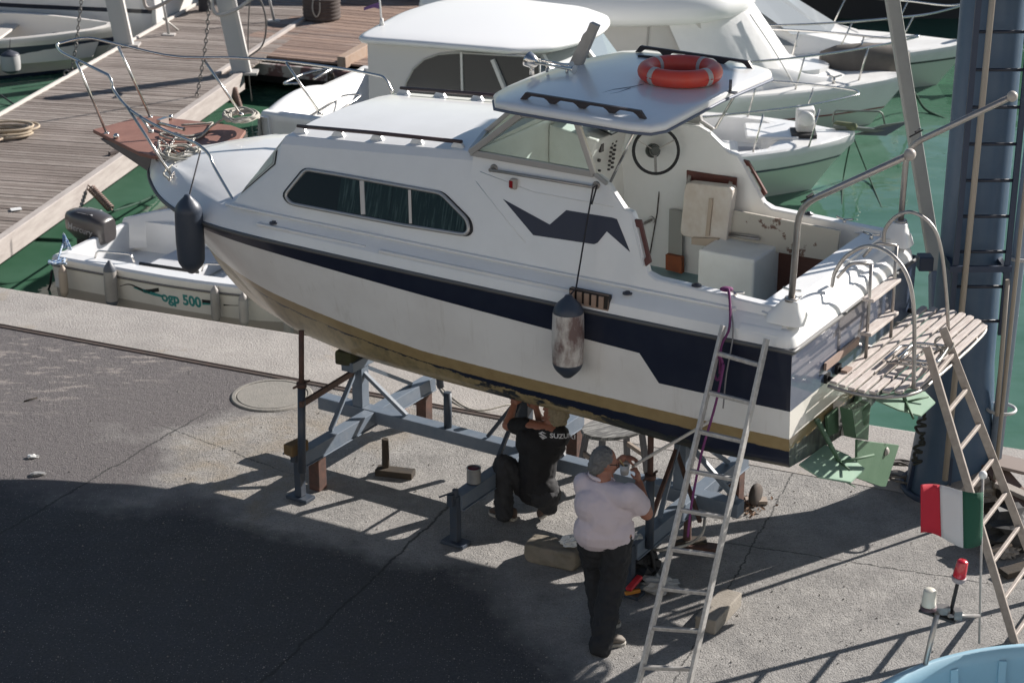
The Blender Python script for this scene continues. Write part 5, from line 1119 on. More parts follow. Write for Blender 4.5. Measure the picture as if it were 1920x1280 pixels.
# ---- small dinghy against the quay
sc0 = Z(90, 487, -.33); hs = radians(-24.6); dS, nS = Vec((cos(hs), sin(hs), 0)), Vec((-sin(hs), cos(hs), 0))
orgS = sc0+nS*.98; dn = T('motor_dinghy', 'small white open motorboat with teal lettering moored against the quay', 'boat', (orgS.x, orgS.y, WZ), hs)
SM = (hullpaint('dinghy_hull', (.74, .71, .66), c2=(.62, .59, .54), low=(.42, .38, .34), lz=.30), GEL, mat('dinghy_inner', (.58, .59, .60), .5, c2=(.5, .5, .51), sc=3))
PS, zS = hullboat(dn, 5.0, 1.96, -.33, .22, .30, SM, p=2.6, sheer=.10, flare=.10)
m_ = MB()
for s in (1, -1): m_.tube([(x, s*(y+.016), z-.085) for (x, y), z in zip(PS, zS)], .014, 6)
dn.p('rub_strip', m_, mat('strip_grey', (.16, .15, .14), .6))
m_ = MB(); m_.box((2.6, 0, .42), (1.1, 1.3, .24)); m_.box((1.2, 0, .40), (.7, 1.34, .16)); dn.p('deck_locker', m_, SM[2], bevel=.03)
m_ = MB(); m_.prism([(.02, .05, .70), (.35, .05, .95), (.9, .05, 1.0), (1.8, .05, .98), (2.6, .05, .80), (2.6, .05, .66), (.02, .05, .66)], (0, .05, 0))
m_ = MB(); rg = []
for i in range(17):
    u = i/16; x = .02+2.9*u; hgt = .30*sin(min(1, u*1.5+.12)*pi/2)**.8*(1-.5*max(0, u-.6)/.4); y = .93-.30*(1-min(1, u*4))**2
    rg.append([(x, y, .66), (x, y-.01, .66+hgt), (x, y-.05, .67+hgt), (x, y-.09, .66+hgt-.02), (x, y-.12, .35)])
m_.loft(rg); dn.p('raised_coaming', m_, GEL)
lc = dn.I
m_ = MB(); q0 = [lc @ Z(*p, -.30) for p in ((262, 494), (372, 510))]; m_.tube([q0[0], q0[1]], .022, 8); dn.p('step_pad', m_, BLACK)
for a in ((178, 484, 252, 492), (378, 508, 430, 512)):
    A, B_ = lc @ Z(a[0], a[1], -.31), lc @ Z(a[2], a[3], -.31); dn.p('grab_handle', MB().tube(fillet([A, A+Vec((.04, 0, .10)), B_+Vec((-.04, 0, .10)), B_], .05), .012, 8), STEEL)
# outboard motor
om = T('outboard_motor', 'grey brown outboard motor tilted on the stern of the small motorboat', 'outboard motor', dn.M @ Vec((-.02, .10, .20)), hs)
m_ = MB(); rg = []
for x, w_, z0, z1 in ((-.50, .08, .60, .76), (-.47, .15, .52, .82), (-.30, .19, .42, .85), (-.05, .20, .38, .84), (.12, .19, .38, .78), (.19, .14, .42, .74)):
    rg.append([(x, w_*cos(a)*(abs(cos(a))**-.5 if abs(cos(a)) > .05 else 1), (z0+z1)/2+(z1-z0)/2*sin(a)*(abs(sin(a))**-.45 if abs(sin(a)) > .05 else 1)) for a in [2*pi*j/16+.01 for j in range(16)]])
m_.loft(rg, True, cap=True); OB = mat('outboard_grey', (.045, .04, .04), .35, c2=(.07, .062, .06), sc=5, coat=.4); cow = om.p('cowl', m_, OB)
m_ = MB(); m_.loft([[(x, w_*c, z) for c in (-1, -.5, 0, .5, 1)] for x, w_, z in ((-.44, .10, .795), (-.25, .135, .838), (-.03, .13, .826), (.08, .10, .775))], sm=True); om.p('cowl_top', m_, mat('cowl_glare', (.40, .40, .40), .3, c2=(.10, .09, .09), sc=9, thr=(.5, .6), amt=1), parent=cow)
m_ = MB(); m_.box((-.16, 0, .37), (.34, .24, .14)); m_.box((-.18, 0, .05), (.20, .14, .62)); m_.box((-.15, 0, -.32), (.26, .05, .25)); om.p('leg', m_, mat('leg_dark', (.02, .02, .02), .5), bevel=.03); om.p('bracket', MB().box((.06, 0, .28), (.10, .22, .24)), BLACK, bevel=.01); om.e.scale = (.88, .9, .88); om.e.location.z += .02
text_on('maker_lettering', 'Mercury', .13, Vec(om.M @ Vec((-.42, -.178, .60))), (om.M.to_3x3() @ Vec((.97, -.02, -.14))).normalized(), (om.M.to_3x3() @ Vec((.14, .10, .97))).normalized(), mat('letter_grey', (.35, .34, .34), .5), cow, om.I, 1, .001, wrap=cow, subd=2)
# lettering on the side
def side_pt(px, py, off=.02):                            # near side plane of the dinghy
    o = lc @ CP; d = lc.to_3x3() @ ray(px, py); yv = -.945-off; return dn.M @ (o+d*((yv-o.y)/d.y))
TEAL = mat('teal_lettering', (.03, .23, .22), .5); hull_d = [c for c in dn.e.children if c.name.startswith('hull')][0]
o1 = side_pt(303, 564); ux_ = (side_pt(380, 580)-side_pt(303, 564)).normalized()
text_on('side_lettering', 'ogp 500', .185, o1, Vec((ux_.x, ux_.y, 0)).normalized(), Vec((0, 0, 1)), TEAL, hull_d, lc, .92, .007, wrap=hull_d, subd=2)
m_ = MB()
def ribbon(P, wds, m):
    C_ = curve(P, 5); k = len(C_); vs = []
    for i, p in enumerate(C_):
        t = i/(k-1)*(len(wds)-1); j = min(int(t), len(wds)-2); w_ = lerp(wds[j], wds[j+1], t-j); vs += [p+Vec((0, 0, w_/2)), p-Vec((0, 0, w_/2))]
    m.add(vs, [(2*i, 2*i+1, 2*i+3, 2*i+2) for i in range(k-1)])
for nm, P, wds, mm in (('black_wave', [(222, 538), (240, 534), (258, 541), (272, 547), (298, 543)], [.005, .015, .03, .05, .05], BLACK), ('teal_wave', [(248, 540), (268, 546), (288, 552), (305, 556)], [.01, .04, .045, .03], TEAL), ('black_wave', [(378, 565), (396, 567)], [.045, .04], BLACK), ('teal_wave', [(378, 570), (395, 571)], [.03, .02], TEAL), ('black_wave', [(417, 573), (430, 574), (450, 575)], [.02, .008, .006], BLACK)):
    mw = MB(); ribbon([lc @ side_pt(a, b, .03) for a, b in P], wds, mw); o = dn.p(nm, mw, mm, parent=hull_d)
    cast(o, hull_d, dn.M, nS)
for (px, py, L_, r, mm, me_, lb) in ((119, 528, .42, .052, mat('fender_beige', (.46, .38, .30), .6), mat('fender_beige2', (.40, .33, .27), .6), 'beige fender tied with blue rope at the stern corner of the motor dinghy'), (208, 535, .62, .078, FGREY, mat('fender_slate', (.10, .11, .13), .5), 'thick grey fender with dark top hanging from the motor dinghy'), (404, 572, .48, .055, FGREY, FGREY, 'slim grey fender hanging beside the teal lettering on the dinghy'), (457, 582, .44, .055, mat('fender_pale', (.44, .41, .38), .5, c2=(.3, .27, .25), sc=9), FGREY, 'slim pale fender hanging on the dinghy nearest the bow fender of the cruiser'), (541, 612, .42, .055, FGREY, FGREY, 'slim grey fender half hidden behind the cruiser bow on the dinghy')):
    p = side_pt(px, py, .09); tp = Vec((p.x, p.y, -.30))+nS*.10
    fender(p, L_, r, mm, me_, lb, 'fenders along the motor dinghy', [p+Vec((0, 0, L_/2-.02)), Vec((p.x, p.y, -.36)), tp], linemat=ROPEB if px == 208 else ROPEW)
rp_ = [Z(95+rn.uniform(-4, 30), 492+rn.uniform(-8, 3), -.30+.02*rn.random()) for i in range(16)]+[Z(126, 470, -.28)+Vec((rn.uniform(-.05, .05), rn.uniform(-.04, .04), rn.uniform(0, .22))) for i in range(14)]
solo('blue_white_rope', scribble(rp_, .012), mat('blue_white_rope', (.40, .46, .52), .8, c2=(.08, .16, .30), sc=22, thr=(.45, .55), amt=1), 'blue and white rope bundled on the stern corner of the dinghy', 'rope')

# ---- generic details
def railset(t, P, r=.014, posts=(), foot=0, m=STEEL, name='bow_rail'):
    o = t.p(name, MB().tube(curve(P, 6), r, 8), m)
    for a, b in posts: t.p('stanchion', MB().tube([a, b], r*.85, 6), m, parent=o)
    return o
WH = hullpaint('white_hull', (.70, .70, .69)); WD = GELD; WI = mat('white_inner', (.62, .62, .60), .5, c2=(.52, .52, .5), sc=3)
# ---- A: pilothouse boat behind the cruiser
hA = radians(-24.8); dA, nA = Vec((cos(hA), sin(hA), 0)), Vec((-sin(hA), cos(hA), 0)); rA = Z(655, 74, 1.6)
oA = rA-dA*1.45+nA*1.52; A = T('pilothouse_boat', 'white boat with rounded wheelhouse roof and dark arched window behind the cruiser', 'boat', (oA.x, oA.y, WZ), hA)
A.e.scale = (1, 1.25, 1); A.M = A.M @ Matrix.Diagonal((1, 1.25, 1, 1)); A.I = A.M.inverted()
hullboat(A, 5.7, 2.6, .42, .14, .7, (WH, WD, WI), p=2.6, open_to=.30)
m_ = MB()                                                # raised curved transom coaming
rg = []
for i in range(21):
    u = i/20; y = -1.25+2.5*u; h_ = 1.36+.16*sin(pi*min(1, u*1.6))
    rg.append([(-.04, y, .2), (-.02, y, h_), (.04, y, h_+.03), (.14, y, h_+.02), (.18, y, .7)])
m_.loft(rg); A.p('stern_coaming', m_, GEL)
A.p('teak_cap', MB().box((.85, 1.20, 1.47), (1.3, .12, .03)), mat('pale_teak', (.32, .14, .10), .6), bevel=.008)
ro = [(x, y) for x, y in ((1.50, -1.18), (1.48, -.7), (1.42, 0), (1.48, .7), (1.62, 1.12), (2.6, 1.2), (3.6, 1.16), (4.15, .85), (4.35, .45), (4.42, 0), (4.35, -.45), (4.18, -.82), (3.8, -1.10), (2.9, -1.22), (2.0, -1.22))]
ro = [(v.x, v.y) for v in rounded([Vec((x, y, 0)) for x, y in ro], .16, 3)]
def rzA(x, y): return 2.62+.05*(1-(y/1.2)**2)+.06*sin(pi*max(0, min(1, (x-1.4)/3)))
rgs = []
for s, dz in ((.93, -.10), (.985, -.085), (1.0, -.045), (.99, -.01), (.95, .0), (.75, 0), (.5, 0), (.25, 0), (.05, 0)): rgs.append([(2.9+(x-2.9)*s, y*s, rzA(2.9+(x-2.9)*s, y*s)+dz) for x, y in ro])
m_ = MB(); m_.loft(rgs, True); m_.add(rgs[0], [tuple(range(len(ro)))]); m_.add(rgs[-1], [tuple(range(len(ro)))]); A.p('wheelhouse_roof', m_, mat('bright_gelcoat', (.80, .80, .79), .35))
wx0, wx1, wy = 1.62, 4.0, 1.08
m_ = MB(); wl = [(wx0, -wy), (3.3, -wy), (3.95, -.75), (4.15, 0), (3.95, .75), (3.3, wy), (wx0, wy)]
m_.loft([[(x+(.55 if x > 3.5 else 0), y, .9) for x, y in wl], [(x+(.30 if x > 3.5 else 0), y, 1.75) for x, y in wl], [(x-.05 if x > 3.5 else x, y, 2.56) for x, y in wl]], True, sm=False); A.p('wheelhouse_wall', m_, mat('wall_gelcoat', (.62, .62, .61), .4), bevel=.02)
def onA(px, py, yv, xv=None):
    o = A.I @ CP; d = A.I.to_3x3() @ ray(px, py)
    return o+d*(((yv-o.y)/d.y) if xv is None else ((xv-o.x)/d.x))
wpts = [(757, 175), (762, 155), (775, 130), (795, 112), (822, 102), (860, 99), (985, 106), (1012, 112), (1012, 185), (757, 185)]
WPA = [onA(a, b, -wy-.012) for a, b in wpts]; par = A.p('arched_window', MB().add(WPA, [tuple(range(len(WPA)))]), mat('arch_glass', (.035, .042, .045), .15))
A.p('window_trim', MB().tube(WPA, .014, 6, closed=True), mat('trim_pale', (.45, .45, .43), .5), parent=par)
a, b = onA(865, 98, -wy-.02), onA(867, 172, -wy-.02); A.p('mullion', MB().beam(a, b, .03, .02), WHITEP, parent=par)
# windscreen of A at right
m_ = MB(); Ws = [onA(1062, 108, -.9), onA(1100, 62, -.6), onA(1143, 92, -.9), onA(1118, 112, -1.0)]
m_ = MB(); tl, bl_, = Vec((4.02, -.80, 2.50)), Vec((4.75, -.95, 1.62)); m_.add([(3.45, -1.09, 2.48), (4.02, -.78, 2.50), (4.62, -.90, 1.70), (3.85, -1.10, 1.65)], [(0, 1, 2, 3)]); m_.add([(4.02, -.78, 2.5), (4.12, 0, 2.52), (4.85, 0, 1.68), (4.62, -.90, 1.70)], [(0, 1, 2, 3)]); m_.add([(4.02, .78, 2.5), (4.12, 0, 2.52), (4.85, 0, 1.68), (4.62, .90, 1.70)], [(0, 1, 2, 3)]); A.p('windscreen', m_, mat('pale_glass', (.22, .25, .26), .08, coat=1))
m_ = MB(); m_.beam((4.04, -.80, 2.53), (4.66, -.93, 1.70), .05, .05); m_.beam((4.14, 0, 2.54), (4.88, 0, 1.70), .05, .05); m_.beam((3.5, -1.10, 2.5), (3.9, -1.12, 1.66), .05, .05); m_.beam((4.66, -.93, 1.68), (4.88, 0, 1.66), .05, .05); A.p('windscreen_frame', m_, WHITEP)
m_ = MB(); m_.prism([onA(a, b, -1.0) if 0 else (A.I @ Z(a, b, 1.66)) for a, b in ((947, 14), (983, 14), (975, 30), (936, 30))], (0, 0, .03)); A.p('roof_hatch', m_, mat('hatch_grey', (.32, .33, .34), .3), bevel=.01)
m_ = MB(); m_.tube([A.I @ Z(925, 33, 1.65), A.I @ Z(982, 33, 1.65), A.I @ Z(994, 12, 1.65), A.I @ Z(944, 9, 1.65)], .022, 6, closed=True); A.p('hatch_frame', m_, WHITEP)
m_ = MB(); m_.lathe(A.I @ Z(1008, 61, 1.63), [(.001, .04), (.05, .03), (.075, 0)], 16); A.p('roof_vent', m_, WHITEP)
m_ = MB(); m_.tube([A.I @ Z(775, 67, 1.55), A.I @ Z(880, 71, 1.55), A.I @ Z(950, 77, 1.53)], .022, 6); A.p('roof_gutter_rail', m_, WHITEP)
m_ = MB(); m_.box((1.85, -wy-.006, 1.30), (.09, .01, .08)); A.p('wall_socket', m_, mat('socket_dark', (.08, .08, .08), .5))
A.p('stern_ladder_rail', MB().tube(fillet([(-.10, -.2, 1.55), (-.42, -.2, 1.50), (-.45, .35, 1.50), (.02, .45, 1.62), (.05, -.1, 1.60)], .12), .018, 8), STEEL)
A.p('stern_ladder_rail', MB().tube(fillet([(.20, -.55, 1.15), (.20, .35, 1.25), (.45, .5, 1.25), (.5, -.5, 1.15)], .12), .016, 8), STEEL)
for k in (0, .16): A.p('rod_holder', MB().tube([(.62+k, 1.12, 1.42), (.66+k, 1.06, 1.12)], .028, 8), STEEL)
fp = A.I @ Z(716, 48, 1.66); fg = T('small_flag', 'small green white and purple flag on a staff on the wheelhouse roof', 'flag', A.M @ fp)
fg.p('staff', MB().tube([(0, 0, 0), (-.05, .02, .75)], .014, 6).cyl((0, 0, 0), (0, 0, .10), .035, .02), WHITEP)
m_ = MB(); m_.loft([[(-.03+x, .03*sin(x*9), .45-x*.5), (-.03+x, .03*sin(x*9)+.02, .25-x*.1)] for x in (0, .06, .12, .18, .24)]); m2 = MB()
fg.p('green_cloth', MB().loft([[(.0+x, .03*sin(x*12), .36+.02*sin(x*20)), (.02+x, .03*sin(x*12), .56-x*.3)] for x in (0, .06, .12, .17)]), mat('flag_green', (.01, .28, .09), .7)); fg.p('purple_cloth', MB().loft([[(-.02-x, .02*sin(x*12), .22+.02*sin(x*20)), (-.02-x, .02*sin(x*12), .32-x*.35)] for x in (0, .08, .16, .22)]), mat('flag_purple', (.12, .06, .18), .7))
# ---- B: flybridge boat
B_o = T('flybridge_boat', 'big white flybridge motorboat with canvas covered windscreen behind the hard top', 'boat', (-1.8, 31.9, WZ-.38), radians(-5)); Bt = B_o
PB, zB = hullboat(Bt, 8.2, 3.0, .02, .15, .6, (hullpaint('flybridge_hull', (.70, .70, .71), band=(.22, .05, .06), bz=(.66, .69), low=(.52, .58, .52), lz=.66), WD, WI), p=2.8, sheer=.18, open_to=.0, open_from=1.1)  # lower hull tinted pale green: light off the water put into the paint
def Bw(px, py, z): return Bt.I @ Z(px, py, z)
m_ = MB(); rg = []
for x, w_, z in ((.2, 1.2, 1.9), (2.5, 1.25, 2.2), (4.6, 1.15, 2.1), (5.6, .95, 1.65), (6.6, .65, 1.30), (7.2, .35, 1.18)): rg.append([(x, y*w_, zz) for y, zz in ((-1, 1.05), (-.93, z-.12), (-.75, z), (0, z+.06), (.75, z), (.93, z-.12), (1, 1.05))])
m_.loft(rg, cap=True); Bt.p('cabin_trunk', m_, GEL, bevel=.02)
m_ = MB(); cxv, z0 = 3.4, 2.35; rg = []
canv = mat('grey_canvas', (.48, .47, .45), .9, c2=(.42, .41, .39), sc=3, bump=.2, bsc=5)
m_.loft([[(x+dx*q, y*(1-.12*q), z) for x, y, dx in ((.6, -1.3, .2), (3.6, -1.35, -.1), (4.7, -1.15, -.5), (5.5, -.6, -1.0), (5.7, 0, -1.1), (5.5, .6, -1.0), (4.7, 1.15, -.5), (3.6, 1.35, -.1))] for q, z in ((0, 1.2), (.6, 2.1), (1, 2.75))], sm=False); Bt.p('canvas_enclosure', m_, canv)
m_ = MB(); m_.loft([[(x, y*s, z) for x, y in ((4.4, -1.36), (5.1, -1.15), (5.9, -.7), (6.15, 0), (5.9, .7), (5.1, 1.15))] for z, s in ((1.15, 1.0), (1.3, .99))]+[[(x-.9, y*.86, 2.75) for x, y in ((4.6, -1.36), (5.1, -1.15), (5.8, -.7), (6.0, 0), (5.8, .7), (5.1, 1.15))]]); Bt.p('windscreen_cover', m_, mat('white_cover', (.74, .74, .73), .8, c2=(.66, .66, .66), sc=5, bump=.4, bsc=9))
fo = [(-.2, -1.35), (1.5, -1.62), (3.2, -1.58), (4.5, -1.25), (5.0, -.6), (5.15, 0), (5.0, .6), (4.5, 1.25), (3.2, 1.58), (1.5, 1.62), (-.2, 1.35)]
fo = [(v.x, v.y) for v in rounded([Vec((x, y, 0)) for x, y in fo], .5, 4)]
rgs = [[(2.4+(x-2.4)*s, y*s, z) for x, y in fo] for s, z in ((.86, 2.62), (.97, 2.70), (1.0, 2.80), (.99, 2.92), (.96, 3.05), (.92, 3.10), (.88, 3.06), (.84, 2.92), (.5, 2.90), (.1, 2.90))]
m_ = MB(); m_.loft(rgs, True); m_.add(rgs[0], [tuple(range(len(fo)))]); m_.add(rgs[-1], [tuple(range(len(fo)))]); Bt.p('flybridge', m_, mat('fly_gelcoat', (.76, .76, .75), .3))
Bt.p('fly_rail', MB().tube(fillet([(1.0, -1.2, 3.0), (3.6, -1.25, 3.0), (3.8, -1.0, 3.0), (1.0, -.9, 3.02)], .15), .02, 6), STEEL); Bt.p('fly_windscreen', MB().prism([(4.4, -.7, 2.95), (4.4, .7, 2.95), (4.1, .7, 3.35), (4.1, -.7, 3.35)], (.02, 0, 0)), mat('fly_glass', (.2, .23, .25), .1))
Bt.p('foredeck_hatch', MB().prism([Vec((6.35+.6*cos(a), .5*sin(a), 1.26)) for a in [2*pi*j/16 for j in range(16)]], (0, 0, .10)), GEL)
railset(Bt, [Vec((x, s*(y-.06), z+.48+.1*x/8)) for s, seq in ((-1, list(zip(PB, zB))[9:24:2]),) for (x, y), z in seq]+[Vec((8.35, 0, 1.85))]+[Vec((x, (y-.06), z+.48+.1*x/8)) for (x, y), z in list(zip(PB, zB))[23:8:-2]], .018, [(Vec((PB[i][0]-.12, s*(PB[i][1]-.1), zB[i])), Vec((PB[i][0], s*(PB[i][1]-.06), zB[i]+.48+.1*PB[i][0]/8))) for i in (11, 15, 19, 22) for s in (1, -1)])
for x, y in ((7.0, .55), (7.0, -.55), (5.2, -1.2)): Bt.p('cleat', MB().tube([(x-.12, y, 1.32), (x, y, 1.28), (x+.12, y, 1.32)], .016, 6).cyl((x, y, 1.18), (x, y, 1.28), .03, .02), STEEL)
Bt.p('teak_step', MB().box((.9, -1.25, 1.42), (1.9, .22, .10)), mat('brown_step', (.16, .06, .045), .5), bevel=.01)
Bt.p('oval_badge', MB().lathe((.35, -1.30, 1.95), [(.001, .02), (.09, .02), (.11, 0)], 20, Matrix.Rotation(pi/2, 3, 'X')), mat('badge_blue', (.10, .12, .2), .4))
for k in range(3): Bt.p('canvas_seam', MB().tube(curve([(1.2+1.1*k, -1.345, 1.25), (1.32+1.05*k, -1.30, 2.0), (1.45+k, -1.22, 2.7)], 4), .012, 5), mat('seam%d' % k, (.33, .32, .30), .9))
Bt.p('cover_seam', MB().tube(curve([(5.95, -.72, 1.3), (5.45, -.66, 2.1), (5.02, -.6, 2.7)], 4), .012, 5), mat('seam_w', (.5, .5, .49), .9))
D.p('deck_hatch', MB().box((6.6, 0, 1.32), (.5, .5, .06)), mat('hatch_dark', (.15, .17, .19), .2), bevel=.01) if 0 else None
for c_o in Bt.e.children:
    if c_o.name.split('.')[0] in ('canvas_enclosure', 'windscreen_cover', 'flybridge', 'fly_rail', 'fly_windscreen', 'canvas_seam', 'cover_seam'): c_o.location = (.6, 0, -.42)
# ---- C: open boat
hC = radians(-4); bowC = Z(1603, 247, -.12); oC = bowC-Vec((cos(hC), sin(hC), 0))*6.2; Cb = T('open_motorboat', 'white open motorboat with a windlass and bow rail, nearest behind the cockpit', 'boat', (oC.x, oC.y, WZ), hC)
PC, zC = hullboat(Cb, 6.2, 2.75, -.25, .20, .45, (hullpaint('open_hull', (.74, .74, .74), band=(.05, .06, .09), bz=(.50, .54), low=(.52, .60, .53), lz=.50), GEL, mat('non_skid', (.44, .45, .48), .8)), p=3.2, sheer=.08, open_to=.80)  # pale green low band paints the water's bounce light on the hull
def Cw(px, py, z): return Cb.I @ Z(px, py, z)
Cb.p('anchor_locker_lid', MB().box((5.0, 0, .86), (.75, .75, .05)), GEL, bevel=.02); Cb.p('seat_moulding', MB().box((3.6, .25, .62), (.9, 1.1, .30)).box((4.35, -.45, .60), (.35, .9, .25)), GEL, bevel=.05)
Cb.p('sole_grey', MB().box((4.1, -.15, .475), (1.5, 1.3, .02)), mat('non_skid2', (.42, .43, .46), .8)); 
wl_ = Cw(1510, 228, .05); Cb.p('windlass', MB().box(wl_+Vec((0, .08, .02)), (.26, .28, .34)).lathe(wl_+Vec((0, -.10, .06)), [(.001, .06), (.03, .06), (.11, .04), (.12, .0), (.11, -.04)], 18, Matrix.Rotation(pi/2, 3, 'X')), WHITEP, bevel=.03); Cb.p('windlass_base', MB().box(wl_+Vec((-.02, 0, -.17)), (.36, .42, .05)), BLACK)
RC = [Cw(1345, 170, .35), Cw(1420, 182, .35), Cw(1500, 205, .35), Cw(1580, 250, .33)]
railset(Cb, [(2.6, -1.2, 1.25), (3.6, -1.15, 1.32), (4.6, -.95, 1.38), (5.5, -.6, 1.42), (6.1, -.2, 1.45), (6.22, 0, 1.45), (6.1, .2, 1.45), (5.5, .6, 1.42), (4.6, .95, 1.38), (3.6, 1.15, 1.32), (2.6, 1.2, 1.25)], .016, [(Vec((x, s*y, .82)), Vec((x+.12, s*(y-.02), 1.36))) for x, y in ((3.6, 1.2), (4.7, .95), (5.5, .62)) for s in (1, -1)])
an = Cw(1610, 222, -.1); Cb.p('bow_anchor', MB().beam(Vec((5.9, .12, .92)), Vec((6.7, .12, .86)), .07, .05).prism([Vec((6.6, .12, .95)), Vec((7.0, .12, 1.02)), Vec((6.65, .02, .82)), Vec((6.2, .12, .80))], (0, .03, 0)).tube(fillet([(5.9, .25, .95), (5.9, .25, 1.12), (6.6, .25, 1.12), (6.65, .25, .92)], .08), .015, 6), mat('galvanised', (.20, .22, .20), .5, .5)); 
solo('green_buoy_roll', MB().caps(Z(1570, 235, -.08), Z(1600, 238, -.08), .065, .06), mat('olive_foam', (.16, .18, .10), .9, c2=(.1, .12, .06), sc=20), 'olive foam roll tied by the anchor on the bow of the open motorboat', 'fender')
# ---- D: far white boat, top right
hD = radians(-6); D = T('far_motorboat', 'white motorboat with long bow rail and anchor, farthest at the top right', 'boat', (-.4, 34.7, WZ-.45), hD)
PD, zD = hullboat(D, 8.4, 3.0, .05, .14, .6, (hullpaint('far_hull', (.72, .72, .72), band=(.03, .035, .04), bz=(.93, .97), low=(.52, .58, .52), lz=.93), WD, WI), p=2.8, sheer=.15, open_from=1.1, open_to=0)  # low band carries the green water light in its colour
m_ = MB(); m_.loft([[(x, y*w_, z) for y, z in ((-1, 1.05), (-.9, zt), (-.6, zt+.05), (.6, zt+.05), (.9, zt), (1, 1.05))] for x, w_, zt in ((1.0, 1.15, 2.1), (3.5, 1.2, 2.0), (5.2, 1.0, 1.55), (6.5, .7, 1.25))], cap=True); D.p('cabin_trunk', m_, GEL, bevel=.02)
D.p('cabin_window', MB().prism([(3.4, -1.17, 1.45), (5.4, -1.0, 1.30), (5.0, -.96, 1.48), (3.6, -1.13, 1.85)], (0, -.03, 0)), mat('slate_glass', (.13, .15, .17), .15))
D.p('windscreen', MB().loft([[(5.3, -1.0, 1.5), (6.0, -.5, 1.4), (6.1, .5, 1.4), (5.3, 1.0, 1.5)], [(4.1, -.95, 2.3), (4.5, -.45, 2.35), (4.5, .45, 2.35), (4.1, .95, 2.3)]], sm=False), mat('pale_screen', (.35, .38, .40), .1))
railset(D, [Vec((x, -(y-.06), z+.62)) for (x, y), z in list(zip(PD, zD))[8:24:2]]+[Vec((8.5, 0, 1.95))]+[Vec((x, (y-.06), z+.62)) for (x, y), z in list(zip(PD, zD))[23:7:-2]], .018, [(Vec((PD[i][0]-.25, s*(PD[i][1]-.1), zD[i])), Vec((PD[i][0], s*(PD[i][1]-.06), zD[i]+.62))) for i in (10, 14, 18, 21) for s in (1, -1)])
D.p('bow_roller', MB().box((8.5, 0, 1.22), (.75, .16, .05)).prism([(8.7, -.03, 1.18), (9.1, -.03, 1.42), (9.0, -.03, 1.05)], (0, .06, 0)).cyl((8.3, .1, 1.2), (8.3, .1, 1.48), .05, .045), mat('roller_grey', (.42, .42, .40), .5), bevel=.01)
solo('mooring_line_far', MB().tube(curve([D.M @ Vec((8.9, 0, 1.15)), D.M @ Vec((10.4, -.3, 1.05)), D.M @ Vec((13, -.6, 1.3))], 5), .022, 6), mat('pale_green_rope', (.30, .42, .33), .8), 'pale green mooring line from the far bow at the top right', 'rope')
# tarred shape by the far pier and a near-black wall painted as its shadow
solo('pier_shadow_wall', MB().box((9, 40.0, .0), (26, 1.5, 2.4)), mat('pier_shadow_black', (.03, .03, .035), .9, c2=(.05, .045, .04), sc=.8), 'wall coloured near black for the shadow under a pier beyond the boats at the top right', 'wall')
solo('far_timber_deck', MB().box((4.2, 38.9, .1), (8.0, .8, .22)), mat('far_timber', (.34, .25, .20), .8, c2=(.2, .15, .12), sc=3, stretch=(1, 6, 6)), 'weathered timber fender beam along the far quay at the top', 'timber')
fp_ = Z(1668, 60, .6); solo('dark_sail_cover', MB().loft([[(fp_.x+dx-.6, fp_.y+.8+.3*sin(a)*r, -.25+h*.6+.02*cos(a)+.0+r*.35*cos(a)) for a in [2*pi*j/10 for j in range(10)]] for dx, h, r in ((-.35, .35, .35), (-.1, .25, .8), (.3, .2, 1.0), (.8, .25, .9), (1.1, .3, .4))], True, cap=True), mat('brown_cover', (.10, .09, .08), .9, c2=(.2, .18, .16), sc=3), 'dark brown covered bundle on deck beyond the grey mast', 'bundle')
# ---- E: cream open boat, left
hE = radians(-4); bowE = Z(228, 48, -.18); oE = bowE-Vec((cos(hE), sin(hE), 0))*6.0; Eb = T('cream_rowing_boat', 'cream open boat with navy gunwale stripe behind the gangway at the left', 'boat', (oE.x, oE.y, WZ), hE)
CREAM = (.76, .72, .65); PE, zE = hullboat(Eb, 6.0, 2.7, -.30, .09, .30, (hullpaint('cream_hull', CREAM, band=(.05, .055, .085), bz=(.47, .62), low=(.02, .03, .06), lz=.07), mat('cream_deck', (.76, .72, .66), .5), mat('cream_inner', (.66, .60, .54), .6)), p=2.4, sheer=.12, open_to=.93)
Eb.p('thwart', MB().box((3.6, 0, .55), (.35, 2.2, .05)).box((2.4, .3, .5), (.8, .7, .5)), mat('cream_box', (.52, .49, .45), .6), bevel=.02)
p = Z(20, 117, -.55); fender(Vec((p.x, p.y, p.z)), .42, .165, mat('round_fender', (.42, .42, .41), .5), mat('round_fender_dark', (.05, .055, .07), .5), 'round pale fender with dark top hanging on the cream boat', None, [p+Vec((0, 0, .20)), p+Vec((0, .12, .38))], name='round_fender')
# ---- F: white boat with outboard at the top left
stF = Z(330, 60, -.3); hF = radians(166); Fb = T('white_moored_boat', 'white motorboat with navy line and black outboard at the top left', 'boat', (stF.x-.25, stF.y+2.3, WZ), hF)
PF, zF = hullboat(Fb, 7.5, 2.7, .15, .12, .5, (hullpaint('moored_hull', (.74, .74, .75), band=(.03, .035, .05), bz=(.78, .86)), WD, WI), p=2.8, sheer=.2)
Fb.p('cabin', MB().loft([[(x, y*w_, z) for y, z in ((-1, 1.1), (-.9, zt), (0, zt+.08), (.9, zt), (1, 1.1))] for x, w_, zt in ((2.0, 1.1, 2.2), (4.5, 1.1, 2.1), (6.0, .7, 1.5))], cap=True), GEL)
Fb.p('outboard', MB().box((-.42, -.1, 1.15), (.55, .42, .5)).box((-.42, -.1, .5), (.25, .18, .9)), mat('navy_black', (.015, .018, .03), .4), bevel=.08); Fb.p('stern_rail', MB().tube(fillet([(.05, 1.15, 1.2), (-.05, 1.15, 1.75), (-.05, .2, 1.75), (.05, .2, 1.2)], .15), .018, 8), STEEL)

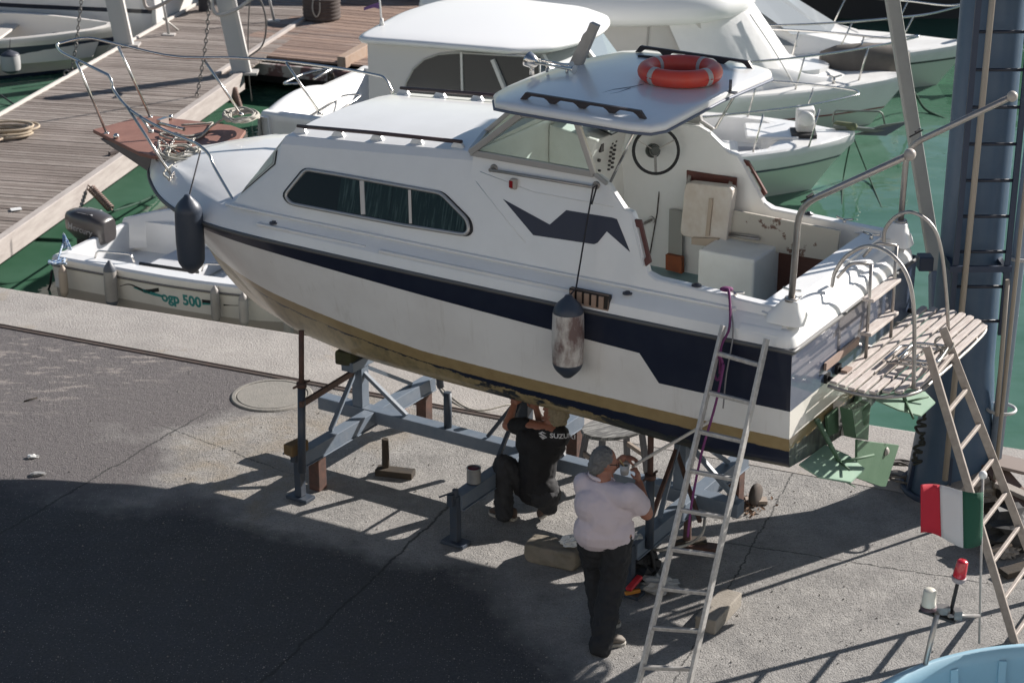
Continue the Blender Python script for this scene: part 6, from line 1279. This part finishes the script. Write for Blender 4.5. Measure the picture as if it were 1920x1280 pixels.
# ================================================================ PONTOON AND GANGWAY
PZ2 = -.4; p0, p1 = Z(0, 455, PZ2), Z(455, 140, PZ2); q0_ = Z(0, 215, PZ2); dd = (p1-p0).normalized(); nn2 = Vec((-dd.y, dd.x, 0)); wdt = (q0_-p0).dot(nn2)
ang = atan2(dd.y, dd.x); po = p0-dd*6; pt = T('gangway_pontoon', 'long weathered plank pontoon with pale timber edge running back from the quay', 'pontoon', (po.x, po.y, PZ2), ang)
LP = 26; m_ = MB(); k = 0; x = 0
while x < LP:
    wd_ = .118; m_.box((x+wd_/2, wdt/2, -.02+rn.uniform(-.004, .003)), (wd_-.018, wdt-.1, .035)); x += wd_
def plank_mat(name, stretch, ca, cb, vary):
    q = NT(name, .85); x, y, z = q.xyz(); ax = x if vary == 'x' else y
    idx = q.ma('FLOOR', q.ma('DIVIDE', ax, .118)); wn_ = q.n.new('ShaderNodeTexWhiteNoise'); wn_.noise_dimensions = '1D'; lk(q.t, idx, wn_.inputs['W'])
    c = q.mix(wn_.outputs[0], ca, cb); c = q.mix(q.ramp(q.noise(5, 6, .7, scale=stretch), .4, .7, 0, .7), c, (.12, .08, .065)); c = q.mix(q.ramp(q.noise(.6, 4), .5, .7, 0, .5), c, (.34, .29, .26)); q.col(c); q.bump(q.noise(30, 4, .6, scale=stretch), .5, .01); return q.m
pt.p('planking', m_, plank_mat('pontoon_planks', (8, 1, 1), (.31, .275, .245), (.15, .125, .108), 'x'))
TIM = mat('pale_timber', (.44, .40, .37), .8, c2=(.30, .26, .24), sc=4, stretch=(.6, 4, 4), amt=.8, bump=.3, bsc=30)
L1 = (p1-p0).length+6
pt.p('edge_beam', MB().box((L1/2, .03, -.10), (L1, .12, .30)), TIM, bevel=.01); pt.p('edge_beam', MB().box((L1+4.6, .32, -.03), (9.6, .10, .16), radians(-1.0)), TIM, bevel=.01); pt.p('edge_trim', MB().box((LP/2, wdt-.02, -.02), (LP, .05, .12)), mat('white_trim', (.55, .52, .48), .7), bevel=.005)
pt.p('under_beam', MB().box((LP/2, wdt*.3, -.22), (LP, .12, .3)).box((LP/2, wdt*.75, -.22), (LP, .12, .3)), mat('under_dark', (.06, .05, .045), .9))
m_ = MB(); m_.beam(pt.I @ Z(-60, 228+30, PZ2+.02), pt.I @ Z(455, 108, PZ2+.02), .004, .004)
# second deck
s0, s1 = Z(455, 100, PZ2), Z(640, 118, PZ2); sd_ = (s1-s0).normalized(); an2 = atan2(sd_.y, sd_.x); pt2 = T('side_deck', 'brown plank deck with rusty steel front beam beyond the gangway pontoon', 'pontoon', (s0.x, s0.y, PZ2), an2)
m_ = MB(); x = 0
while x < 8: m_.box((3.0, x+.06, -.02+rn.uniform(-.004, .003)), (7.2, .106, .035)); x += .118
pt2.p('planking', m_, plank_mat('deck_planks', (1, 8, 1), (.36, .25, .19), (.19, .13, .105), 'y')); pt2.p('front_beam', MB().box((1.6, -.22, -.18), (5.0, .08, .20)), mat('rusty_white_beam', (.40, .37, .34), .7, c2=(.12, .05, .05), sc=3, thr=(.5, .56), amt=.9)); pt2.p('under_beam', MB().box((3.0, .1, -.30), (7.2, .12, .35)), BLACK)
tb = Z(601, 35, PZ2+.0); tb = Z(601, 42, PZ2); ts_ = T('tyre_stack_bollard', 'dark ribbed round bollard with concrete top and a looped rope on the side deck', 'bollard', (tb.x, tb.y+.3, PZ2))
ts_.p('tyres', MB().lathe((0, 0, 0), [(.33, 0)]+[(r, h) for k in range(6) for r, h in ((.345, .02+k*.07), (.36, .04+k*.07), (.345, .065+k*.07))]+[(.30, .43), (.001, .43)], 32), mat('tyre_brown', (.07, .055, .05), .9, c2=(.12, .10, .09), sc=9)); ts_.p('top', MB().lathe((0, 0, 0), [(.001, .452), (.28, .45), (.31, .42)], 32), mat('bollard_top', (.38, .34, .31), .8)); ts_.p('rope_loop', MB().tube(curve([(-.12, -.30, .45), (-.13, -.38, .25), (-.07, -.39, .12), (.0, -.385, .22), (.0, -.32, .45)], 6), .015, 6), ROPEW)
A_, B2 = Z(640, 118, PZ2+.05), Z(690, 90, PZ2+.1); solo('fender_timber', MB().beam(A_, B2+(B2-A_)*.4, .16, .2), mat('orange_timber', (.36, .25, .18), .8, c2=(.45, .40, .35), sc=7), 'short orange brown timber bolted at the corner of the side deck', 'timber', bevel=.01)
def steelpost(base, top, w_, label):
    t = T('hoist_post', label, 'post', base, 0, 'hoist posts on the pontoon'); o = t.p('post_body', MB().beam(Vec(), top-base, w_, w_*.55), mat('post_grey', (.50, .51, .50), .5), bevel=.01); t.p('flange', MB().beam(Vec((w_*.56, -.03, 0)), top-base+Vec((w_*.56, -.03, 0)), .06, .12), mat('post_pale', (.60, .58, .55), .5)); t.p('foot_plate', MB().box((0.05, 0, .02), (w_*1.7, .3, .04)), mat('post_foot', (.4, .38, .36), .6)); return t
b1 = Z(232, 86, PZ2); steelpost(b1, Y(203, -45, b1.y), .27, 'left grey steel hoist post standing on the far edge of the pontoon'); b2 = Z(452, 138, PZ2+.0); steelpost(b2, Y(412, -45, b2.y), .27, 'right grey steel hoist post at the near pale edge beam of the pontoon')
CH = mat('chain_grey', (.22, .21, .20), .5, .7)
def ychain(P, lb, nm='hanging_chain', m=CH, pitch=.075): return chain(P, pitch, .010, nm, m, lb, 'hoist chains')
yy = b1.y-1.2; ychain([Y(155, -20, yy), Y(148, 40, yy), Y(142, 90, yy), Y(133, 135, yy)], 'thin chain hanging in front of the cream boat at the left'); yy = b2.y-1.5; ychain([Y(394, -20, yy), Y(388, 60, yy), Y(380, 120, yy), Y(371, 170, yy), Y(362, 200, yy)], 'thin chain hanging beside the right hoist post')
solo('chain_shackle', MB().torus(Y(125, 138, b1.y-1.2), .05, .015, Matrix.Rotation(pi/2, 3, 'X'), 12, 6).torus(Y(133, 138, b1.y-1.2), .04, .014, Matrix.Rotation(pi/2, 3, 'X'), 12, 6), CH, 'small steel shackle at the lower end of the left hanging chain', 'shackle')
yy = b2.y+.1; solo('hanging_hose', MB().tube(curve([Y(470, -30, yy), Y(466, 40, yy), Y(465, 100, yy), Y(467, 150, yy), Y(472, 190, yy)], 6), .012, 6).tube(curve([Y(470, -20, yy), Y(490, 5, yy), Y(499, 45, yy), Y(492, 85, yy), Y(465, 108, yy)], 6), .016, 6), mat('hose_grey', (.10, .095, .09), .6), 'grey hose hanging in a loop by the right hoist post', 'hose')
def rail_post(px0, py0, px1, py1, lb):
    b = Z(px1, py1, PZ2); t = Y(px0, py0, b.y); tt = T('railing_post', lb, 'post', b, 0, 'railing posts on the pontoon'); tt.p('post', MB().tube([Vec(), t-b], .025, 8), mat('galv%d' % px0, (.42, .42, .41), .5, .4)); tt.p('base_plate', MB().box((0, 0, .01), (.22, .16, .02)), mat('plate%d' % px0, (.5, .47, .44), .6))
rail_post(299, -30, 317, 66, 'thin galvanised railing post with brace beside the white moored boat'); rail_post(499, -30, 514, 40, 'thin galvanised railing post at the pale edge beam near the top')
b = Z(317, 66, PZ2); solo('post_brace', MB().tube([Y(306, 35, b.y), Z(334, 57, PZ2)], .018, 6), mat('galvb', (.45, .44, .42), .5, .4), 'short diagonal brace of the railing post at the top left', 'brace')
solo('curved_handrail', MB().tube(curve([Y(268, -20, 33), Y(272, 10, 33), Y(285, 16, 33), Y(310, 5, 33), Y(330, -10, 33)], 5), .03, 8), mat('rail_tan', (.45, .40, .36), .5), 'curved tan tube handrail at the very top left', 'handrail')
solo('curved_handrail', MB().tube(curve([Y(396, -20, 32), Y(398, 10, 32), Y(408, 28, 32), Y(440, 20, 32), Y(480, -8, 32)], 5), .03, 8), mat('rail_pale', (.55, .52, .48), .5), 'curved pale tube handrail beside the right hoist post', 'handrail')
# rope coil on the pontoon, springs, water lines
c_ = Z(10, 250, PZ2+.02); mm_ = MB()
for k in range(7): mm_.torus(c_+Vec((rn.uniform(-.08, .08), rn.uniform(-.1, .1), .01+.018*k)), .30+.05*rn.random(), .018, None, 28, 6, scale=(1.25, .9))
mm_.tube(curve([c_+Vec((.1, -.3, .03)), c_+Vec((-.2, -.9, .02)), c_+Vec((-.7, -1.3, .02))], 5), .018, 6)
solo('rope_coil', mm_, mat('tan_rope', (.46, .38, .28), .9, c2=(.34, .27, .2), sc=30), 'coil of tan rope lying on the pontoon planks at the left edge', 'rope')
def spring(a, b, lb, r=.05):
    m = MB(); P = []; n = 13
    u, v = frame(b-a)
    for i in range(n*8+1):
        t = i/(n*8); P.append(a.lerp(b, t)+(u*cos(2*pi*i/8)+v*sin(2*pi*i/8))*r)
    m.tube(P, .013, 5); m.tube([a-(b-a)*.12, a, b, b+(b-a)*.1], .012, 5); return solo('mooring_spring', m, mat('rusty_spring', (.16, .11, .09), .6, .5, c2=(.4, .3, .27), sc=20), lb, 'mooring spring', 'rusty mooring springs')
spring(Z(170, 352, -.45), Y(208, 392, Z(170, 352, -.45).y-.3), 'rusty coil mooring spring between the pontoon and the outboard'); spring(Z(438, 165, -.5), Y(450, 205, Z(438, 165, -.5).y-.2), 'rusty coil mooring spring hanging below the right hoist post')
pp_ = Z(640, 125, PZ2); solo('chain_bundle', scribble([Vec((pp_.x-.1+rn.uniform(-.12, .12), pp_.y-.1, -.45-rn.uniform(0, .55))) for i in range(30)], .02), mat('weedy_chain', (.08, .06, .045), .9), 'rusty weedy chain bundle hanging from the corner of the side deck', 'chain')
mooring('mooring_line', [Y(212, 396, 23.8), Z(260, 380, -.8), Z(300, 362, -.95)], .015, ROPEG, 'dark green line running from the spring above the outboard into the water')
mooring('mooring_line', [Cb.M @ Vec((6.15, -.02, .80)), Z(1582, 330, -.9), Z(1578, 392, -1.02)], .012, ROPEG, 'left of two dark lines from the bow of the open motorboat')
mooring('mooring_line', [Cb.M @ Vec((6.18, .02, .80)), Z(1625, 320, -.9), Z(1658, 402, -1.02)], .012, ROPEG, 'right of two dark lines from the bow of the open motorboat')
mooring('mooring_line', [Bt.M @ Vec((8.15, -.05, 1.1)), Z(1715, 175, -.7), Z(1735, 205, -.95), Z(1775, 225, -1.02)], .022, ROPEG, 'dark green knotted mooring rope right of the grey mast')
mooring('mooring_line', [Z(0, 178, -.9), Z(32, 200, -.99)], .015, ROPEB, 'black line entering the water at the left edge')
mooring('mooring_line', [dn.M @ Vec((-.02, -.9, .5)), Z(92, 540, -.98), Z(78, 552, -1.02)], .015, ROPEB, 'black line from the dinghy stern corner into the water')
solo('ladder_stick', MB().beam(Z(205, 288, PZ2+.03), Z(248, 275, PZ2+.03), .05, .04), mat('stick_dark', (.09, .07, .065), .8), 'short dark plank lying on the pontoon edge near the bow platform', 'plank')
solo('white_card', MB().box(Z(30, 392, PZ2+.012), (.14, .12, .006), .4), WHITEP, 'small white card on the pontoon planks at the left edge', 'card')

# ================================================================ CRANE COLUMN
cc_ = Vec((3.82, 15.55, 0)); cr2 = T('quay_crane', 'tall navy crane column with ladder and pipes at the right edge', 'crane', cc_)
CB = mat('crane_blue', (.045, .085, .145), .45, c2=(.075, .12, .175), sc=3, amt=.6); CBD = mat('crane_navy', (.02, .035, .07), .5)
cr2.p('column', MB().lathe((0, 0, 0), [(.38, .0), (.38, .05), (.33, .55), (.275, 1.2), (.26, 2.2), (.255, 7.2)], 32), CB)
cr2.p('base_plate', MB().lathe((0, 0, 0), [(.43, 0), (.43, .04), (.40, .045)], 32), CBD)
for k in range(6): a = k*pi/3+.3; cr2.p('gusset', MB().prism([(cos(a)*.36, sin(a)*.36, .05), (cos(a)*.42, sin(a)*.42, .05), (cos(a)*.36, sin(a)*.36, .45)], (sin(a)*.02, -cos(a)*.02, 0)), CBD)
lx0, lx1, ly = -.22, .20, -.42
for x in (lx0, lx1): cr2.p('ladder_rail', MB().box((x, ly, 4.2), (.045, .03, 5.2)), CBD)
for k in range(17): z = 1.72+.30*k; cr2.p('rung', MB().tube([(lx0, ly, z), (lx1, ly, z)], .014, 6), mat('rung_blue', (.015, .02, .035), .4) if k == 0 else bpy.data.materials['rung_blue'])
for z in (2.15, 4.4): cr2.p('ladder_bracket', MB().beam((lx0, ly, z), (lx0, -.1, z), .04, .06).beam((lx1, ly, z), (lx1, -.1, z), .04, .06).beam((lx0-.05, ly-.02, z+.03), (lx1+.03, ly-.02, z+.03), .03, .05), CBD)
cr2.p('tan_pipe', MB().tube([(-.16, -.46, .3), (-.10, -.46, 7.0)], .026, 8), mat('tan_pipe', (.33, .29, .24), .6)); cr2.p('tan_pipe', MB().tube([(.26, -.46, .1), (.29, -.46, 7.0)], .018, 8), bpy.data.materials['tan_pipe']); cr2.p('tan_pipe', MB().tube([(.22, -.48, .9), (.20, -.48, 2.1)], .020, 8), bpy.data.materials['tan_pipe'])
cr2.p('pale_blue_pipe', MB().tube([(.31, -.20, .2), (.42, -.20, 7.0)], .058, 12), mat('pale_blue_pipe', (.22, .28, .36), .5)); cr2.p('pipe_strap', MB().torus((.36, -.20, 2.2), .10, .016, None, 20, 6).torus((.32, -.22, .85), .12, .014, None, 20, 6), mat('strap_pale', (.45, .45, .44), .5))
# slanted strut in front of the harbour and its shoe
ta, tb_ = Y(1757, 520, 16.3), Y(1660, -80, 16.3); cr2.p('strut', MB().beam(ta-cc_, tb_-cc_, .115, .11), mat('strut_grey', (.33, .33, .31), .6, c2=(.24, .24, .23), sc=4), bevel=.015)
cr2.p('strut_shoe', MB().beam(ta-cc_+Vec((0, 0, .05)), Vec((-.12, .1, .55)), .14, .16), mat('shoe_blue', (.13, .16, .21), .6), bevel=.02)
# unseen slab and arm added above the frame, shaped to shade the hard top
cr2.p('shade_blocker', MB().prism([Vec(v)-cc_ for v in ((4.80, 17.6, 5.66), (4.64, 16.6, 5.66), (4.25, 15.85, 5.66), (3.35, 15.85, 5.66), (2.90, 16.3, 5.66), (3.54, 18.0, 5.66))], (SDIR*.45)[:]), CB); cr2.p('blocker_arm', MB().box((-.1, .9, 6.2), (.3, 1.9, .4)), CB)
cr2.p('slewing_head', MB().lathe((0, 0, 0), [(.26, 7.2), (.50, 7.25), (.50, 7.8), (.001, 7.82)], 24), CB)
solo('junction_box', MB().box(cc_+Vec((-.40, -.10, 2.12)), (.12, .14, .12)), CBD, 'small navy box bracketed on the left of the crane column', 'junction box', bevel=.01)
# junk at the column foot
def junk(name, a, b, w_, h_, label, cat='board', m=WOOD): return solo(name, MB().beam(a, b, w_, h_), m, label, cat, None, bevel=.006)
GP = mat('grey_plank', (.33, .30, .27), .9, c2=(.2, .17, .15), sc=8, stretch=(1, 5, 5), bump=.4)
junk('pale_plank', Z(1755, 905, .18), Z(1800, 925, .16), .22, .04, 'pale wide plank at the foot of the crane column', m=GP); junk('pale_plank', Z(1800, 885, .26), Z(1860, 880, .3), .16, .05, 'short pale plank leaning behind the dusty ladder', m=GP)
junk('brown_plank', Z(1858, 870, .35), Z(1935, 960, .18), .20, .03, 'brown wide plank at the right edge behind the ladder', m=mat('brown_plank', (.16, .11, .09), .8, c2=(.09, .06, .05), sc=8)); junk('brown_plank', Z(1865, 862, .38), Z(1940, 880, .35), .26, .03, 'grey brown sheet of board at the right edge by the crane', m=mat('brown_sheet', (.22, .18, .16), .8)); junk('split_plank', Z(1850, 890, .22), Z(1920, 985, .10), .08, .05, 'split dark plank in the heap at the right edge', m=DARKW)
junk('thin_batten', Z(1835, 905, .2), Z(1900, 935, .16), .04, .03, 'thin tan batten in the heap by the crane', m=mat('tan_batten', (.42, .33, .24), .8)); 
solo('engine_heap', crumple(Z(1900, 990, .16), (.30, .26, .18), 77, 3), mat('black_junk', (.02, .02, .022), .7, c2=(.07, .07, .06), sc=8), 'black heap of machinery scrap at the right edge behind the dusty ladder', 'scrap')
solo('rubble_stone', crumple(Z(1845, 925, .14), (.16, .12, .12), 78, 3), mat('rubble', (.34, .32, .29), .9), 'grey rubble stone beneath the dusty ladder rungs', 'stone')
solo('rubble_stone', crumple(Z(1885, 1030, .06), (.12, .10, .07), 79, 3), mat('rubble2', (.26, .24, .22), .9), 'small grey stone by the right edge beside the ladder', 'stone')
for i_, (a_, b_, w_, h_, z0, z1, mm, lb) in enumerate((((1770, 925), (1850, 892), .15, .05, .16, .30, GP, 'thick grey plank lowest in the heap behind the flag'), ((1790, 960), (1905, 945), .09, .06, .05, .12, DARKW, 'dark beam lying under the heap behind the flag'), ((1868, 905), (1935, 935), .10, .04, .3, .25, GP, 'grey plank on top of the scrap heap at the right edge'), ((1845, 1035), (1935, 1005), .05, .03, .06, .2, WOOD, 'thin pale batten across the foot of the scrap heap'), ((1880, 1075), (1935, 1060), .12, .05, .04, .05, DARKW, 'dark board end by the right ladder foot'))):
    junk('heap_plank', Z(*a_, z0), Z(*b_, z1), w_, h_, lb, m=mm)
P = []; c_ = Z(1700, 893, .02)
for i in range(30): a = i*.75; P.append(c_+Vec((.22*cos(a)*(.6+.5*rn.random())-.02, .20*sin(a)*(.6+.5*rn.random()), .02+.05*rn.random())))
solo('cable_coil', scribble(P, .011), mat('cable_grey', (.14, .13, .12), .8), 'grey cable coil on the quay left of the crane foot', 'cable')
solo('hanging_net', scribble([cc_+Vec((-.36+rn.uniform(-.05, .06), -.24+rn.uniform(-.04, .04), .35+.7*i/40)) for i in range(40)], .012), mat('net_dark', (.03, .032, .028), .9), 'dark tangled net hanging on the left side of the crane column', 'net')
# ================================================================ FOREGROUND: flag, lamps, blue boat
yf = 11.6; fb = Y(1836, 1205, yf); ft = Y(1843, 890, yf); fl2 = T('italian_flag', 'Italian tricolour flag of red, white and green on a thin staff', 'flag', fb)
fl2.p('staff', MB().tube([Vec(), ft-fb], .008, 8), mat('staff_grey', (.40, .38, .36), .5)); fl2.p('ball', MB().ell(ft-fb, (.028, .028, .028)), WHITEP)
TL, TR_, BL, BR = Y(1726, 908, yf-.1), Y(1842, 918, yf), Y(1728, 1002, yf-.1), Y(1842, 1022, yf)
def fpt(u, v):
    p = TL.lerp(TR_, u).lerp(BL.lerp(BR, u), v); return p-fb+Vec((0, .045*sin(u*5.5+v*.8), -.012*sin(pi*u)+ .012*v*sin(u*7)))
for a, b, nm, c in ((0, .33, 'red_panel', (.42, .012, .03)), (.33, .665, 'white_panel', (.55, .55, .56)), (.665, 1, 'green_panel', (.008, .07, .04))):
    m_ = MB(); m_.loft([[fpt(lerp(a, b, i/6), j/6) for j in range(7)] for i in range(7)]); o = fl2.p(nm, m_, mat('flag_'+nm, c, .8, bump=.2, bsc=300)); s_ = o.modifiers.new('cloth', 'SOLIDIFY'); s_.thickness = .002
yl = 11.0; pbm, ptm = Y(1722, 1300, yl), Y(1757, 1150, yl); lt = T('mast_lights', 'mast with red and white signal lamps in the foreground', 'lamp mast', pbm)
L_ = lambda px, py, dy=0: Y(px, py, yl+dy)-pbm
lt.p('pole', MB().tube([Vec(), ptm-pbm], .018, 10), STEELD); lt.p('lamp_plate', MB().prism([L_(1722, 1142), L_(1790, 1165), L_(1803, 1152, .12), L_(1740, 1128, .12)], (0, 0, -.02)), BLACK, bevel=.004)
lt.p('clamp', MB().box(L_(1765, 1142, .05), (.10, .06, .05)).box(L_(1795, 1150, .05), (.05, .06, .06)).tube([L_(1780, 1154), L_(1835, 1154, .3)], .013, 8), mat('clamp_metal', (.28, .27, .26), .4, .5, c2=(.1, .1, .12), sc=30))
wc_ = L_(1741, 1136, .02); wlp = lt.p('white_lamp', MB().lathe(wc_, [(.001, .125), (.030, .122), (.040, .112), (.046, .02), (.046, 0), (.001, 0)], 20), mat('white_lens', (.62, .60, .52), .35)); lt.p('lamp_base', MB().lathe(wc_, [(.052, -.02), (.052, .004), (.046, .006)], 20), mat('lamp_base', (.08, .05, .06), .5))
r0_ = L_(1782, 1150, .05); r1_ = L_(1798, 1082, .05); lt.p('lamp_stem', MB().tube([r0_, r1_], .013, 8), BLACK); rd = (r1_-r0_).normalized(); Mr = rd.to_track_quat('Z', 'Y').to_matrix()
lt.p('red_lamp', MB().lathe(r1_, [(.001, .125), (.028, .122), (.036, .112), (.042, .02), (.042, 0), (.001, 0)], 20, Mr), mat('red_lens', (.50, .015, .03), .25, coat=.6)); lt.p('lamp_base', MB().lathe(r1_, [(.036, -.03), (.048, -.006), (.048, .004), (.042, .006)], 20, Mr), mat('lamp_base2', (.30, .26, .27), .5))
# blue boat at the bottom right corner
bz = .95; rimc = Z(2020, 1420, bz); bb = T('pale_blue_boat', 'pale blue boat hull rim cut by the bottom right corner', 'boat', (rimc.x, rimc.y, 0))
E_ = [bb.I @ Z(*p, bz) for p in ((1560, 1345), (1640, 1285), (1720, 1246), (1800, 1222), (1880, 1209), (1960, 1205), (2050, 1212), (2150, 1240), (2240, 1300), (2290, 1400), (2260, 1560), (2100, 1700), (1850, 1700), (1620, 1560), (1530, 1430))]; E_ = curve(E_+[E_[0]], 5)[:-1]
PB_ = mat('pale_blue_paint', (.30, .48, .58), .5, c2=(.24, .40, .50), sc=3, amt=.5, bump=.05); cen_ = sum(E_, Vec())/len(E_)
def rg_(s, z): return [cen_.lerp(v, s)*1+Vec((0, 0, z)) for v in E_]
m_ = MB(); m_.loft([rg_(.80, -.85), rg_(.97, -.45), rg_(1.0, -.05), rg_(1.0, .0), rg_(.955, .0), rg_(.945, -.10), rg_(.90, -.40), rg_(.88, -.55)], True); k_ = len(E_); rf = rg_(.88, -.55); m_.add(rf, [tuple(range(k_))]); bb.p('hull', m_, PB_)
for i in (8, 14, 20, 26, 32):
    v = E_[i]; a = cen_.lerp(v, .945)+Vec((0, 0, -.08)); b = cen_.lerp(v, .86)+Vec((0, 0, -.52)); bb.p('rib', MB().beam(a, b, .05, .04), PB_)

# ================================================================ every loose piece its own part
for o in list(S.objects):
    if o.type == 'MESH' and o.name.split('.')[0] in ('rail_block', 'switch', 'cleat', 'roof_strut', 'stern_ladder', 'gauge', 'hinge', 'louvre', 'moulded_line', 'deck_filler_cap', 'air_horn', 'rod_holder', 'seat_rib', 'side_ledge', 'spoke', 'pole_cleat', 'platform_hinge', 'anchor_fitting', 'transducer_plate', 'gauge', 'clamp', 'pipe_strap', 'thwart', 'seat_moulding', 'deck_locker', 'windlass', 'board_latch', 'side_grab_bar'): split_loose(o)
